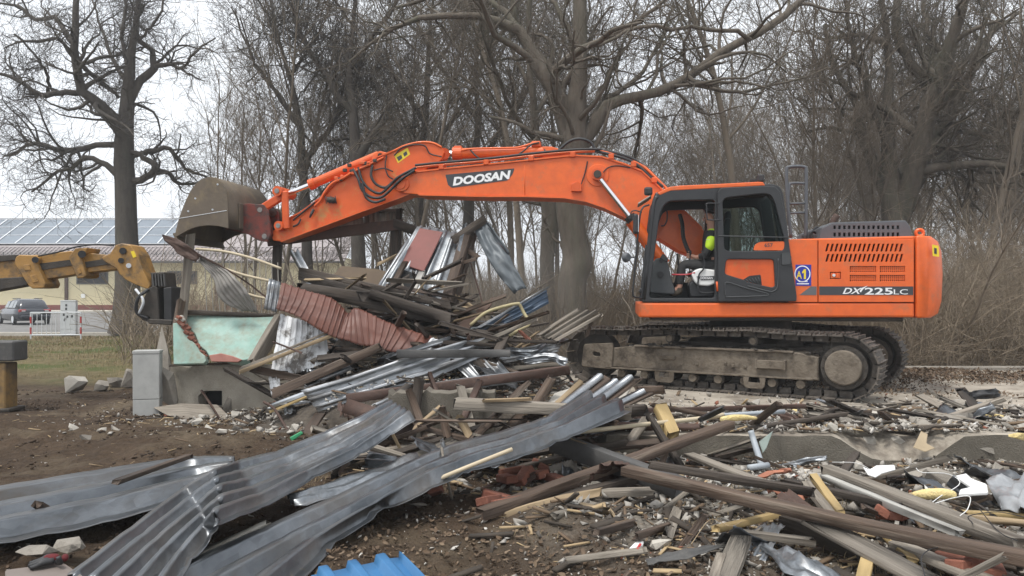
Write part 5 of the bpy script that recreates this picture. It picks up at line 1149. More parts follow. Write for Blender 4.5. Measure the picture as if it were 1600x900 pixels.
skin_obj('jacket', [(S3(1115, 416), .15, .17), (S3(1113, 396), .15, .175), (S3(1112, 378), .145, .19), (S3(1111, 362), .085, .12), (shoulder, .085), (elbow, .068), (S3(1092, 402, -.15), .052), (sh2, .085), (el2, .068), (S3(1092, 402, .16), .052)], [(0, 1), (1, 2), (2, 3), (2, 4), (4, 5), (5, 6), (2, 7), (7, 8), (8, 9)], JACKET, pr)
skin_obj('yellow_sleeve', [(S3(1113, 368, -.21), .10), (S3(1110, 380, -.23), .092), (S3(1106, 393, -.25), .080)], [(0, 1), (1, 2)], HIVIS, pr)
skin_obj('yellow_collar', [(S3(1113, 359, -.10), .085), (S3(1112, 366, -.15), .088)], [(0, 1)], HIVIS, pr)
skin_obj('reflective_band', [(S3(1111, 374.5, -.222), .103), (S3(1110, 378.5, -.226), .101)], [(0, 1)], REFL, pr)
skin_obj('trousers', [(S3(1116, 418), .15, .17), (h1, .105), (k1, .082), (S3(1062, 447, -.12), .062), (h2, .105), (k2, .082), (S3(1060, 447, .12), .062)], [(0, 1), (1, 2), (2, 3), (0, 4), (4, 5), (5, 6)], TROUS, pr)
for t_, a_ in ((t1, a1_), (t2, a2_)): skin_obj('boot', [(a_ + Vector((0, 0, .02)), .062), (a_ + Vector((0, 0, -.06)), .062), (t_, .05)], [(0, 1), (1, 2)], BOOT, pr)
skin_obj('cap', [(S3(1109, 334), .105, .10), (S3(1109.5, 329), .098, .095), (S3(1110, 326), .07, .07)], [(0, 1), (1, 2)], RUBBER, pr)
skin_obj('beard', [(S3(1103.5, 348), .045), (S3(1107, 350), .05)], [(0, 1)], mat('dark_beard', (.05, .035, .028), None, rough=.9), pr)
path_obj('nose', [S3(1100.5, 340), S3(1098.6, 343.5), S3(1099.8, 345)], .014, SKIN, pr, 6, 6)
skin_obj('ear', [(S3(1110, 342, -.085), .022), (S3(1110.4, 345, -.085), .018)], [(0, 1)], SKIN, pr, 1)
box_obj('eye', S3(1101.2, 340, -.045), (.012, .02, .012), BLACK, pr, .004)
# ------------------------------------------------------------------ builders for the debris
PROF = {
    'box': lambda w, h: [(-w/2+min(w,h)*.03, -h/2), (w/2-min(w,h)*.03, -h/2), (w/2, -h/2+min(w,h)*.03), (w/2, h/2-min(w,h)*.03), (w/2-min(w,h)*.03, h/2), (-w/2+min(w,h)*.03, h/2), (-w/2, h/2-min(w,h)*.03), (-w/2, -h/2+min(w,h)*.03)],
    'U': lambda w, h: [(-w/2, h/2), (-w/2, -h/2), (w/2, -h/2), (w/2, h/2), (w/2-.008, h/2), (w/2-.008, -h/2+.008), (-w/2+.008, -h/2+.008), (-w/2+.008, h/2)],
    'hat': lambda w, h: [(-w/2, -h/2), (-w/4, h/2), (w/4, h/2), (w/2, -h/2), (w/2-.006, -h/2-.004), (w/4-.006, h/2-.008), (-w/4+.006, h/2-.008), (-w/2+.006, -h/2-.004)],
    'L': lambda w, h: [(-w/2, -h/2), (w/2, -h/2), (w/2, -h/2+.010), (-w/2+.010, -h/2+.010), (-w/2+.010, h/2), (-w/2, h/2)],
}
_bs = [100]
def beam_mesh(name, L, w, h, prof='box', ragged=.0, bend=0.0, wear=.0018, seed=0, n=None):
    q = np.random.default_rng(seed); P = np.array(PROF[prof](w, h)); k = len(P); n = n or max(3, min(18, int(L / .22)))
    X = np.linspace(-L / 2, L / 2, n); V = np.empty((n, k, 3))
    ph = q.uniform(0, 6)
    for i, x in enumerate(X):
        u = 2 * x / L; b = bend * (1 - u * u)
        sc = 1 + q.normal() * .02
        V[i, :, 0] = x; V[i, :, 1] = P[:, 0] * sc + .3 * bend * math.sin(u * 2 + ph); V[i, :, 2] = P[:, 1] * sc + b
    V[:, :, 1:] += q.normal(size=(n, k, 2)) * wear * (prof == 'box')
    if ragged:
        V[0, :, 0] -= q.uniform(0, ragged, k); V[-1, :, 0] += q.uniform(0, ragged, k)
    idx = np.arange(n * k).reshape(n, k); a = idx[:-1]; b_ = np.roll(a, -1, 1); c = idx[1:]; d = np.roll(c, -1, 1)
    F = np.stack([a, c, d, b_], -1).reshape(-1, 4)[:, ::-1]
    return np_mesh(name, V.reshape(-1, 3), [F, idx[0][None, ::1], idx[-1][None, ::-1]])
def place(o, A, B, roll=0.0, up=(0, 0, 1)):
    d = (B - A).normalized(); u = Vector(up); y = u.cross(d)
    if y.length < 1e-3: y = Vector((0, 1, 0))
    y.normalize(); z = d.cross(y)
    m = Matrix((d, y, z)).transposed().to_4x4() @ Matrix.Rotation(roll, 4, 'X'); m.translation = (A + B) / 2; o.matrix_world = m
def beam(name, label, A, B, w, h, m, cat='beam', prof='box', roll=0.0, ragged=.07, bend=0.0, group=None, up=(0, 0, 1)):
    _bs[0] += 1
    o = link(name, beam_mesh(name, (B - A).length, w, h, prof, ragged, bend, seed=_bs[0]), m); place(o, A, B, roll, up)
    return tag(o, label, cat, group, 'thing' if cat else None)
def rib_profile(v, n, kind):
    u = (v * n) % 1.0
    if kind == 'trap':
        return np.interp(u, [0, .28, .38, .62, .72, 1], [0, 0, 1, 1, 0, 0])
    if kind == 'line': return np.interp(u, [0, .36, .44, .56, .64, 1], [0, 0, 1, 1, 0, 0])
    if kind == 'rib': return np.interp(u, [0, .22, .245, .56, .585, 1], [0, 0, 1, 1, 0, 0])
    if kind == 'box': return np.interp(u, [0, .10, .14, .46, .50, 1], [0, 0, 1, 1, 0, 0])
    return .5 - .5 * np.cos(u * 2 * np.pi)
def sheet(name, label, rows, ribs, m, amp=.03, kind='trap', cat='metal sheet', group=None, dent=.02, along=7, th=.004, torn=.0, pern=None, crease=False):
    """rows: cross-lines of 3D points; the ribs run from the first row to the last."""
    _bs[0] += 1; q = np.random.default_rng(_bs[0])
    pn = pern or (16 if kind in ('rib', 'line') else 10 if kind != 'sine' else 8); na = ribs * pn + 1; ctrl = []
    for r_ in rows:
        ctrl.append(catmull([tuple(p) for p in r_], na) if len(r_) > 2 else np.array(r_[0])[None] * (1 - np.linspace(0, 1, na))[:, None] + np.array(r_[1])[None] * np.linspace(0, 1, na)[:, None])
    ctrl = np.stack(ctrl); nl = (len(rows) - 1) * along + 1
    if crease:        # straight runs between sharp folds, ribs crushed at the folds
        t = np.linspace(0, len(rows) - 1, nl); i0 = np.minimum(t.astype(int), len(rows) - 2); f = (t - i0)[:, None, None]; G_ = ctrl[i0] * (1 - f) + ctrl[i0 + 1] * f
        crush = np.clip(1 - .45 * np.maximum.reduce([q.uniform(.2, .9) * np.exp(-np.abs(t - r_) * 12) for r_ in list(range(1, len(rows) - 1)) + list(q.uniform(0, len(rows) - 1, 2))]), .2, 1)
    else:
        G_ = np.stack([catmull(ctrl[:, j], nl) for j in range(na)], 1); crush = np.ones(nl)
    T1 = np.gradient(G_, axis=0); T2 = np.gradient(G_, axis=1); N_ = np.cross(T2, T1); N_ /= np.linalg.norm(N_, axis=2, keepdims=True) + 1e-9
    if N_[..., 2].mean() - .6 * N_[..., 1].mean() < 0: N_ = -N_
    v = np.linspace(0, 1, na); hgt = rib_profile(v, ribs, kind) * amp
    uu, vv = np.meshgrid(np.linspace(0, len(rows) * 1.7, nl), v * 3, indexing='ij')
    dn = dent * (fbm(uu + _bs[0] * 3.1, vv, 1.3, 3)) * 2.2
    G2 = G_ + N_ * ((hgt - amp * .75)[None, :, None] * crush[:, None, None] + dn[..., None])
    if torn:
        G2[0] += T1[0] * q.uniform(-1, 1, (na, 1)) * torn; G2[-1] += T1[-1] * q.uniform(-1, 1, (na, 1)) * torn
    c = G2.reshape(-1, 3).mean(0); V = G2.reshape(-1, 3) - c; Vb = (G2 - N_ * th).reshape(-1, 3) - c
    i = np.arange(nl * na).reshape(nl, na); off = nl * na
    F = np.stack([i[:-1, :-1], i[:-1, 1:], i[1:, 1:], i[1:, :-1]], -1).reshape(-1, 4)
    ed = []
    for e in (i[0], i[-1][::-1], i[:, 0][::-1], i[:, -1]):
        ed.append(np.stack([e[:-1], e[1:], e[1:] + off, e[:-1] + off], -1))
    me = np_mesh(name, np.vstack([V, Vb]), [F, F[:, ::-1] + off] + ed)
    su = np.linalg.norm(np.diff(G_, axis=0), axis=2).mean(1).sum(); sv = np.linalg.norm(np.diff(G_, axis=1), axis=2).mean(0).sum()
    uvv = np.stack(np.meshgrid(np.linspace(0, su, nl), np.linspace(0, sv, na), indexing='ij'), -1).reshape(-1, 2) + q.uniform(0, 9, 2); uvv = np.vstack([uvv, uvv])
    li = np.empty(len(me.loops), dtype=np.int32); me.loops.foreach_get('vertex_index', li); me.uv_layers.new(name='UVMap').data.foreach_set('uv', uvv[li].astype(np.float32).ravel())
    if m is GALV: m = GALV_S
    bm = bmesh.new(); bm.from_mesh(me); bmesh.ops.recalc_face_normals(bm, faces=bm.faces); bm.to_mesh(me); bm.free()
    o = link(name, me, m); o.location = c
    return tag(o, label, cat, group)
def slab(name, pts, th, m, parent=None, label=None, cat=None, group=None, bw=.008, jitter=0.0):
    """A thick piece whose front face has the given 3D outline."""
    _bs[0] += 1; q = random.Random(_bs[0])
    P = [Vector(p) for p in pts]; c = sum(P, Vector()) / len(P); n = Vector()
    for a, b in zip(P, P[1:] + P[:1]): n += (a - c).cross(b - c)
    n.normalize()
    if (abs(n.z) > .6 and n.z < 0) or (abs(n.z) <= .6 and n.y > 0): n = -n
    bm = bmesh.new(); f = [bm.verts.new(p - c) for p in P]; b_ = [bm.verts.new(p - c - n * th + Vector((q.gauss(0, jitter), q.gauss(0, jitter), q.gauss(0, jitter)))) for p in P]
    bm.faces.new(f); bm.faces.new(b_[::-1]); k = len(P)
    for i in range(k): bm.faces.new((f[i], b_[i], b_[(i + 1) % k], f[(i + 1) % k]))
    bmesh.ops.recalc_face_normals(bm, faces=bm.faces)
    if bw: bevel(bm, bw, 1, 40)
    o = link(name, bm_mesh(name, bm), m, parent); o.location = c
    return tag(o, label, cat, group)
def wp(pts, d0, d1=None, y0=None, y1=None):     # pixel outline on a plane that leans back from d0 (bottom) to d1 (top)
    d1 = d0 if d1 is None else d1; ys = [p[1] for p in pts]; a, b = max(ys), min(ys)
    return [W(p[0], p[1], d0 + (d1 - d0) * (a - p[1]) / max(1, a - b)) for p in pts]
def row(pts, d): return [W(p[0], p[1], d) for p in pts]
def grow(pts, z): return [G(p[0], p[1], z) for p in pts]
def hull_mesh(name, seed, sx=1, sy=1, sz=1, n=13, bw=0):
    q = np.random.default_rng(seed); bm = bmesh.new()
    for p in q.normal(size=(n, 3)):
        p /= np.linalg.norm(p); p *= q.uniform(.8, 1.1); p = np.clip(p, -.75, .75); bm.verts.new((p[0] * sx, p[1] * sy, p[2] * sz))
    r = bmesh.ops.convex_hull(bm, input=bm.verts); bmesh.ops.delete(bm, geom=[v for v in bm.verts if not v.link_faces], context='VERTS')
    if bw: bevel(bm, bw, 1, 20)
    return bm_mesh(name, bm)

# the dark heart of the heap
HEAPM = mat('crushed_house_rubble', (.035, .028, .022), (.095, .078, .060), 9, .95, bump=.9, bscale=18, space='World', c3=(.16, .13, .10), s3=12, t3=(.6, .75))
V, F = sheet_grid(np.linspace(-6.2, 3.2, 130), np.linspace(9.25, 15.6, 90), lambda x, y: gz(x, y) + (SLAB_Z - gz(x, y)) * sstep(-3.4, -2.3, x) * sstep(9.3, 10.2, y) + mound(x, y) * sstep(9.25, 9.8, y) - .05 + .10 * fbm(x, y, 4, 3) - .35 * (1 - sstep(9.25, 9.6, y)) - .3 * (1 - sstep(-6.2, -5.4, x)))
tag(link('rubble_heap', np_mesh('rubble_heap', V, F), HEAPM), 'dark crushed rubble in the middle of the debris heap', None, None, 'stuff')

# ------------------------------------------------------------------ the torn turquoise wall and what stands round it
wpn = empty('wall_panel', W(350, 560, 11.55), 0, 'cracked turquoise plastered wall piece resting on the grey plinth', 'wall panel')
def rel(pts): return [p - wpn.location for p in pts]
slab('plaster_face', rel(wp([(288, 492), (434, 494), (400, 556), (392, 561), (374, 563), (345, 558), (328, 557), (322, 548), (312, 540), (305, 522), (296, 512), (292, 502)], 11.45, 12.05)), .14, TURQ, wpn)
slab('plaster_face', rel(wp([(270, 505), (277, 504), (284, 512), (291, 520), (297, 530), (305, 538), (312, 550), (320, 556), (322, 564), (318, 568), (271, 569)], 11.36, 11.52)), .12, TURQ, wpn)
slab('pink_patch', rel(wp([(326, 555), (345, 552), (362, 556), (378, 562), (372, 566), (330, 565)], 11.42, 11.44)), .06, mat('salmon_plaster', (.42, .20, .16), (.34, .15, .12), 6, .9), wpn)
q = random.Random(4)
crack = [(281, 496), (283, 503), (287, 508), (291, 512), (292, 519), (297, 522), (299, 528), (303, 533), (306, 539), (310, 543), (312, 549), (317, 551), (320, 556), (323, 560)]
for i, (a, b) in enumerate(crack):
    bm = bmesh.new(); bm_box(bm, (0, 0, 0), (q.uniform(.06, .11), .11, q.uniform(.04, .06))); bevel(bm, .008)
    o = link('brick', bm_mesh('brick', bm), BRICKRED, wpn); o.location = W(a, b, 11.50 + .03 * (i % 2)) - wpn.location; o.rotation_euler = (q.uniform(-.3, .3), q.uniform(.3, .8), q.uniform(-.3, .3))
slab('broken_plaster', rel(wp([(272, 498), (283, 492), (288, 500), (282, 507)], 11.5)), .06, CONC_LIGHT, wpn)
o = beam('side_board', None, W(437, 500, 12.0), W(398, 566, 11.5), .10, .20, WOOD_GREY); o.parent = wpn; o.matrix_parent_inverse = Matrix.Translation(-wpn.location); del o['category']
beam('timber_rail', 'dark timber rail along the top of the turquoise wall piece', W(288, 488, 12.02), W(440, 494, 12.08), .10, .07, WOOD_DK, 'rail')
beam('timber_rail', 'thin brown board under the turquoise wall piece', W(272, 571, 11.62), W(398, 566, 11.62), .10, .03, WOOD_BR, 'board')
beam('timber_post', 'weathered grey post leaning below the excavator bucket', W(284, 508, 11.9), W(297, 376, 11.95), .17, .13, WOOD_GREY, 'post', ragged=.12)
beam('timber_post', 'short brown post stub left of the turquoise plaster', W(276, 512, 11.7), W(283, 472, 11.75), .10, .1, WOOD_BR, 'post')
sheet('metal_sheet', 'dark brown sheet scrap pinched under the bucket teeth', [row([(252, 366), (256, 374), (262, 380)], 11.9), row([(284, 377), (283, 388), (280, 398)], 11.75), row([(314, 399), (310, 404), (305, 409)], 11.7)], 2, IRON, .01, 'sine', dent=.03)
sheet('metal_sheet', 'crumpled grey corrugated sheet hanging from the brown scrap', [row([(313, 401), (308, 407)], 11.75), row([(352, 421), (331, 433)], 11.7), row([(382, 450), (344, 468)], 11.7), row([(404, 488), (376, 487)], 11.85)], 6, mat('grey_fibre_sheet', (.22, .205, .185), (.29, .27, .245), 4, .8, bump=.2), .018, 'sine', dent=.04)
beam('iron_strip', 'thin dark strip along the crumpled grey sheet', W(312, 400, 11.65), W(414, 464, 11.9), .03, .025, IRON, 'strip', bend=.05)
multi = [([(306, 389), (350, 393), (395, 404), (440, 420)], 'uppermost pale bent rod under the bucket'), ([(330, 412), (375, 428), (425, 440)], 'middle pale bent rod under the bucket'), ([(368, 452), (395, 462), (418, 467)], 'lowest pale bent rod behind the crumpled grey sheet')]
for pts, lab in multi: tag(path_obj('bent_rod', [W(a, b, 12.2) for a, b in pts], .022, PALEPIPE), lab, 'rod')
tag(multi_path('wire_mesh', [[W(320 + i * 9.5, 392 + i * 1.5, 12.35), W(321 + i * 9.5, 440, 12.35), W(324 + i * 9.5 + (i % 3), 500, 12.35)] for i in range(13)], .008, CONC_LIGHT, None, 5, 6), 'row of pale upright wires behind the turquoise wall piece', 'wire mesh', None, 'stuff')
# the shelter with a weathered board parapet behind the arm
sh = empty('timber_shelter', W(560, 420, 14.3), 0, 'dark timber shelter with grey boards still standing behind the arm', 'shelter')
def shp(o): o.parent = sh; o.matrix_parent_inverse = Matrix.Translation(-sh.location); [o.__delitem__(k) for k in ('category', 'label') if k in o.keys()]; return o
for i in range(13): shp(beam('board', None, W(512 + i * 8.7, 354, 14.35), W(512 + i * 8.7, 327 + (i % 3), 14.35), .02, .098, WOOD_GREY, ragged=.01, up=(1, 0, 0)))
shp(beam('beam', None, W(420, 376, 14.2), W(625, 351, 14.2), .10, .20, IRON)); shp(beam('beam', None, W(617, 349, 14.2), W(660, 364, 13.6), .1, .16, WOOD_DK))
shp(beam('beam', None, W(505, 329, 14.3), W(626, 329, 14.3), .1, .05, WOOD_DK))
for px in (614, 432): shp(beam('post', None, W(px, 440, 14.3), W(px + 3, 355, 14.3), .14, .14, WOOD_DK))
shp(beam('post', None, W(622, 440, 14.3), W(624, 330, 14.3), .10, .10, WOOD_DK))

# ------------------------------------------------------------------ roof pieces thrown up in the middle
sheet('metal_sheet', 'grey ribbed roof sheet propped steeply with a red board on it', [row([(652, 352), (690, 358), (731, 366)], 12.6), row([(615, 412), (660, 425), (715, 440)], 12.0), row([(585, 462), (640, 478), (694, 492)], 11.6)], 6, GALV_DK, .035, 'trap', dent=.02)
slab('red_board', wp([(656, 356), (692, 362), (677, 394), (662, 424), (642, 417), (623, 412), (640, 384)], 11.95, 12.5), .03, RED_BOARD, None, 'faded red board lying on the propped grey roof sheet', 'board')
slab('hole_shade', wp([(622, 418), (652, 428), (636, 458), (604, 452)], 11.70, 11.92), .03, BLACK, None, 'black slab painted as the shade of a roof sheet hole below the red board', 'shade_patch')  # black slab on the uncut sheet, painting in the shade of a hole
beam('wood_plank', 'brown plank along the left of the red board', W(606, 460, 11.55), W(632, 412, 11.9), .09, .04, WOOD_BR, 'plank'); beam('wood_plank', 'white plank beside the dark roof hole', W(638, 470, 11.45), W(658, 428, 11.8), .10, .03, mat('white_board', (.52, .50, .46), (.42, .40, .36), 6, .8), 'plank')
beam('iron_strip', 'thin strut across the dark roof hole', W(636, 462, 11.5), W(622, 430, 11.8), .025, .025, WOOD_GREY, 'strut'); beam('wood_plank', 'narrow plank under the dark roof hole', W(604, 457, 11.5), W(636, 462, 11.45), .03, .03, WOOD_BR, 'plank')
beam('wood_plank', 'pale stick poking out left of the red board', W(592, 412, 12.1), W(618, 400, 12.2), .05, .05, WOOD_PALE, 'stick')
beam('metal_edge', 'grey edging strip left of the propped roof sheet', W(585, 458, 11.6), W(636, 378, 12.2), .035, .03, GALV, 'strip')
beam('timber_post', 'brown timber raking up right of the propped roof sheet', W(690, 498, 11.4), W(728, 372, 12.4), .16, .12, WOOD_BR, 'post'); beam('timber_post', 'dark timber raking up behind the brown one', W(705, 480, 11.8), W(736, 368, 12.6), .16, .12, WOOD_DK, 'post')
beam('metal_edge', 'long grey edging on the right rim of the propped roof sheet', W(696, 486, 11.5), W(726, 352, 12.5), .06, .03, GALV_DK, 'strip')
beam('timber_post', 'dark splintered timber at the top of the heap', W(714, 372, 12.4), W(752, 346, 12.5), .12, .14, WOOD_DK, 'beam', ragged=.12); beam('wood_plank', 'small brown crosspiece right of the propped roof sheet', W(703, 416, 12.0), W(738, 406, 12.1), .05, .05, WOOD_BR, 'plank'); beam('wood_plank', 'stub of dark plank at the top right of the heap', W(733, 393, 12.3), W(744, 400, 12.3), .08, .08, WOOD_BR, 'plank')
sheet('metal_sheet', 'bent slate grey sheet dangling over the right of the heap', [row([(738, 352), (752, 346), (766, 352)], 12.5), row([(752, 385), (765, 380), (785, 380)], 12.3), row([(775, 425), (790, 415), (806, 418)], 12.1), row([(803, 459), (814, 452), (823, 450)], 12.0)], 2, SLATE, .02, 'sine', dent=.05)
beam('metal_edge', 'thin edging hooked over the dangling slate sheet', W(764, 350, 12.4), W(794, 392, 12.2), .05, .04, SLATE, 'strip', prof='L')
tag(path_obj('hanging_wire', [W(735, 410, 12.1), W(744, 440, 12.1), W(753, 470, 12.0), W(757, 496, 11.9)], .012, IRON), 'dark wire hanging below the small brown crosspiece', 'wire')
beam('blue_strip', 'narrow blue strip standing behind the brown timber', W(700, 512, 11.7), W(712, 452, 12.0), .06, .03, BLUEGREY, 'strip')
slab('brown_board', wp([(590, 420), (533, 415), (512, 438), (560, 448), (600, 456), (604, 424)], 12.2, 12.6), .03, mat('brown_hardboard', (.12, .085, .05), (.09, .062, .04), 4, .8), None, 'brown hardboard tilted left of the red board', 'board')
beam('timber_post', 'grey iron rail sticking up at the left of the heap', W(492, 452, 11.9), W(460, 394, 12.3), .12, .08, GALV_DK, 'rail', prof='U'); beam('wood_beam', 'long dark beam sloping under the red board', W(476, 424, 11.7), W(700, 476, 11.3), .16, .10, WOOD_DK, ragged=.1)
for i, (a, b, lab) in enumerate((((482, 434), (650, 480), 'charred beam under the long dark one'), ((500, 458), (690, 500), 'charred splintered beam behind the brown sheets'), ((480, 450), (560, 462), 'short charred beam left of the heap'), ((590, 462), (700, 496), 'charred joist beneath the propped roof sheet'))):
    beam('wood_beam', lab, W(*a, 11.6 - .1 * i), W(*b, 11.3 - .1 * i), .15, .13, WOOD_DK, ragged=.15)
# red-brown corrugated sheets
sheet('metal_sheet', 'weathered grey sheet strip left of the red-brown sheets', [row([(420, 434), (438, 440)], 11.2), row([(412, 482), (432, 488)], 11.0)], 3, GALV_DK, .02, 'trap')
sheet('metal_sheet', 'left red-brown corrugated sheet with a torn corner', [row([(440, 440), (482, 454), (522, 468), (547, 492)], 11.1), row([(436, 462), (474, 474), (515, 492), (540, 512)], 10.9), row([(431, 482), (463, 494), (506, 519), (535, 531)], 10.8)], 12, BROWN_SHEET, .016, 'line', dent=.015, torn=.3)
sheet('metal_sheet', 'right red-brown corrugated sheet sagging over the heap', [row([(544, 490), (558, 481), (600, 499), (634, 513), (680, 527)], 10.95), row([(537, 508), (562, 511), (596, 520), (624, 530), (672, 538)], 10.8), row([(529, 527), (566, 539), (590, 541), (612, 549), (664, 549)], 10.7)], 13, BROWN_SHEET, .016, 'line', dent=.018, torn=.3)
sheet('metal_sheet', 'white ribbed scrap at the right end of the red-brown sheets', [row([(674, 527), (693, 532)], 10.8), row([(658, 549), (680, 553)], 10.65)], 3, WHITE_SHEET, .015)
sheet('metal_sheet', 'flaking white ribbed sheet under the red-brown sheets', [row([(438, 490), (472, 500), (510, 521)], 11.2), row([(430, 540), (468, 545), (512, 545)], 11.0), row([(420, 592), (462, 584), (508, 566)], 10.85)], 9, WHITE_SHEET, .012, dent=.05, torn=.2)
sheet('metal_sheet', 'small flaking white strip beside the dark brown beam', [row([(419, 590), (436, 588)], 10.75), row([(424, 622), (440, 616)], 10.7)], 2, WHITE_SHEET, .012)
# planks left of centre
beam('wood_plank', 'long pale plank with a yellow edge leaning against the white sheet', W(378, 580, 10.6), W(526, 521, 10.9), .10, .05, WOOD_PALE, 'plank'); beam('wood_plank', 'grey plank lying on the yellow-edged one', W(380, 574, 10.68), W(522, 515, 10.98), .12, .03, WOOD_GREY, 'plank')
beam('wood_beam', 'dark brown beam sloping under the yellow-edged plank', W(431, 613, 10.25), W(592, 543, 10.55), .10, .12, WOOD_BR); beam('wood_plank', 'brown board behind the dark brown beam', W(398, 577, 10.8), W(486, 596, 10.7), .05, .10, WOOD_BR, 'plank')
beam('iron_strip', 'short dark rod lying on the white sheet', W(432, 536, 10.6), W(468, 550, 10.55), .02, .02, IRON, 'rod')
beam('wood_plank', 'whitish plank with a blue tinge at the left foot of the heap', W(424, 634, 10.0), W(500, 606, 10.3), .12, .04, mat('pale_blue_board', (.42, .47, .54), (.55, .57, .58), 6, .7, c3=(.2, .17, .13), s3=5), 'plank'); beam('wood_plank', 'ochre lath beneath the whitish plank', W(428, 641, 9.97), W(500, 612, 10.2), .05, .03, WOOD_YEL, 'lath')
tag(path_obj('bent_rod', [W(412, 628, 9.95), W(428, 638, 9.9), W(442, 660, 9.8), W(456, 684, 9.6)], .018, IRON), 'rusty bent rod at the left foot of the heap', 'rod')
beam('wood_plank', 'red-brown board leaning left of the silver sheets', W(470, 690, 9.0), W(500, 648, 9.3), .14, .03, WOOD_BR, 'board'); beam('iron_strip', 'brown post leaning in the gap left of the heap', W(520, 555, 10.9), W(530, 600, 10.7), .05, .05, IRON, 'post')
# silver sheets of the middle
sheet('metal_sheet', 'broad silver sheet sloping across the middle of the heap', [row([(470, 609), (484, 626), (498, 643)], 9.7), row([(545, 588), (560, 602), (578, 618)], 9.9), row([(617, 562), (645, 572), (672, 592)], 10.1), row([(722, 531), (742, 542), (760, 552)], 10.5)], 3, GALV_L, .09, 'rib', dent=.006, torn=.12, crease=True)
sheet('metal_sheet', 'curved pale silver sheet at the top right of the silver sheets', [row([(655, 566), (668, 575)], 10.25), row([(715, 536), (730, 550)], 10.5), row([(757, 528), (770, 541)], 10.7)], 1, GALV_L, .02, dent=.05)
sheet('metal_sheet', 'short silver sheet with close ribs behind the brown beam', [row([(703, 564), (742, 561), (778, 560)], 10.5), row([(735, 594), (768, 590), (802, 586)], 10.2)], 5, GALV_L, .03, dent=.02)
beam('metal_beam', 'dark grey box beam lying level over the silver sheets', W(620, 553, 10.05), W(797, 552, 10.15), .10, .10, IRON_GREY, ragged=0)
beam('metal_beam', 'long brown steel beam lying level below the silver sheets', W(541, 623, 9.3), W(888, 578, 10.0), .13, .11, IRON, ragged=0); beam('wood_beam', 'grey timber under the long brown steel beam', W(700, 618, 9.35), W(745, 612, 9.4), .1, .1, WOOD_GREY)
beam('iron_strip', 'red-brown iron bar leaning below the brown steel beam', W(671, 583, 9.55), W(699, 660, 8.9), .05, .05, IRON, 'bar', ragged=0)
beam('metal_duct', 'brown open sheet-metal channel resting on the kinked sheet', W(548, 640, 8.7), W(634, 668, 8.3), .26, .17, IRON, 'channel', prof='U', roll=R(150), ragged=0)
sheet('metal_sheet', 'crumpled brown corner of sheet beside the open channel', [row([(528, 628), (546, 634)], 8.9), row([(532, 648), (552, 655)], 8.7)], 3, IRON, .03, dent=.06)
# fan of blue, dark and wooden pieces on the right of the heap
sheet('blue_sheet', 'blue grey ribbed sheet sticking out right of the heap', [row([(738, 518), (752, 524)], 11.3), row([(800, 483), (812, 498)], 11.4), row([(854, 451), (858, 474)], 11.5)], 3, BLUEGREY, .02, dent=.03)
beam('metal_edge', 'white edge of the blue grey sheet', W(738, 517, 11.28), W(855, 450, 11.48), .03, .03, GALV, 'strip')
fr_ = tag(path_obj('yellow_frame', [W(735, 508, 11.0), W(760, 488, 11.05), W(795, 477, 11.1), W(811, 474.5, 11.1), W(812, 476, 11.1), W(818, 488, 11.1), W(827, 506, 11.0), W(812, 515, 10.9), W(796, 525, 10.8)], .024, mat('pale_yellow_paint', (.40, .345, .19), (.30, .25, .14), 5, .7), None, 44, 6), 'bent pale yellow frame on the right of the heap', 'frame')
slab('brown_board', wp([(712, 508), (752, 478), (770, 463), (768, 476), (740, 505), (725, 522)], 11.2, 11.6), .04, mat('red_brown_board', (.14, .085, .06), (.10, .062, .045), 5, .8), None, 'red-brown board leaning behind the yellow frame', 'board')
for i, (a, b, m_) in enumerate((((842, 524), (900, 486), WOOD_GREY), ((852, 526), (916, 487), WOOD_GREY), ((862, 527), (927, 488), WOOD_GREY), ((870, 530), (935, 494), WOOD_GREY))):
    beam('wood_plank', ['uppermost lath', 'grey second lath', 'third lath', 'grey lowest lath'][i] + ' in the fan of laths beside the thick oak', W(*a, 11.0 - i * .06), W(*b, 11.2 - i * .06), .10, .035, m_, 'lath', group='fan of laths beside the thick oak')
sheet('metal_sheet', 'dark curled sheet lying in front of the fan of laths', [row([(785, 540), (792, 562)], 10.6), row([(830, 545), (838, 562)], 10.5), row([(858, 528), (866, 548)], 10.9), row([(884, 520), (888, 534)], 11.3)], 2, GALV_DK, .03, dent=.06)
sheet('metal_sheet', 'white edged silver sheet beside the front end of the track', [row([(815, 558), (820, 570)], 10.3), row([(855, 552), (862, 566)], 10.3), row([(884, 560), (884, 578)], 10.1)], 2, GALV_L, .02, dent=.06)
beam('wood_plank', 'blackened plank in front of the curled dark sheet', W(780, 532, 10.5), W(868, 535, 10.6), .12, .04, WOOD_DK, 'plank'); beam('wood_plank', 'dark leaning plank stub in the middle of the heap', W(772, 560, 10.2), W(788, 530, 10.5), .12, .05, WOOD_DK, 'plank'); beam('wood_plank', 'orange-brown stub standing beside the track', W(918, 522, 11.3), W(922, 508, 11.3), .07, .05, WOOD_BR, 'plank'); beam('wood_plank', 'thin orange lath on the dark plank', W(815, 520, 10.8), W(828, 532, 10.7), .05, .03, BRICKRED, 'lath')
for a, b, lab in (((740, 540), (835, 500), 'grey lath under the yellow frame'), ((700, 535), (790, 540), 'black lath in the middle of the heap'), ((800, 575), (885, 568), 'brown board behind the long steel beam'), ((690, 505), (780, 530), 'charred lath below the brown timbers'), ((810, 592), (868, 586), 'charred plank in front of the track idler')):
    beam('wood_plank', lab, W(*a, 10.6), W(*b, 10.5), .12, .05, WOOD_DK if 'char' in lab or 'black' in lab else WOOD_GREY, 'plank')

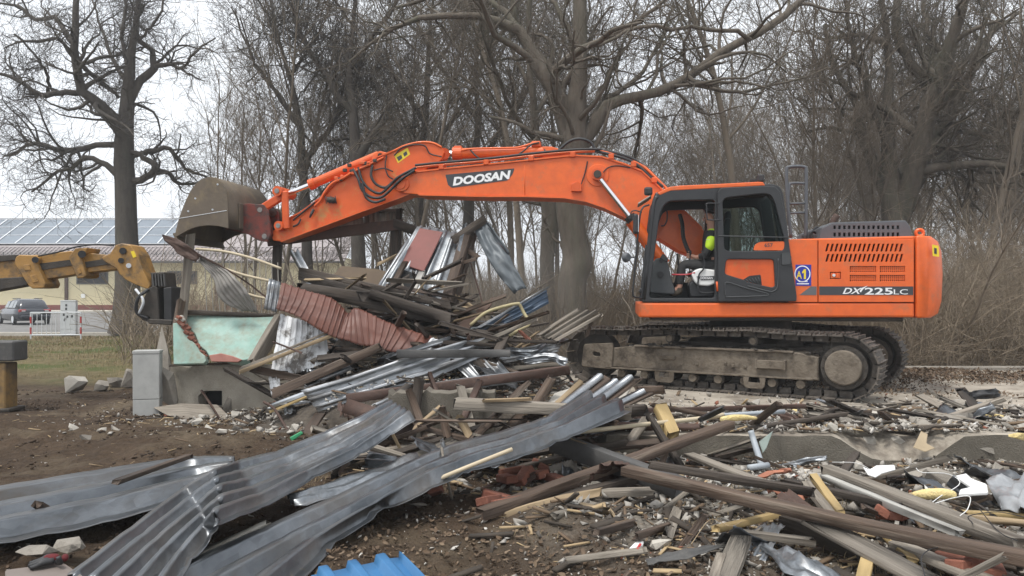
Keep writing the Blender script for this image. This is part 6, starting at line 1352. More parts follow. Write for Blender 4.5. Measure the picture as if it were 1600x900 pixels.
sheet('metal_sheet', 'pale silver sheet end above the open brown channel', [row([(582, 630), (596, 640), (612, 652)], 9.0), row([(622, 614), (636, 626), (655, 640)], 9.2)], 3, GALV_L, .05, 'rib', dent=.005, torn=.2, crease=True)
sheet('metal_sheet', 'light silver sheet lying behind the curled dark sheet', [row([(770, 552), (790, 566)], 10.45), row([(830, 540), (846, 556)], 10.7), row([(868, 532), (876, 548)], 10.9)], 2, GALV_L, .04, 'rib', dent=.005, torn=.2, crease=True)
sheet('metal_sheet', 'dented silver sheet under the long brown steel beam', [row([(655, 600), (672, 618)], 9.55), row([(740, 588), (752, 606)], 9.8), row([(812, 580), (820, 596)], 10.0)], 2, GALV_L, .04, 'rib', dent=.01, torn=.2, crease=True)
# ------------------------------------------------------------------ foreground sheets
sheet('metal_sheet', 'kinked galvanised sheet running from the bottom left up to the plinth', [grow([(98, 900), (150, 908), (205, 915), (268, 915)], .16), grow([(200, 824), (232, 838), (262, 852), (298, 864)], .20), grow([(288, 759), (302, 781), (317, 802), (322, 833)], .26), grow([(334, 733), (339, 752), (344, 776), (330, 812)], .40), grow([(370, 719), (379, 741), (393, 763), (410, 783)], .34), grow([(430, 706), (446, 719), (468, 733), (492, 736)], .36), grow([(505, 675), (520, 688), (545, 699), (562, 702)], .48), grow([(560, 652), (575, 661), (594, 670), (606, 672)], .60), grow([(610, 626), (621, 632), (633, 639), (645, 647)], .72)], 5, GALV, .075, 'rib', dent=.006, along=9, torn=.15, crease=True)
sheet('metal_sheet', 'galvanised sheet lying flat at the left edge with two deep folds', [grow([(-90, 772), (-90, 808), (-90, 850)], .26), grow([(0, 759), (0, 795), (0, 830)], .24), grow([(150, 734), (156, 765), (160, 800)], .22), grow([(300, 713), (304, 735), (298, 760)], .24), grow([(368, 716), (362, 727), (344, 746)], .28)], 3, GALV, .12, 'rib', dent=.004, crease=True)
sheet('metal_sheet', 'longest galvanised sheet reaching from the bottom edge to the log', [grow([(222, 905), (310, 925), (435, 925)], .10), grow([(405, 825), (450, 846), (525, 834)], .14), grow([(520, 776), (552, 794), (592, 790)], .22), grow([(643, 720), (656, 737), (670, 748)], .36), grow([(700, 697), (714, 711), (736, 721)], .43), grow([(777, 676), (795, 689), (816, 698)], .50), grow([(853, 652), (872, 662), (893, 669)], .58), grow([(915, 612), (945, 620), (985, 630)], .70)], 3, GALV, .11, 'rib', dent=.006, along=9, crease=True)
sheet('metal_sheet', 'galvanised sheet half hidden between the two long ones', [grow([(448, 772), (462, 783)], .24), grow([(560, 735), (572, 752)], .28), grow([(650, 708), (664, 726)], .34)], 2, GALV_DK, .04, dent=.05)
beam('wood_plank', 'white painted lath beside the longest galvanised sheet', G(228, 905, .06), G(410, 823, .12), .06, .04, mat('white_lath', (.52, .50, .45), (.40, .37, .31), 8, .85, c3=(.2, .15, .1), s3=7), 'lath')
for i, (a, b) in enumerate((((862, 646), (938, 586)), ((884, 650), (962, 594)), ((902, 650), (985, 588)), ((918, 652), (1004, 610)))):
    beam('metal_channel', ['first', 'second', 'third', 'fourth'][i] + ' from the left of four splayed grey channels at the log', W(*a, 7.9), W(*b, 8.5), .10, .045, GALV, 'channel', prof='hat', group='splayed grey channels', ragged=0)
    beam('wood_plank', ['brown board under the first', 'brown board under the second', 'brown board under the third', 'brown board under the fourth'][i] + ' splayed grey channel', W(a[0] + 12, a[1] + 2, 7.95), W(b[0] + 8, b[1] + 6, 8.5), .12, .02, WOOD_BR, 'board', group='boards under the splayed channels')
sheet('blue_sheet', 'bright blue ribbed sheet lying at the bottom edge', [grow([(486, 890), (532, 881), (576, 872), (618, 863), (634, 868)], .16), grow([(560, 985), (610, 975), (655, 962), (690, 945), (705, 935)], .12)], 4, BLUE_SHEET, .055, 'rib', dent=.004, crease=True)
beam('wood_plank', 'split brown lath lying across the left galvanised sheet', G(190, 750, .34), G(292, 714, .36), .06, .03, WOOD_BR, 'lath', ragged=.08); beam('wood_plank', 'short brown lath sticking out below the left galvanised sheet', G(62, 790, .26), G(100, 815, .05), .05, .05, WOOD_BR, 'lath'); beam('wood_plank', 'small brown board under the kinked sheet', G(525, 740, .18), G(545, 712, .3), .06, .04, WOOD_BR, 'board')

# ------------------------------------------------------------------ beams of the middle foreground
beam('log', 'weathered grey log lying across the splayed channels', W(722, 631, 8.15), W(976, 645, 7.75), .13, .12, WOOD_GREY, 'log', ragged=.08); beam('wood_plank', 'small pale board lying on the log', W(764, 626, 8.0), W(822, 624, 7.95), .08, .03, WOOD_PALE, 'board', ragged=.08); beam('wood_beam', 'dark end piece at the right of the log', W(970, 643, 7.8), W(1004, 641, 7.8), .10, .11, WOOD_DK)
beam('wood_plank', 'broad brown board leaning across the plinth', W(733, 692, 7.8), W(816, 606, 8.6), .05, .19, WOOD_BR, 'board', up=(0, 1, 0)); beam('wood_beam', 'brown timber stub beside the leaning board', W(770, 700, 7.9), W(812, 655, 8.3), .12, .10, WOOD_BR)
for a, b, lab in (((578, 700), (665, 668), 'thin brown strip lying beside the open channel'), ((660, 668), (745, 690), 'bent brown strip in the middle'), ((560, 715), (700, 708), 'dark board under the kinked sheet'), ((640, 700), (730, 712), 'charred board in the dark gap'), ((720, 655), (738, 690), 'pale lath below the log'), ((880, 655), (960, 660), 'grey board under the log'), ((690, 640), (700, 680), 'brown lath standing before the plinth')):
    beam('wood_plank', lab, W(*a, 8.2), W(*b, 8.1), .08, .045, WOOD_PALE if 'pale' in lab else WOOD_DK if ('dark' in lab or 'char' in lab) else WOOD_BR, 'plank')
tag(path_obj('cane_pole', [G(630, 771, .22), G(720, 734, .38), G(800, 702, .50)], .017, PALEPIPE, None, 14, 9), 'pale cane pole under the longest galvanised sheet', 'pole'); tag(path_obj('cane_pole', [W(880, 678, 7.4), W(1000, 664, 7.9), W(1110, 652, 8.4), W(1130, 648, 8.5)], .024, PALEPIPE, None, 14, 9), 'pale cane pole pointing right towards the yellow foam', 'pole')
tag(path_obj('plastic_pipe', [W(1128, 649, 8.5), W(1225, 643, 8.9)], .026, PVC, None, 3, 9), 'white plastic pipe behind the yellow foam', 'pipe'); tag(path_obj('broken_cane', [G(690, 700, .45), G(697, 740, .3), G(706, 780, .06)], .012, WOOD_GREY), 'thin broken twig leaning under the cane pole', 'stick')
beam('metal_beam', 'grey box beam sloping down to the right in the middle foreground', W(866, 690, 7.4), W(1063, 762, 6.35), .12, .17, IRON_GREY, ragged=0); beam('wood_plank', 'pale lath on the end of the grey box beam', W(868, 680, 7.35), W(912, 696, 7.1), .06, .03, WOOD_PALE, 'lath')
beam('wood_beam', 'longest dark brown beam running to the bottom right corner', G(978, 735, .32), G(1660, 884, .24), .115, .075, WOOD_BR, ragged=.02, bend=-.02); beam('wood_beam', 'brown beam sloping up from the middle foreground to the slab', G(752, 803, .10), G(1140, 663, .40), .115, .075, WOOD_BR, ragged=.02); beam('wood_beam', 'second brown beam under the sloping one', G(770, 806, .04), G(985, 750, .16), .10, .06, WOOD_DK); beam('wood_plank', 'split orange board edge below the sloping brown beams', G(772, 812, .04), G(935, 770, .14), .03, .06, WOOD_PALE, 'board', bend=.03)
beam('wood_plank', 'grey plank below the grey box beam', G(898, 772, .10), G(1010, 768, .12), .12, .05, WOOD_GREY, 'plank'); beam('metal_beam', 'dark iron flat bar lying on the dusty slab before the track', W(985, 642, 9.3), W(1280, 634, 9.8), .06, .05, IRON, ragged=0); beam('wood_beam', 'dark thin beam crossing above the longest beam', G(1022, 727, .34), G(1262, 768, .30), .06, .06, WOOD_DK); beam('wood_plank', 'dusty grey board behind the dark thin beam', G(1080, 712, .22), G(1185, 752, .20), .10, .04, WOOD_GREY, 'board'); beam('wood_beam', 'short timber block with a yellow cut face on the cane pole', W(1033, 640, 8.3), W(1050, 676, 8.0), .13, .10, WOOD_YEL)
beam('wood_beam', 'orange-brown block lying before the track idler', W(1000, 610, 9.9), W(1033, 609, 9.9), .10, .10, WOOD_BR); beam('iron_strip', 'black strip leaning on the cane pole', W(1098, 654, 8.3), W(1126, 640, 8.4), .04, .05, RUBBER, 'strip')
beam('wood_beam', 'dusty brown beam sloping down right of the clay tiles', G(1297, 737, .22), G(1590, 850, .16), .12, .085, WOOD_GREY); beam('wood_plank', 'pale grey edging board beside the dusty beam', G(1292, 748, .2), G(1495, 832, .18), .06, .05, mat('pale_edge', (.42, .41, .38), (.33, .32, .29), 6, .8), 'board'); beam('wood_plank', 'dark board behind the ochre laths', G(1230, 752, .2), G(1400, 790, .18), .10, .04, WOOD_DK, 'board')
beam('wood_plank', 'wide grey board reaching the bottom edge right of centre', G(1280, 818, .20), G(1480, 925, .10), .20, .03, WOOD_GREY, 'board'); beam('wood_plank', 'dark board under the wide grey board', G(1225, 818, .10), G(1400, 880, .06), .10, .12, WOOD_DK, 'board'); beam('wood_plank', 'ochre lath between the clay tiles and the dusty beam', G(1272, 746, .24), G(1312, 800, .2), .06, .04, WOOD_YEL, 'lath'); beam('wood_plank', 'grey lath left of the ochre lath', G(1262, 760, .22), G(1296, 802, .18), .07, .05, WOOD_GREY, 'lath')
for a, b, w_, m_, lab in (((1158, 842), (1128, 915), .13, WOOD_GREY, 'grey board pointing at the viewer at the bottom edge'), ((1126, 872), (1112, 915), .06, WOOD_GREY, 'narrow grey lath left of the board at the bottom edge'), ((1168, 834), (1262, 846), .07, WOOD_GREY, 'short grey plank below the longest beam'), ((1124, 825), (1210, 805), .05, WOOD_YEL, 'pale yellow lath below the longest beam'), ((1356, 870), (1344, 925), .07, WOOD_YEL, 'yellow board end under the wide grey board'), ((1400, 850), (1600, 930), .11, WOOD_GREY, 'mossy grey plank at the bottom right'), ((1430, 848), (1660, 935), .08, WOOD_BR, 'brown plank beside the mossy grey one'), ((1385, 835), (1425, 875), .06, WOOD_YEL, 'yellow lath under the mossy plank'), ((1000, 836), (1042, 822), .04, WOOD_BR, 'small reddish lath in the bottom litter'), ((1510, 808), (1640, 822), .05, WOOD_PALE, 'pale peeled branch at the right edge'), ((1500, 802), (1640, 808), .05, WOOD_YEL, 'yellow peeled branch at the right edge'), ((1495, 776), (1575, 778), .06, WOOD_BR, 'brown board behind the yellow foam at the right'), ((905, 790), (950, 800), .07, WOOD_PALE, 'pale stub below the grey plank'), ((870, 805), (925, 790), .06, WOOD_GREY, 'grey stub below the grey plank'), ((940, 830), (985, 818), .05, WOOD_BR, 'brown splinter in the bottom litter'), ((1460, 845), (1590, 885), .12, WOOD_DK, 'dark plank under the longest beam at the right'), ((1180, 700), (1080, 725), .05, WOOD_BR, 'brown lath lying by the grey plastic pipe')):
    beam('wood_plank', lab, G(*a, .12), G(*b, .10), w_, .04, m_, 'plank')
sheet('metal_sheet', 'curved dark metal strip in the bottom litter', [grow([(1008, 872), (1012, 882)], .06), grow([(1070, 858), (1074, 868)], .12), grow([(1132, 848), (1134, 852)], .08)], 1, IRON_GREY, .01, 'sine', dent=.02)
sheet('metal_sheet', 'bent grey tin sheet at the bottom edge right of centre', [grow([(1182, 850), (1200, 870)], .06), grow([(1240, 862), (1225, 885)], .12), grow([(1330, 905), (1300, 925)], .05)], 2, GALV_DK, .02, 'sine', dent=.06)
sheet('metal_sheet', 'grey plastic film bunched at the right edge', [grow([(1540, 750), (1560, 790)], .16), grow([(1590, 735), (1600, 785)], .24), grow([(1660, 715), (1660, 780)], .2)], 3, mat('grey_film', (.20, .21, .22), (.34, .35, .36), 6, .35), .03, 'sine', dent=.10)
sheet('metal_sheet', 'black sheet scrap at the back of the rubble on the right', [row([(1500, 615), (1505, 625)], 10.2), row([(1530, 610), (1536, 624)], 10.2), row([(1562, 606), (1566, 622)], 10.3)], 1, RUBBER, .02, 'sine', dent=.08)
tag(path_obj('plastic_pipe', [W(1173, 673, 8.0), W(1178, 690, 7.95), W(1191, 730, 7.7)], .032, PVC, None, 10, 12), 'grey plastic drain pipe standing against the slab edge', 'pipe'); tag(path_obj('plastic_pipe', [G(1170, 731, .15), G(1200, 727, .15)], .03, PVC, None, 3, 12), 'short grey pipe end at the foot of the drain pipe', 'pipe')
slab('green_sheet_scrap', wp([(1186, 690), (1208, 673), (1198, 700), (1192, 708)], 7.9, 8.0), .01, mat('pale_green_metal', (.22, .27, .24), (.28, .33, .30), 6, .6), None, 'pale green sheet scrap behind the drain pipe', 'metal scrap')
for i, (pts, lab) in enumerate((([(1300, 722), (1340, 724), (1370, 740)], 'white wire looping above the dusty beam'), ([(1415, 732), (1428, 728), (1440, 738), (1480, 740), (1500, 755), (1470, 775), (1450, 790)], 'white cable curled beside the white scrap'), ([(1450, 790), (1490, 778), (1515, 776), (1512, 795), (1500, 806)], 'white cable loop over the yellow foam'), ([(1136, 760), (1150, 752), (1185, 760)], 'white cable by the thin dark beam'), ([(1520, 818), (1515, 806), (1560, 800), (1610, 810)], 'black cable at the right edge'), ([(1445, 900), (1440, 870), (1462, 856), (1500, 860)], 'black cable loop on the mossy plank'), ([(1080, 850), (1110, 812), (1140, 822), (1160, 815)], 'bent wire in the bottom litter'), ([(1530, 795), (1560, 830), (1590, 845)], 'black cable over the dusty beam'))):
    tag(path_obj('cable', [G(a, b, .22) for a, b in pts], .0034 if 'wire' not in lab else .0026, RUBBER if 'black' in lab else WOOD_PALE if 'bent' in lab else SCRAP_W, None, 24, 5), lab, 'cable')
# foam, scraps, clay tiles, bricks
def chunk(name, label, px, py, z, s, m, cat, seed, group=None, rz=None, n=13, pos=None, tilt=.35):
    q = random.Random(seed); me = hull_mesh(name, seed, s[0], s[1], s[2], n)
    o = link(name, me, m); o.location = pos if pos is not None else G(px, py, z); o.rotation_euler = (q.uniform(-tilt, tilt), q.uniform(-tilt, tilt), q.uniform(0, 6.28) if rz is None else rz)
    return tag(o, label, cat, group)
def puff(name, label, P, r, m, cat):
    return tag(skin_obj(name, [(p, r * q_) for p, q_ in P], [(i, i + 1) for i in range(len(P) - 1)], m, None, 2), label, cat)
puff('foam_piece', 'yellow insulation foam lying on the slab edge', [(W(1125, 656, 8.3), 1), (W(1145, 653, 8.35), 1.3), (W(1165, 652, 8.4), 1.0), (W(1184, 654, 8.4), .5)], .032, FOAM, 'foam')
puff('foam_piece', 'yellow insulation foam under the white cable', [(G(1424, 774, .2), .7), (G(1448, 772, .22), 1.3), (G(1475, 771, .22), 1.3), (G(1494, 775, .2), 1)], .035, FOAM, 'foam')
for i, (px, py, lab) in enumerate(((1540, 652, 'larger yellow foam lump behind the big stones'), (1562, 652, 'smaller yellow foam lump behind the big stones'), (1240, 645, 'yellow foam crumb in front of the track'), (1592, 682, 'yellow foam lump at the right edge'))): chunk('foam_piece', lab, px, py, SLAB_Z + .03, (.12 if i in (0, 3) else .07, .07, .05), FOAM, 'foam', 60 + i, n=18)
slab('white_scrap', grow([(1348, 728), (1358, 733), (1368, 727), (1398, 726), (1399, 732), (1378, 738), (1368, 744), (1356, 740)], .24), .02, SCRAP_W, None, 'torn white plastic scrap beside the dusty beam', 'scrap')
slab('white_scrap', grow([(1492, 743), (1510, 739), (1520, 748), (1542, 756), (1544, 768), (1498, 771), (1500, 764), (1518, 760)], .22), .03, SCRAP_W, None, 'large bent white scrap above the yellow foam', 'scrap')
slab('white_scrap', wp([(1322, 645), (1338, 643), (1334, 652), (1328, 655)], 9.3), .01, SCRAP_W, None, 'small white scrap before the track sprocket', 'scrap')
slab('card_scrap', wp([(1427, 699), (1440, 672), (1450, 678), (1448, 692), (1462, 700), (1446, 706)], 8.1, 8.3), .012, mat('tan_card', (.40, .32, .21), (.33, .26, .17), 6, .9), None, 'tan card scrap standing on the slab edge', 'scrap')
slab('blue_scrap', wp([(1519, 695), (1530, 695), (1530, 702), (1520, 702)], 8.3), .03, BLUE_DEC, None, 'small blue cap among the big stones', 'scrap')
slab('carton', grow([(980, 858), (992, 846), (1006, 844), (1004, 850), (996, 857)], .08), .03, SCRAP_W, None, 'white carton with a red corner in the bottom litter', 'carton'); slab('red_corner', grow([(993, 857), (999, 848), (1003, 849), (998, 857)], .09), .008, BARR_R, None, 'red flap on the white carton', 'flap')
slab('green_scrap', wp([(452, 684), (470, 674), (473, 678), (456, 690)], 8.9), .03, mat('green_plastic', (.05, .33, .15), None, rough=.5), None, 'bright green plastic clip at the left foot of the heap', 'clip')
for i in range(9):
    px, py = random.Random(70 + i).choice([(1195, 742), (1210, 740), (1222, 738), (1205, 765), (1222, 770), (1238, 774), (1250, 776), (1262, 772), (1216, 780)]) if False else [(1195, 742), (1212, 739), (1226, 736), (1203, 764), (1219, 770), (1235, 775), (1250, 777), (1262, 773), (1224, 781)][i]
    chunk('clay_tile_piece', ['orange clay tile piece by the drain pipe', 'broken orange clay tile in the heap above the longest beam'][i > 2], px, py, .17, (.10, .05, .03), TILE, 'clay tile', 300 + i, ['clay tiles by the drain pipe', 'clay tiles above the longest beam'][i > 2], tilt=.7)
BRK = None
def brick(label, loc, rot, group, m=BRICKRED):
    global BRK
    if BRK is None:
        bm = bmesh.new(); bm_box(bm, (0, 0, 0), (.24, .115, .068)); bevel(bm, .009, 1); BRK = bm_mesh('brick', bm); BRK.materials.append(m)
    o = link('brick', BRK, None); o.location = loc; o.rotation_euler = rot; return tag(o, label, 'brick', group)
q = random.Random(12)
for i, (px, py) in enumerate(((792, 748), (818, 744), (840, 742), (868, 748), (800, 736), (850, 730), (765, 782), (776, 776), (680, 765), (672, 758), (790, 785))):
    brick('red brick lying in the dark gap under the log', G(px, py, .12), (q.uniform(-.4, .4), q.uniform(-.4, .4), q.uniform(0, 3)), 'red bricks under the log')
for i, (px, py) in enumerate(((1508, 882), (1520, 886), (1536, 880), (1550, 888), (1498, 872), (1380, 798), (1395, 803))):
    brick('broken red brick between the planks at the bottom right', G(px, py, .12), (q.uniform(-.5, .5), q.uniform(-.5, .5), q.uniform(0, 3)), 'red bricks at the bottom right')
# bigger stones that can be told apart
for i, (px, py, s, lab, m_, d) in enumerate(((1500, 652, (.20, .12, .07), 'flat grey stone behind the big stones', CONC, 9.0), (1484, 655, (.26, .12, .06), 'long flat grey stone left of the big ones', CONC, 8.9), (1440, 664, (.20, .14, .06), 'flat stone leaning on the slab edge', CONC, 8.7), (1468, 676, (.17, .12, .10), 'square grey stone among the big stones', CONC, 8.5), (1510, 684, (.16, .14, .10), 'blunt grey stone in the middle of the big stones', CONC, 8.45), (1561, 684, (.24, .16, .12), 'largest grey concrete lump on the slab', CONC, 8.4), (1532, 704, (.16, .12, .09), 'grey lump at the slab edge right of the notch', CONC, 8.25), (1395, 690, (.16, .1, .08), 'pale stone left of the tan card', CONC_LIGHT, 8.5), (1360, 690, (.11, .09, .07), 'small pale stone near the slab notch', CONC_LIGHT, 8.5), (1438, 742, (.24, .14, .10), 'big rough lump leaning in the slab notch', CONC, 7.4), (1475, 748, (.22, .13, .11), 'big brown lump below the slab notch', CONC, 7.2), (1410, 752, (.16, .1, .08), 'grey lump behind the dusty beam', CONC, 7.0), (1342, 728, (.12, .1, .07), 'pale lump under the slab edge', CONC_LIGHT, 7.5), (1500, 632, (.12, .08, .12), 'upright grey stone at the back of the rubble', CONC, 9.8), (1590, 664, (.2, .12, .08), 'grey slab piece at the right edge', CONC, 8.8),
        (262, 606, (.16, .14, .42), 'tall stone block beside the utility cabinet', CONC, 11.5), (258, 572, (.15, .12, .85), 'grey concrete post piece behind the utility cabinet', CONC, 11.9), (182, 596, (.24, .18, .15), 'rough stone left of the utility cabinet', CONC, 14.5), (160, 602, (.20, .16, .14), 'second rough stone left of the utility cabinet', CONC, 13.9), (122, 602, (.34, .18, .22), 'pale slanted slab piece left of the rough stones', CONC_LIGHT, 13.8), (200, 592, (.18, .16, .24), 'stone against the utility cabinet', CONC, 14.2), (355, 635, (.10, .05, .20), 'slate grey slab piece leaning on the plinth', CONC, 11.5), (455, 640, (.14, .1, .12), 'grey lump at the left end of the silver sheet', CONC, 10.6), (425, 672, (.10, .08, .07), 'cream stone at the left foot of the heap', CONC_LIGHT, 9.6), (460, 672, (.07, .06, .10), 'cream block behind the green clip', CONC_LIGHT, 9.4), (60, 862, (.16, .14, .08), 'dark flat stone by the glove', CONC, 4.9), (110, 850, (.13, .11, .06), 'grey flat stone by the glove', CONC, 5.0), (655, 788, (.10, .05, .02), 'grey flat stone in the bare soil', CONC, 6.2), (870, 700, (.16, .1, .12), 'grey stone under the grey box beam', CONC, 7.6), (880, 728, (.20, .12, .1), 'rough stone under the grey box beam', CONC, 7.2), (1030, 850, (.12, .07, .04), 'pale plaster slab in the bottom litter', CONC_LIGHT, 5.2))):
    chunk('stone', lab, px, py, 0, s, m_, 'stone', 400 + i, pos=W(px, py, d), rz=q.uniform(-.4, .4), n=14, tilt=.25)
# flat grey panel lying before the plinth
slab('tin_panel', [W(240, 636, 11.2), W(282, 630, 11.4), (W(340, 632, 11.4)), W(378, 668, 10.6), W(330, 668, 10.4), W(300, 655, 10.7), W(262, 648, 10.9)], .02, WOOD_GREY, None, 'weathered grey panel lying before the turquoise wall', 'panel')
beam('iron_strip', 'thin iron rod leaning on the plinth vent', W(316, 612, 11.3), W(352, 668, 10.6), .025, .025, IRON, 'rod')
# work glove and the board it lies on
slab('flat_board', [G(8, 890, .16), G(100, 878, .16), G(150, 912, .16), G(10, 940, .16)], .05, mat('grey_brown_board', (.15, .125, .11), (.19, .16, .14), 4, .8), None, 'grey brown board under the glove at the bottom left', 'board')
gl = empty('work_glove', G(72, 884, .16), R(12), 'black and dark red work glove lying on the board at the bottom left', 'glove')
GLV = mat('black_glove_rubber', (.014, .014, .015), (.022, .022, .023), 9, .5); GLR = mat('dark_red_glove_knit', (.12, .012, .014), (.09, .01, .012), 30, .9)
skin_obj('palm', [(Vector((-.02, .0, .035)), .035, .030), (Vector((.03, .0, .04)), .042, .032), (Vector((.075, .0, .038)), .034, .028)], [(0, 1), (1, 2)], GLR, gl)
for i, (y_, L, z_) in enumerate(((-.050, .085, .026), (-.022, .10, .03), (.010, .105, .034), (.040, .09, .034))):
    path_obj('finger', [Vector((.05, y_ * .6, .035)), Vector((.0, y_ - .01, z_ + .01)), Vector((.05 - L * .8, y_ - .02, z_)), Vector((.05 - L * 1.25, y_ - .022, z_ - .012))], .020, GLV, gl, 12, 8, r_end=.013)
path_obj('thumb', [Vector((.07, -.03, .03)), Vector((.095, -.06, .032)), Vector((.10, -.085, .05)), Vector((.095, -.09, .075))], .017, GLV, gl, 12, 8, r_end=.014)
skin_obj('cuff', [(Vector((.07, .02, .034)), .033, .027), (Vector((.115, .03, .03)), .036, .024)], [(0, 1)], GLR, gl)

# ------------------------------------------------------------------ the yellow arm reaching in from the left
bh = empty('backhoe_arm', W(0, 470, 12.6), 0, 'worn yellow loader arm with a black attachment reaching in from the left edge', 'loader arm')
YD_ = 12.6
def bhp(name, pts, m, d0, d1, bw=.012):
    f = wp(pts, d0); o = slab(name, [p - bh.location for p in f], d1 - d0, m, bh, bw=bw); return o
bhp('inner_boom', [(-60, 404), (60, 398), (110, 392), (165, 398), (190, 404), (190, 420), (130, 427), (60, 438), (-60, 452)], YELLOW, 12.62, 12.88)
bhp('lower_beam', [(-60, 438), (44, 432), (60, 440), (40, 446), (-60, 464)], STEEL_DARK, 12.56, 12.82)
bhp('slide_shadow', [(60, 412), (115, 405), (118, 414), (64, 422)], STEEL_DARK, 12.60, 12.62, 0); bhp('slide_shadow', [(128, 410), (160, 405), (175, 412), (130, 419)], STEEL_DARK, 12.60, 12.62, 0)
bhp('top_hose_tray', [(-60, 402), (24, 398), (26, 406), (-60, 415)], STEEL_DARK, 12.58, 12.8, .005)
k_ = bhp('clamp_plate', [(24, 402), (30, 398), (56, 399), (60, 404), (57, 412), (71, 444), (68, 450), (50, 451), (44, 446), (22, 412)], YELLOW, 12.52, 12.95)
bhp('clamp_window', [(36, 414), (46, 413), (48, 422), (38, 423)], YELLOW, 12.505, 12.52, .006); bhp('clamp_window', [(46, 431), (55, 429), (60, 440), (51, 442)], YELLOW, 12.505, 12.52, .006)
bhp('clamp_plate', [(107, 402), (117, 388), (136, 387), (133, 395), (126, 402), (134, 430), (131, 434), (120, 435)], YELLOW, 12.52, 12.95); bhp('clamp_window', [(119, 421), (124, 419), (127, 427), (122, 429)], YELLOW, 12.505, 12.52, .006)
for a, b, rr_ in ((55, 406, .05), (128, 397, .06)): o = tube_obj('pin', W(a, b, 12.48) - bh.location, W(a, b, 12.55) - bh.location, rr_, RUBBER, bh, 12)
bhp('head_plate', [(158, 402), (172, 396), (180, 383), (190, 380), (204, 383), (214, 398), (222, 420), (235, 446), (231, 452), (212, 445), (196, 437), (186, 428), (182, 420), (162, 408)], YELLOW, 12.50, 12.95)
for a, b, rr_ in ((192, 392, .055), (189, 407, .045), (201, 415, .04)): tube_obj('pin', W(a, b, 12.46) - bh.location, W(a, b, 12.53) - bh.location, rr_, RUBBER if rr_ > .042 else ALU, bh, 12)
bhp('label', [(204, 393), (209, 392), (213, 401), (208, 403)], YEL_DEC, 12.49, 12.498, 0)
o = path_obj('hose', [W(60, 400, 12.5) - bh.location, W(90, 394, 12.5) - bh.location, W(118, 386, 12.5) - bh.location, W(150, 382, 12.6) - bh.location, W(178, 384, 12.6) - bh.location], .014, RUBBER, bh)
at = bhp('attachment', [(232, 450), (240, 446), (246, 450), (249, 500), (238, 506), (222, 500), (215, 492), (222, 470)], STEEL_DARK, 12.45, 13.0)
bhp('attachment_plate', [(255, 450), (268, 448), (269, 502), (256, 506)], RUBBER, 12.45, 13.0); bhp('attachment_head', [(235, 426), (257, 425), (260, 449), (237, 452)], STEEL_DARK, 12.5, 12.9)
for i in range(5): bhp('cooling_rib', [(237 + i * 4.4, 428), (239 + i * 4.4, 428), (240.5 + i * 4.4, 447), (238.5 + i * 4.4, 447)], IRON_GREY, 12.46, 12.5, 0)
bhp('attachment_base', [(228, 498), (269, 500), (268, 508), (232, 506)], STEEL_DARK, 12.4, 13.0); o = path_obj('hose', [W(212, 452, 12.4) - bh.location, W(224, 470, 12.35) - bh.location, W(217, 490, 12.4) - bh.location], .022, ALU, bh)
o = path_obj('hose', [W(232, 452, 12.42) - bh.location, W(216, 466, 12.35) - bh.location, W(214, 488, 12.4) - bh.location, W(232, 498, 12.42) - bh.location], .028, RUBBER, bh)
sp_leg = empty('stabiliser', G(2, 642, 0), 0, 'yellow stabiliser leg with a grey cap at the left edge', 'stabiliser')
box_obj('leg', (-.05, .1, .36), (.28, .30, .72), YELLOW_DULL, sp_leg, .015); box_obj('cap', (.0, .1, .90), (.46, .36, .30), IRON_GREY, sp_leg, .02); box_obj('foot', (0, .1, .02), (.36, .4, .05), STEEL_DARK, sp_leg, .01)

slab('white_board', wp([(846, 642), (866, 614), (900, 603), (988, 600), (968, 636), (905, 640)], 8.5, 9.4), .04, CONC_LIGHT, None, 'pale cream board lying behind the splayed grey channels', 'board')
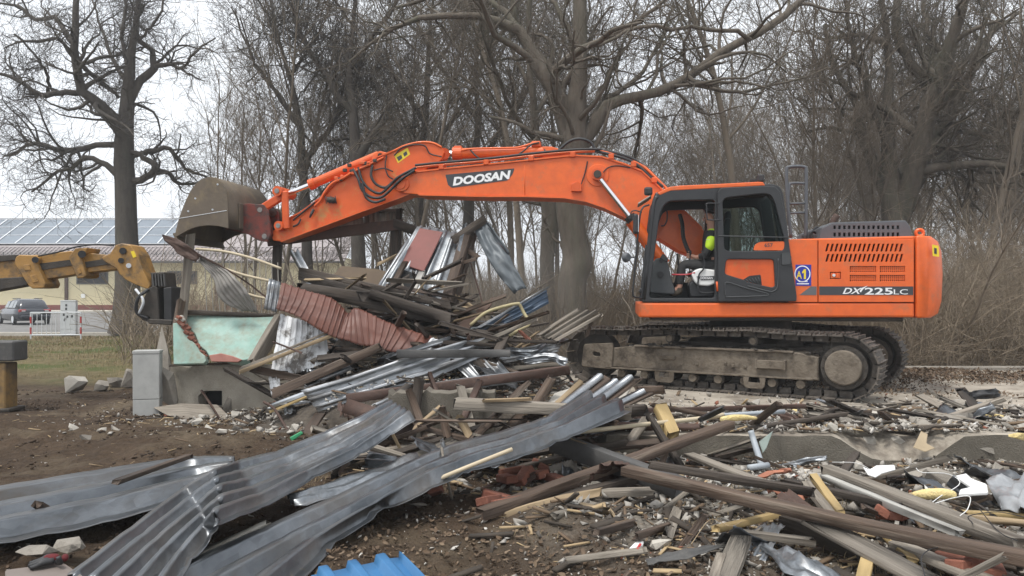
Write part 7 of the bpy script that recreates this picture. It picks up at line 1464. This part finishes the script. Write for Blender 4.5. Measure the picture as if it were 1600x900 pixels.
# more leaning and lying scrap that closes the gaps of the heap
q = random.Random(31)
for (a, da, b, db, w_, t_, m_, lab) in (
    ((640, 694), 8.7, (655, 596), 9.0, .12, .03, WOOD_DK, 'blackened board leaning on the left of the middle plinth'), ((668, 690), 8.6, (640, 612), 8.95, .08, .04, WOOD_BR, 'brown lath leaning crosswise on the middle plinth'),
    ((705, 700), 8.4, (748, 600), 8.95, .07, .05, IRON, 'rusty angle leaning on the middle plinth'), ((742, 690), 8.5, (720, 606), 8.95, .10, .03, WOOD_GREY, 'grey board leaning on the middle plinth'),
    ((820, 660), 8.5, (860, 595), 8.9, .10, .04, WOOD_BR, 'brown board leaning above the log'), ((850, 650), 8.4, (905, 600), 8.8, .06, .04, WOOD_PALE, 'pale lath leaning above the log'),
    ((560, 660), 8.9, (640, 604), 9.4, .14, .03, WOOD_DK, 'black board behind the end of the kinked sheet'), ((590, 690), 8.4, (700, 650), 8.8, .10, .04, WOOD_BR, 'brown plank across the dark gap'),
    ((600, 715), 7.9, (760, 665), 8.3, .07, .05, WOOD_DK, 'black lath across the dark gap'), ((625, 725), 7.6, (705, 690), 8.0, .12, .02, WOOD_GREY, 'grey board end in the dark gap'),
    ((760, 720), 7.3, (870, 700), 7.6, .10, .05, WOOD_DK, 'dark plank under the longest galvanised sheet'), ((780, 690), 7.9, (905, 672), 8.0, .09, .04, WOOD_BR, 'brown plank behind the cane pole'),
    ((930, 700), 7.5, (1040, 690), 7.8, .09, .04, WOOD_BR, 'brown plank above the sloping beams'), ((960, 665), 8.2, (1090, 668), 8.4, .08, .05, IRON, 'dark iron strip above the sloping beams'), ((985, 690), 7.9, (1010, 655), 8.3, .10, .03, WOOD_GREY, 'grey board stub beside the cane pole'),
    ((520, 600), 10.2, (640, 560), 10.5, .10, .03, WOOD_DK, 'charred lath on the silver sheet'), ((500, 560), 10.7, (600, 548), 10.7, .14, .03, WOOD_DK, 'charred board behind the dark brown beam'), ((640, 548), 10.5, (700, 530), 10.7, .08, .03, GALV, 'silver strip at the top of the silver sheet'),
    ((480, 600), 10.3, (545, 575), 10.5, .12, .02, GALV_DK, 'grey tin strip at the foot of the silver sheet'), ((720, 520), 11.1, (800, 530), 10.9, .12, .03, WOOD_DK, 'charred board under the yellow frame'), ((690, 480), 11.5, (720, 540), 11.0, .08, .04, WOOD_BR, 'brown lath below the brown timber')):
    beam('wood_plank', lab, W(*a, da), W(*b, db), w_, t_, m_, 'plank', up=(0, -.5, 1))
for (x0, x1, y0, y1, d0, d1, n, where) in ((480, 715, 428, 512, 11.2, 11.9, 44, 'in the upper heap behind the red-brown sheets'), (650, 820, 512, 592, 10.7, 11.4, 40, 'in the right of the heap'), (560, 900, 645, 725, 7.9, 8.7, 40, 'in the dark gap before the plinth'), (430, 560, 560, 640, 10.5, 11.0, 16, 'in the left of the heap')):
    for i in range(n):
        a = Vector(W(q.uniform(x0, x1), q.uniform(y0, y1), q.uniform(d0, d1))); L = q.uniform(.25, 1.0); an = q.gauss(-.25, .55) if q.random() < .7 else q.gauss(.6, .4)
        k = q.choice((0, 0, 0, 1, 1, 2, 3)); b = a + Vector((math.cos(an) * L, q.gauss(0, .2) * L, -math.sin(-an) * L * .6))
        nm = ('charred', 'brown', 'grey', 'pale')[k]; sz = 'thin' if L < .6 else 'long'
        beam('wood_splinter', f'{sz} {nm} splintered lath {where}', a, b, q.uniform(.025, .09), q.uniform(.012, .035), (WOOD_DK, WOOD_BR, WOOD_GREY, WOOD_PALE)[k], 'lath', ragged=.09, group=f'{sz} {nm} splintered laths {where}', roll=q.uniform(-.8, .8))
scr = []
for j in range(7):
    P_ = [[Vector((x, y, .06 * q.uniform(-1, 1))) for y in (-.18, 0, .18)] for x in (-.35 - .1 * (j % 3), -.1, .12, .35 + .1 * (j % 2))]
    t_ = sheet('metal_scrap', None, P_, 1 + j % 3, [GALV, GALV_DK, IRON, GALV, SLATE, GALV_DK, IRON][j], .03, 'trap', cat=None, dent=.02, torn=.25, crease=True); scr.append(t_)
def scrapfill(n, xr, yr, dens, where, grp, zo=.08):
    for i in range(n):
        for _ in range(200):
            x, y = q.uniform(*xr), q.uniform(*yr)
            if q.random() < float(dens(x, y)): break
        j = q.randrange(7); o = scr[j].copy(); COL.objects.link(o); s_ = q.uniform(.45, 1.1); o.location = (x, y, float(surf(x, y)) + zo * q.uniform(.3, 1.6)); o.rotation_euler = (q.gauss(0, .35), q.gauss(0, .35), q.uniform(0, 6.3)); o.scale = (s_, s_ * q.uniform(.4, 1), s_)
        nm = ['silver', 'dull grey', 'rusty', 'bright ribbed', 'slate', 'dark ribbed', 'brown ribbed'][j]; tag(o, f'{nm} torn metal scrap {where}', 'metal scrap', f'{nm} metal scraps {grp}')
scrapfill(46, (-4.0, .0), (10.0, 13.2), lambda x, y: np.clip(mound(x, y) * 1.3, 0, 1), 'in the debris heap', 'in the heap', .2)
scrapfill(16, (-1.6, 2.2), (6.8, 8.9), lambda x, y: .8, 'in front of the middle plinth', 'before the plinth')
scrapfill(22, (1.6, 6.5), (5.0, 8.0), lambda x, y: .8, 'among the planks on the right', 'among the right planks', .05)
scrapfill(8, (3, 7.5), (8.4, 10.2), lambda x, y: .8, 'on the slab right of the track', 'on the slab', .04)
for o in scr: bpy.data.objects.remove(o)
# ------------------------------------------------------------------ loose stuff: rubble crumbs, splinters, clods, leaves, grass
HULLS = []
for s in range(14):
    bm = bmesh.new(); q = np.random.default_rng(900 + s)
    for p in q.normal(size=(7, 3)):
        p /= np.linalg.norm(p); p = np.clip(p * q.uniform(.8, 1.2), -.8, .8); bm.verts.new(p * np.array([1, q.uniform(.5, 1), q.uniform(.14, .42)]))
    bmesh.ops.convex_hull(bm, input=bm.verts); bmesh.ops.delete(bm, geom=[v for v in bm.verts if not v.link_faces], context='VERTS'); bmesh.ops.triangulate(bm, faces=bm.faces)
    bm.verts.ensure_lookup_table(); bm.verts.index_update()
    HULLS.append((np.array([v.co[:] for v in bm.verts]), np.array([[v.index for v in f.verts] for f in bm.faces]))); bm.free()
bm = bmesh.new(); bm_box(bm, (0, 0, 0), (1, 1, 1)); bmesh.ops.triangulate(bm, faces=bm.faces); bm.verts.index_update()
BOXT = (np.array([v.co[:] for v in bm.verts]), np.array([[v.index for v in f.verts] for f in bm.faces])); bm.free()
def rotmats(ax, ay, az):
    cx, sx, cy, sy, cz, sz = np.cos(ax), np.sin(ax), np.cos(ay), np.sin(ay), np.cos(az), np.sin(az); n = len(ax)
    M = np.empty((n, 3, 3)); M[:, 0, 0] = cy * cz; M[:, 0, 1] = sx * sy * cz - cx * sz; M[:, 0, 2] = cx * sy * cz + sx * sz
    M[:, 1, 0] = cy * sz; M[:, 1, 1] = sx * sy * sz + cx * cz; M[:, 1, 2] = cx * sy * sz - sx * cz; M[:, 2, 0] = -sy; M[:, 2, 1] = sx * cy; M[:, 2, 2] = cx * cy
    return M
def scatter(name, label, xy, size, m, tmpl=None, seed=1, tilt=.6, lift=.25, stretch=None, zf=surf):
    q = np.random.default_rng(seed); n = len(xy); z = zf(xy[:, 0], xy[:, 1])
    M = rotmats(q.normal(size=n) * tilt, q.normal(size=n) * tilt, q.uniform(0, 6.28, n)); Vs, Fs, off = [], [], 0
    T = HULLS if tmpl is None else tmpl; which = q.integers(0, len(T), n)
    S = np.repeat(size[:, None], 3, 1) if stretch is None else size[:, None] * stretch
    for k, (tv, tf) in enumerate(T):
        i = np.where(which == k)[0]
        if not len(i): continue
        V = np.einsum('nij,nvj->nvi', M[i], tv[None] * S[i][:, None, :]) + np.stack([xy[i, 0], xy[i, 1], z[i] + S[i].min(1) * lift], 1)[:, None, :]
        Vs.append(V.reshape(-1, 3)); Fs.append((tf[None] + (np.arange(len(i)) * len(tv))[:, None, None] + off).reshape(-1, 3)); off += len(i) * len(tv)
    return tag(link(name, np_mesh(name, np.vstack(Vs), np.vstack(Fs)), m), label, None, None, 'stuff')
def sample(n, fn, xr, yr, seed):
    q = np.random.default_rng(seed); out = np.empty((0, 2)); 
    while len(out) < n:
        p = np.stack([q.uniform(*xr, n * 4), q.uniform(*yr, n * 4)], 1); out = np.vstack([out, p[q.random(n * 4) < fn(p[:, 0], p[:, 1])]])
    return out[:n]
def d_rubble(x, y):            # where the broken masonry lies thick
    r = gauss(x, y, 3.2, 7.4, 2.2, .85) + .8 * gauss(x, y, 5.6, 8.9, 2.2, 1.0) + .8 * gauss(x, y, 4.4, 7.0, 2.4, 1.1) + .8 * gauss(x, y, .6, 7.8, 1.3, .9) + .7 * gauss(x, y, 1.4, 5.9, 1.1, .8) + .5 * gauss(x, y, 2.9, 5.0, 1.5, .7) + .7 * gauss(x, y, 3.0, 9.2, 1.6, .6) + .8 * gauss(x, y, -1.5, 11.2, 2.4, 1.2)
    return np.clip(r * (.55 + 1.3 * (fbm(x, y, 1.5, 3) + .25)), 0, 1)
def d_left(x, y): return .6 * np.clip(.10 + .8 * gauss(x, y, -4.6, 10.6, 1.4, .8) + .6 * gauss(x, y, -3, 9.2, 1.0, .5), 0, 1)
def sizes(n, a, b, seed, p=2.2): return a + (b - a) * np.random.default_rng(seed).random(n) ** p
RUB1 = mat('grey_rubble', (.25, .23, .20), (.46, .43, .385), 5, .95, space='World', bump=.3); RUB2 = mat('pale_plaster_rubble', (.42, .39, .34), (.60, .57, .52), 4, .95, space='World'); RUB3 = mat('brick_rubble', (.27, .10, .06), (.20, .075, .045), 4, .95, space='World'); RUB4 = mat('dark_rubble', (.05, .042, .034), (.11, .095, .08), 4, .95, space='World')
WS1 = mat('brown_splinters', (.11, .07, .042), (.17, .12, .075), 2, .9, space='World'); WS2 = mat('pale_splinters', (.42, .31, .17), (.34, .25, .15), 2, .9, space='World'); WS3 = mat('dark_splinters', (.032, .025, .019), (.06, .047, .035), 2, .9, space='World')
box = (-6, 8); yb = (3.6, 11.5)
for nm, lab, n, a, b, m_, sd in (('rubble', 'grey masonry crumbs over the slab and the right foreground', 8000, .010, .085, RUB1, 51), ('rubble', 'pale plaster crumbs among the rubble', 4200, .008, .055, RUB2, 52), ('rubble', 'red brick crumbs among the rubble', 900, .010, .055, RUB3, 53), ('rubble', 'dark crumbs among the rubble', 3500, .010, .06, RUB4, 54)):
    scatter(nm, lab, sample(n, d_rubble, box, yb, sd), sizes(n, a, b, sd + 100, 2.6), m_, seed=sd)
for lab, n, m_, sd in (('fine pale grit in the rubble on the right', 6000, RUB2, 251), ('fine grey grit in the rubble on the right', 6000, RUB1, 252)):
    scatter('rubble', lab, sample(n, d_rubble, box, yb, sd), sizes(n, .004, .026, sd + 100, 1.6), m_, seed=sd)
scatter('rubble', 'crumbs of stone and plaster on the soil to the left', sample(600, d_left, (-9, -1.5), (7.5, 14), 55), sizes(600, .008, .05, 155, 3), RUB1, seed=55)
WCH = mat('white_chips', (.60, .585, .55), (.72, .71, .68), 6, .9, space='World')
scatter('rubble', 'white plaster shards in the rubble by the drain pipe', sample(420, lambda x, y: np.clip(gauss(x, y, 2.2, 7.6, 1.0, .5) + .5 * gauss(x, y, 2.6, 6.4, 1.6, .8) + .4 * gauss(x, y, 5, 9, 2.4, .8), 0, 1), (.5, 8), (4.5, 10.5), 58), sizes(420, .012, .075, 158, 2), WCH, seed=58, tilt=.7)
scatter('rubble', 'white crumbs sprinkled on the soil', np.vstack([sample(260, lambda x, y: np.full_like(x, .5), (-8, 0), (4.2, 13), 56), sample(240, lambda x, y: np.full_like(x, .5), (-1.5, 2.4), (4.2, 6.2), 57)]), sizes(500, .005, .035, 156, 3), RUB2, seed=56)
def d_splint(x, y): return np.clip(d_rubble(x, y) * .8 + .5 * gauss(x, y, 1.9, 5.4, 1.3, .8) + .5 * gauss(x, y, -.3, 8.2, 1.5, .8), 0, 1)
for lab, n, m_, sd, a, b in (('brown wood splinters strewn through the rubble', 1500, WS1, 61, .04, .28), ('pale wood splinters strewn through the rubble', 1500, WS2, 62, .03, .22), ('dark wood splinters strewn through the rubble', 1500, WS3, 63, .05, .34)):
    st = np.stack([np.ones(n), np.random.default_rng(sd).uniform(.06, .22, n), np.random.default_rng(sd + 1).uniform(.03, .09, n)], 1)
    scatter('wood_splinters', lab, sample(n, d_splint, box, yb, sd), sizes(n, a, b, sd + 200, 1.8), m_, [BOXT], sd, .22, 1.4, st)
n = 700; scatter('wood_splinters', 'small straw and splinters on the bare soil', sample(n, d_left, (-9, -1.5), (5, 14), 64), sizes(n, .03, .16, 264, 2), WS2, [BOXT], 64, .15, .6, np.stack([np.ones(n), np.full(n, .08), np.full(n, .05)], 1), gz)
# clods of earth
def d_soil(x, y): return np.clip((.25 + 1.6 * fbm(x, y, .9, 3)) * (1 - .8 * d_rubble(x, y)), 0, 1) * (~on_slab(x, y))
CLOD = mat('earth_clods', (.038, .025, .0155), (.088, .059, .037), 4, .97, space='World', bump=.5)
n = 16000; scatter('soil_clods', 'clods of dark earth over the churned ground', sample(n, d_soil, (-9, 3), (3.6, 14), 71), sizes(n, .006, .058, 72, 3.2), CLOD, seed=73, lift=.1, zf=gz)
# dead leaves and straw
bm = bmesh.new()
LV = np.array([(-.5, 0, .0), (-.15, .3, .10), (-.1, 0, -.02), (-.15, -.3, .08), (.3, .2, .05), (.5, 0, .18), (.3, -.2, .1)]); LF = np.array([(0, 2, 1), (0, 3, 2), (1, 2, 4), (2, 3, 6), (2, 5, 4), (2, 6, 5)]); bm.free()
LEAFM = mat('dead_leaves', (.125, .085, .054), (.215, .155, .10), 3, .9, space='World', rand=.1); LEAFD = mat('dark_dead_leaves', (.07, .045, .028), (.13, .085, .05), 3, .9, space='World')
def d_leaf(x, y): return np.clip(.9 * gauss(x, y, .2, 4.9, 1.8, .8) + .55 * gauss(x, y, 2.6, 4.7, 1.6, .6) + .3 * gauss(x, y, -2, 5.6, 1.4, 1.0) + .12, 0, 1) * (.3 + 1.6 * np.clip(fbm(x, y, 1.6, 3) + .35, 0, 1))
for n, m_, sd in ((1700, LEAFM, 81), (2600, LEAFD, 82)):
    scatter('fallen_leaves', 'brown fallen leaves on the soil in the foreground' if sd == 81 else 'dark rotting leaves on the soil in the foreground', sample(n, d_leaf, (-4, 5), (3.7, 7.5), sd), sizes(n, .015, .055, sd + 5, 1.2), m_, [(LV, LF)], sd, .5, .35, zf=gz)
nL = 5000; scatter('fallen_leaves', 'brown leaf litter along the back of the slab', np.vstack([sample(nL, lambda x, y: np.clip(.9 * np.exp(-((y - 14.6) / 1.0) ** 2) * (.4 + fbm(x, y, 1, 3) * 2), 0, 1), (4.5, 14), (12.2, 15.2), 83)]), sizes(nL, .02, .07, 88, 1.2), LEAFD, [(LV, LF)], 83, .6, .5); nL = 4000; scatter('fallen_leaves', 'pale leaf litter on the back of the slab', sample(nL, lambda x, y: np.clip(.7 * (.3 + fbm(x, y, 1, 3) * 2), 0, 1), (4.5, 14), (11, 15.2), 183), sizes(nL, .02, .06, 188, 1.2), LEAFM, [(LV, LF)], 183, .6, .5)
def blades(name, label, n, fn, xr, yr, h, m_, seed, zf=gz, lean=.5, wd=.006):
    q = np.random.default_rng(seed); p = sample(n, fn, xr, yr, seed); z = zf(p[:, 0], p[:, 1]); a = q.uniform(0, 6.28, n); L = q.uniform(*h, n); b = np.stack([p[:, 0], p[:, 1], z], 1)
    D = np.stack([np.cos(a) * lean * q.random(n), np.sin(a) * lean * q.random(n), np.ones(n)], 1); s = np.stack([-np.sin(a), np.cos(a), a * 0], 1) * wd * (p[:, 1:2] / 8)
    mid = b + D * (L * .55)[:, None]; tip = b + D * np.array([1.7, 1.7, .85]) * L[:, None]
    V = np.stack([b - s, b + s, mid + s * .7, mid - s * .7, tip], 1).reshape(-1, 3); i = np.arange(n) * 5
    return tag(link(name, np_mesh(name, V, [np.stack([i, i + 1, i + 2, i + 3], 1), np.stack([i + 3, i + 2, i + 4], 1)]), m_), label, None, None, 'stuff')
GR1 = mat('dry_grass_blades', (.20, .15, .08), (.29, .225, .13), .8, .9, space='World'); GR2 = mat('green_grass_blades', (.095, .125, .03), (.17, .17, .06), .6, .9, space='World')
ver = lambda x, y: np.clip((.5 + 1.2 * fbm(x, y, .5, 3)), 0, 1) * (y > 16.5 + 2.5 * fbm(x, y, .4, 3)) * (x / y < -.30)
blades('grass', 'dry tan grass on the verge behind the soil', 26000, ver, (-24, -5), (16, 32.8), (.03, .10), GR1, 91, wd=.0026); blades('grass', 'green grass patches on the verge', 16000, lambda x, y: np.clip(3 * fbm(x, y, .3, 3) + .25, 0, 1) * (y > 20) * (x / y < -.36), (-26, -7), (19, 32.8), (.03, .09), GR2, 92, wd=.0026)
blades('grass', 'sparse dead grass in the foreground soil', 3200, lambda x, y: np.clip(3.5 * fbm(x, y, 1.1, 3) - .1, 0, 1), (-5, 5), (3.8, 7.5), (.02, .09), GR1, 93, lean=1.4, wd=.004)
nD = 7000; scatter('soil_clods', 'dark dirt and litter on the slab right of the track', sample(nD, lambda x, y: np.clip((.35 + 2.2 * fbm(x, y, .8, 3)) * sstep(10.2, 11.5, y), 0, 1), (4.2, 14), (10, 15.2), 84), sizes(nD, .008, .05, 85, 2.5), CLOD, seed=86, lift=.1)
# ------------------------------------------------------------------ countable smaller pieces: planks and lumps thrown over the heap
q = random.Random(77); meshes = {}
for k, (m_, nm) in enumerate(((WOOD_DK, 'charred'), (WOOD_BR, 'brown'), (WOOD_GREY, 'grey'))):
    for j in range(4):
        meshes[(k, j)] = beam_mesh('wood_plank', [.5, .8, 1.1, 1.5][j], [.05, .08, .12, .07][j], [.03, .02, .025, .05][j], 'box', .09, seed=500 + k * 10 + j, n=4); meshes[(k, j)].materials.append(m_)
def fill(n, xr, yr, dens, where, grp, zoff=.06, kinds=(0, 1, 2)):
    pts = sample(n, dens, xr, yr, q.randrange(9999))
    for (x, y) in pts:
        k = q.choice(kinds); j = q.randrange(4); o = link('wood_plank', meshes[(k, j)], None); o['kind'] = 'thing'; z = float(surf(x, y)) + zoff * q.uniform(.3, 1.5)
        o.location = (x, y, z); s_ = .62 if y < 6.3 else 1.0; o.scale = (s_, s_, s_); o.rotation_euler = (q.gauss(0, .25), q.gauss(0, .28), q.gauss(0.3, .8)); nm = ('charred', 'brown', 'grey')[k]
        sz = ('short', 'broad', 'narrow', 'long thick')[j]; tag(o, f'{sz} broken {nm} board {where}', 'board', f'{sz} broken {nm} boards {grp}')
fill(95, (-4.2, .1), (10.4, 13.2), lambda x, y: np.clip(mound(x, y) * 1.2, 0, 1), 'lying in the thick of the debris heap', 'in the debris heap', .22, (0, 0, 1, 0, 2))
fill(26, (-1.6, 2.4), (7.2, 8.9), lambda x, y: np.full_like(x, .8), 'lying in front of the middle plinth', 'in front of the plinth', .10, (0, 1, 0, 2))
fill(26, (2.2, 7), (5.2, 8.0), lambda x, y: np.full_like(x, .8), 'lying in the rubble below the slab edge', 'below the slab edge', .07)
fill(30, (2.0, 7.2), (8.3, 10.8), lambda x, y: np.clip(gauss(x, y, 4.6, 9.0, 2.6, .9), 0, 1), 'lying on the slab in front of the track', 'on the slab', .03, (0, 1, 2, 2))
fill(16, (.5, 3.6), (4.3, 6.2), lambda x, y: np.full_like(x, .8), 'lying in the litter at the bottom of the view', 'in the bottom litter', .03, (1, 2, 2))
lumps = [hull_mesh('concrete_lump', 700 + j, .11, .085, .06, 12) for j in range(7)]
for j, me in enumerate(lumps): me.materials.append(CONC if j % 3 else CONC_LIGHT)
def lumpfill(n, xr, yr, dens, where, grp):
    for (x, y) in sample(n, dens, xr, yr, q.randrange(9999)):
        s = q.uniform(.35, 1.1); o = link('concrete_lump', q.choice(lumps), None); o.location = (x, y, float(surf(x, y)) + .03 * s); o.scale = (s, s, s); o.rotation_euler = (q.gauss(0, .4), q.gauss(0, .4), q.uniform(0, 6.3))
        tag(o, f'broken grey concrete lump {where}', 'lump', f'concrete lumps {grp}')
lumpfill(70, (2.4, 8), (8.3, 10.6), lambda x, y: np.clip(gauss(x, y, 5.8, 9.0, 2.2, .8), 0, 1), 'lying on the slab right of the track', 'on the slab')
lumpfill(60, (1.6, 6.5), (6.0, 8.0), d_rubble, 'lying below the broken slab edge', 'below the slab edge'); lumpfill(24, (-5.5, -2.6), (8.6, 11.3), lambda x, y: np.full_like(x, .6), 'lying before the turquoise wall', 'before the turquoise wall'); lumpfill(26, (-1.2, 1.8), (6.6, 8.9), lambda x, y: np.full_like(x, .6), 'lying under the log and cane pole', 'under the log')
# ------------------------------------------------------------------ dust hanging over the right of the heap
dm = bpy.data.materials.new('dust'); dm.use_nodes = True; N = dm.node_tree.nodes; L = dm.node_tree.links; N.clear()
o_ = N.new('ShaderNodeOutputMaterial'); pv = N.new('ShaderNodeVolumePrincipled'); pv.inputs['Color'].default_value = (.80, .76, .70, 1); L.new(pv.outputs[0], o_.inputs['Volume'])
tc_ = N.new('ShaderNodeTexCoord'); ln_ = N.new('ShaderNodeVectorMath'); ln_.operation = 'LENGTH'; L.new(tc_.outputs['Object'], ln_.inputs[0])
mr_ = N.new('ShaderNodeMapRange'); mr_.inputs['From Min'].default_value = .15; mr_.inputs['From Max'].default_value = 1; mr_.inputs['To Min'].default_value = .11; mr_.inputs['To Max'].default_value = 0; L.new(ln_.outputs['Value'], mr_.inputs[0])
nz_ = N.new('ShaderNodeTexNoise'); nz_.inputs['Scale'].default_value = 2.4; L.new(tc_.outputs['Object'], nz_.inputs['Vector'])
mu_ = N.new('ShaderNodeMath'); mu_.operation = 'MULTIPLY'; L.new(mr_.outputs[0], mu_.inputs[0]); L.new(nz_.outputs['Fac'], mu_.inputs[1]); L.new(mu_.outputs[0], pv.inputs['Density'])
bm = bmesh.new(); bmesh.ops.create_icosphere(bm, subdivisions=3, radius=1); du = link('dust', bm_mesh('dust', bm), dm); du.location = W(800, 452, 15.2); du.scale = (2.3, 1.9, 1.5)
tag(du, 'thin grey dust hanging between the heap and the thick oak', None, None, 'stuff')
# ------------------------------------------------------------------ the pale winter air itself
hz = bpy.data.materials.new('haze'); hz.use_nodes = True; N = hz.node_tree.nodes; L = hz.node_tree.links; N.clear()
o_ = N.new('ShaderNodeOutputMaterial'); pv = N.new('ShaderNodeVolumePrincipled'); pv.inputs['Color'].default_value = (.90, .93, .97, 1); pv.inputs['Density'].default_value = .0013; L.new(pv.outputs[0], o_.inputs['Volume'])
bm = bmesh.new(); bm_box(bm, (0, 65, 11.5), (310, 180, 27)); tag(link('haze', bm_mesh('haze', bm), hz), 'thin pale winter haze over the whole site', None, None, 'stuff')
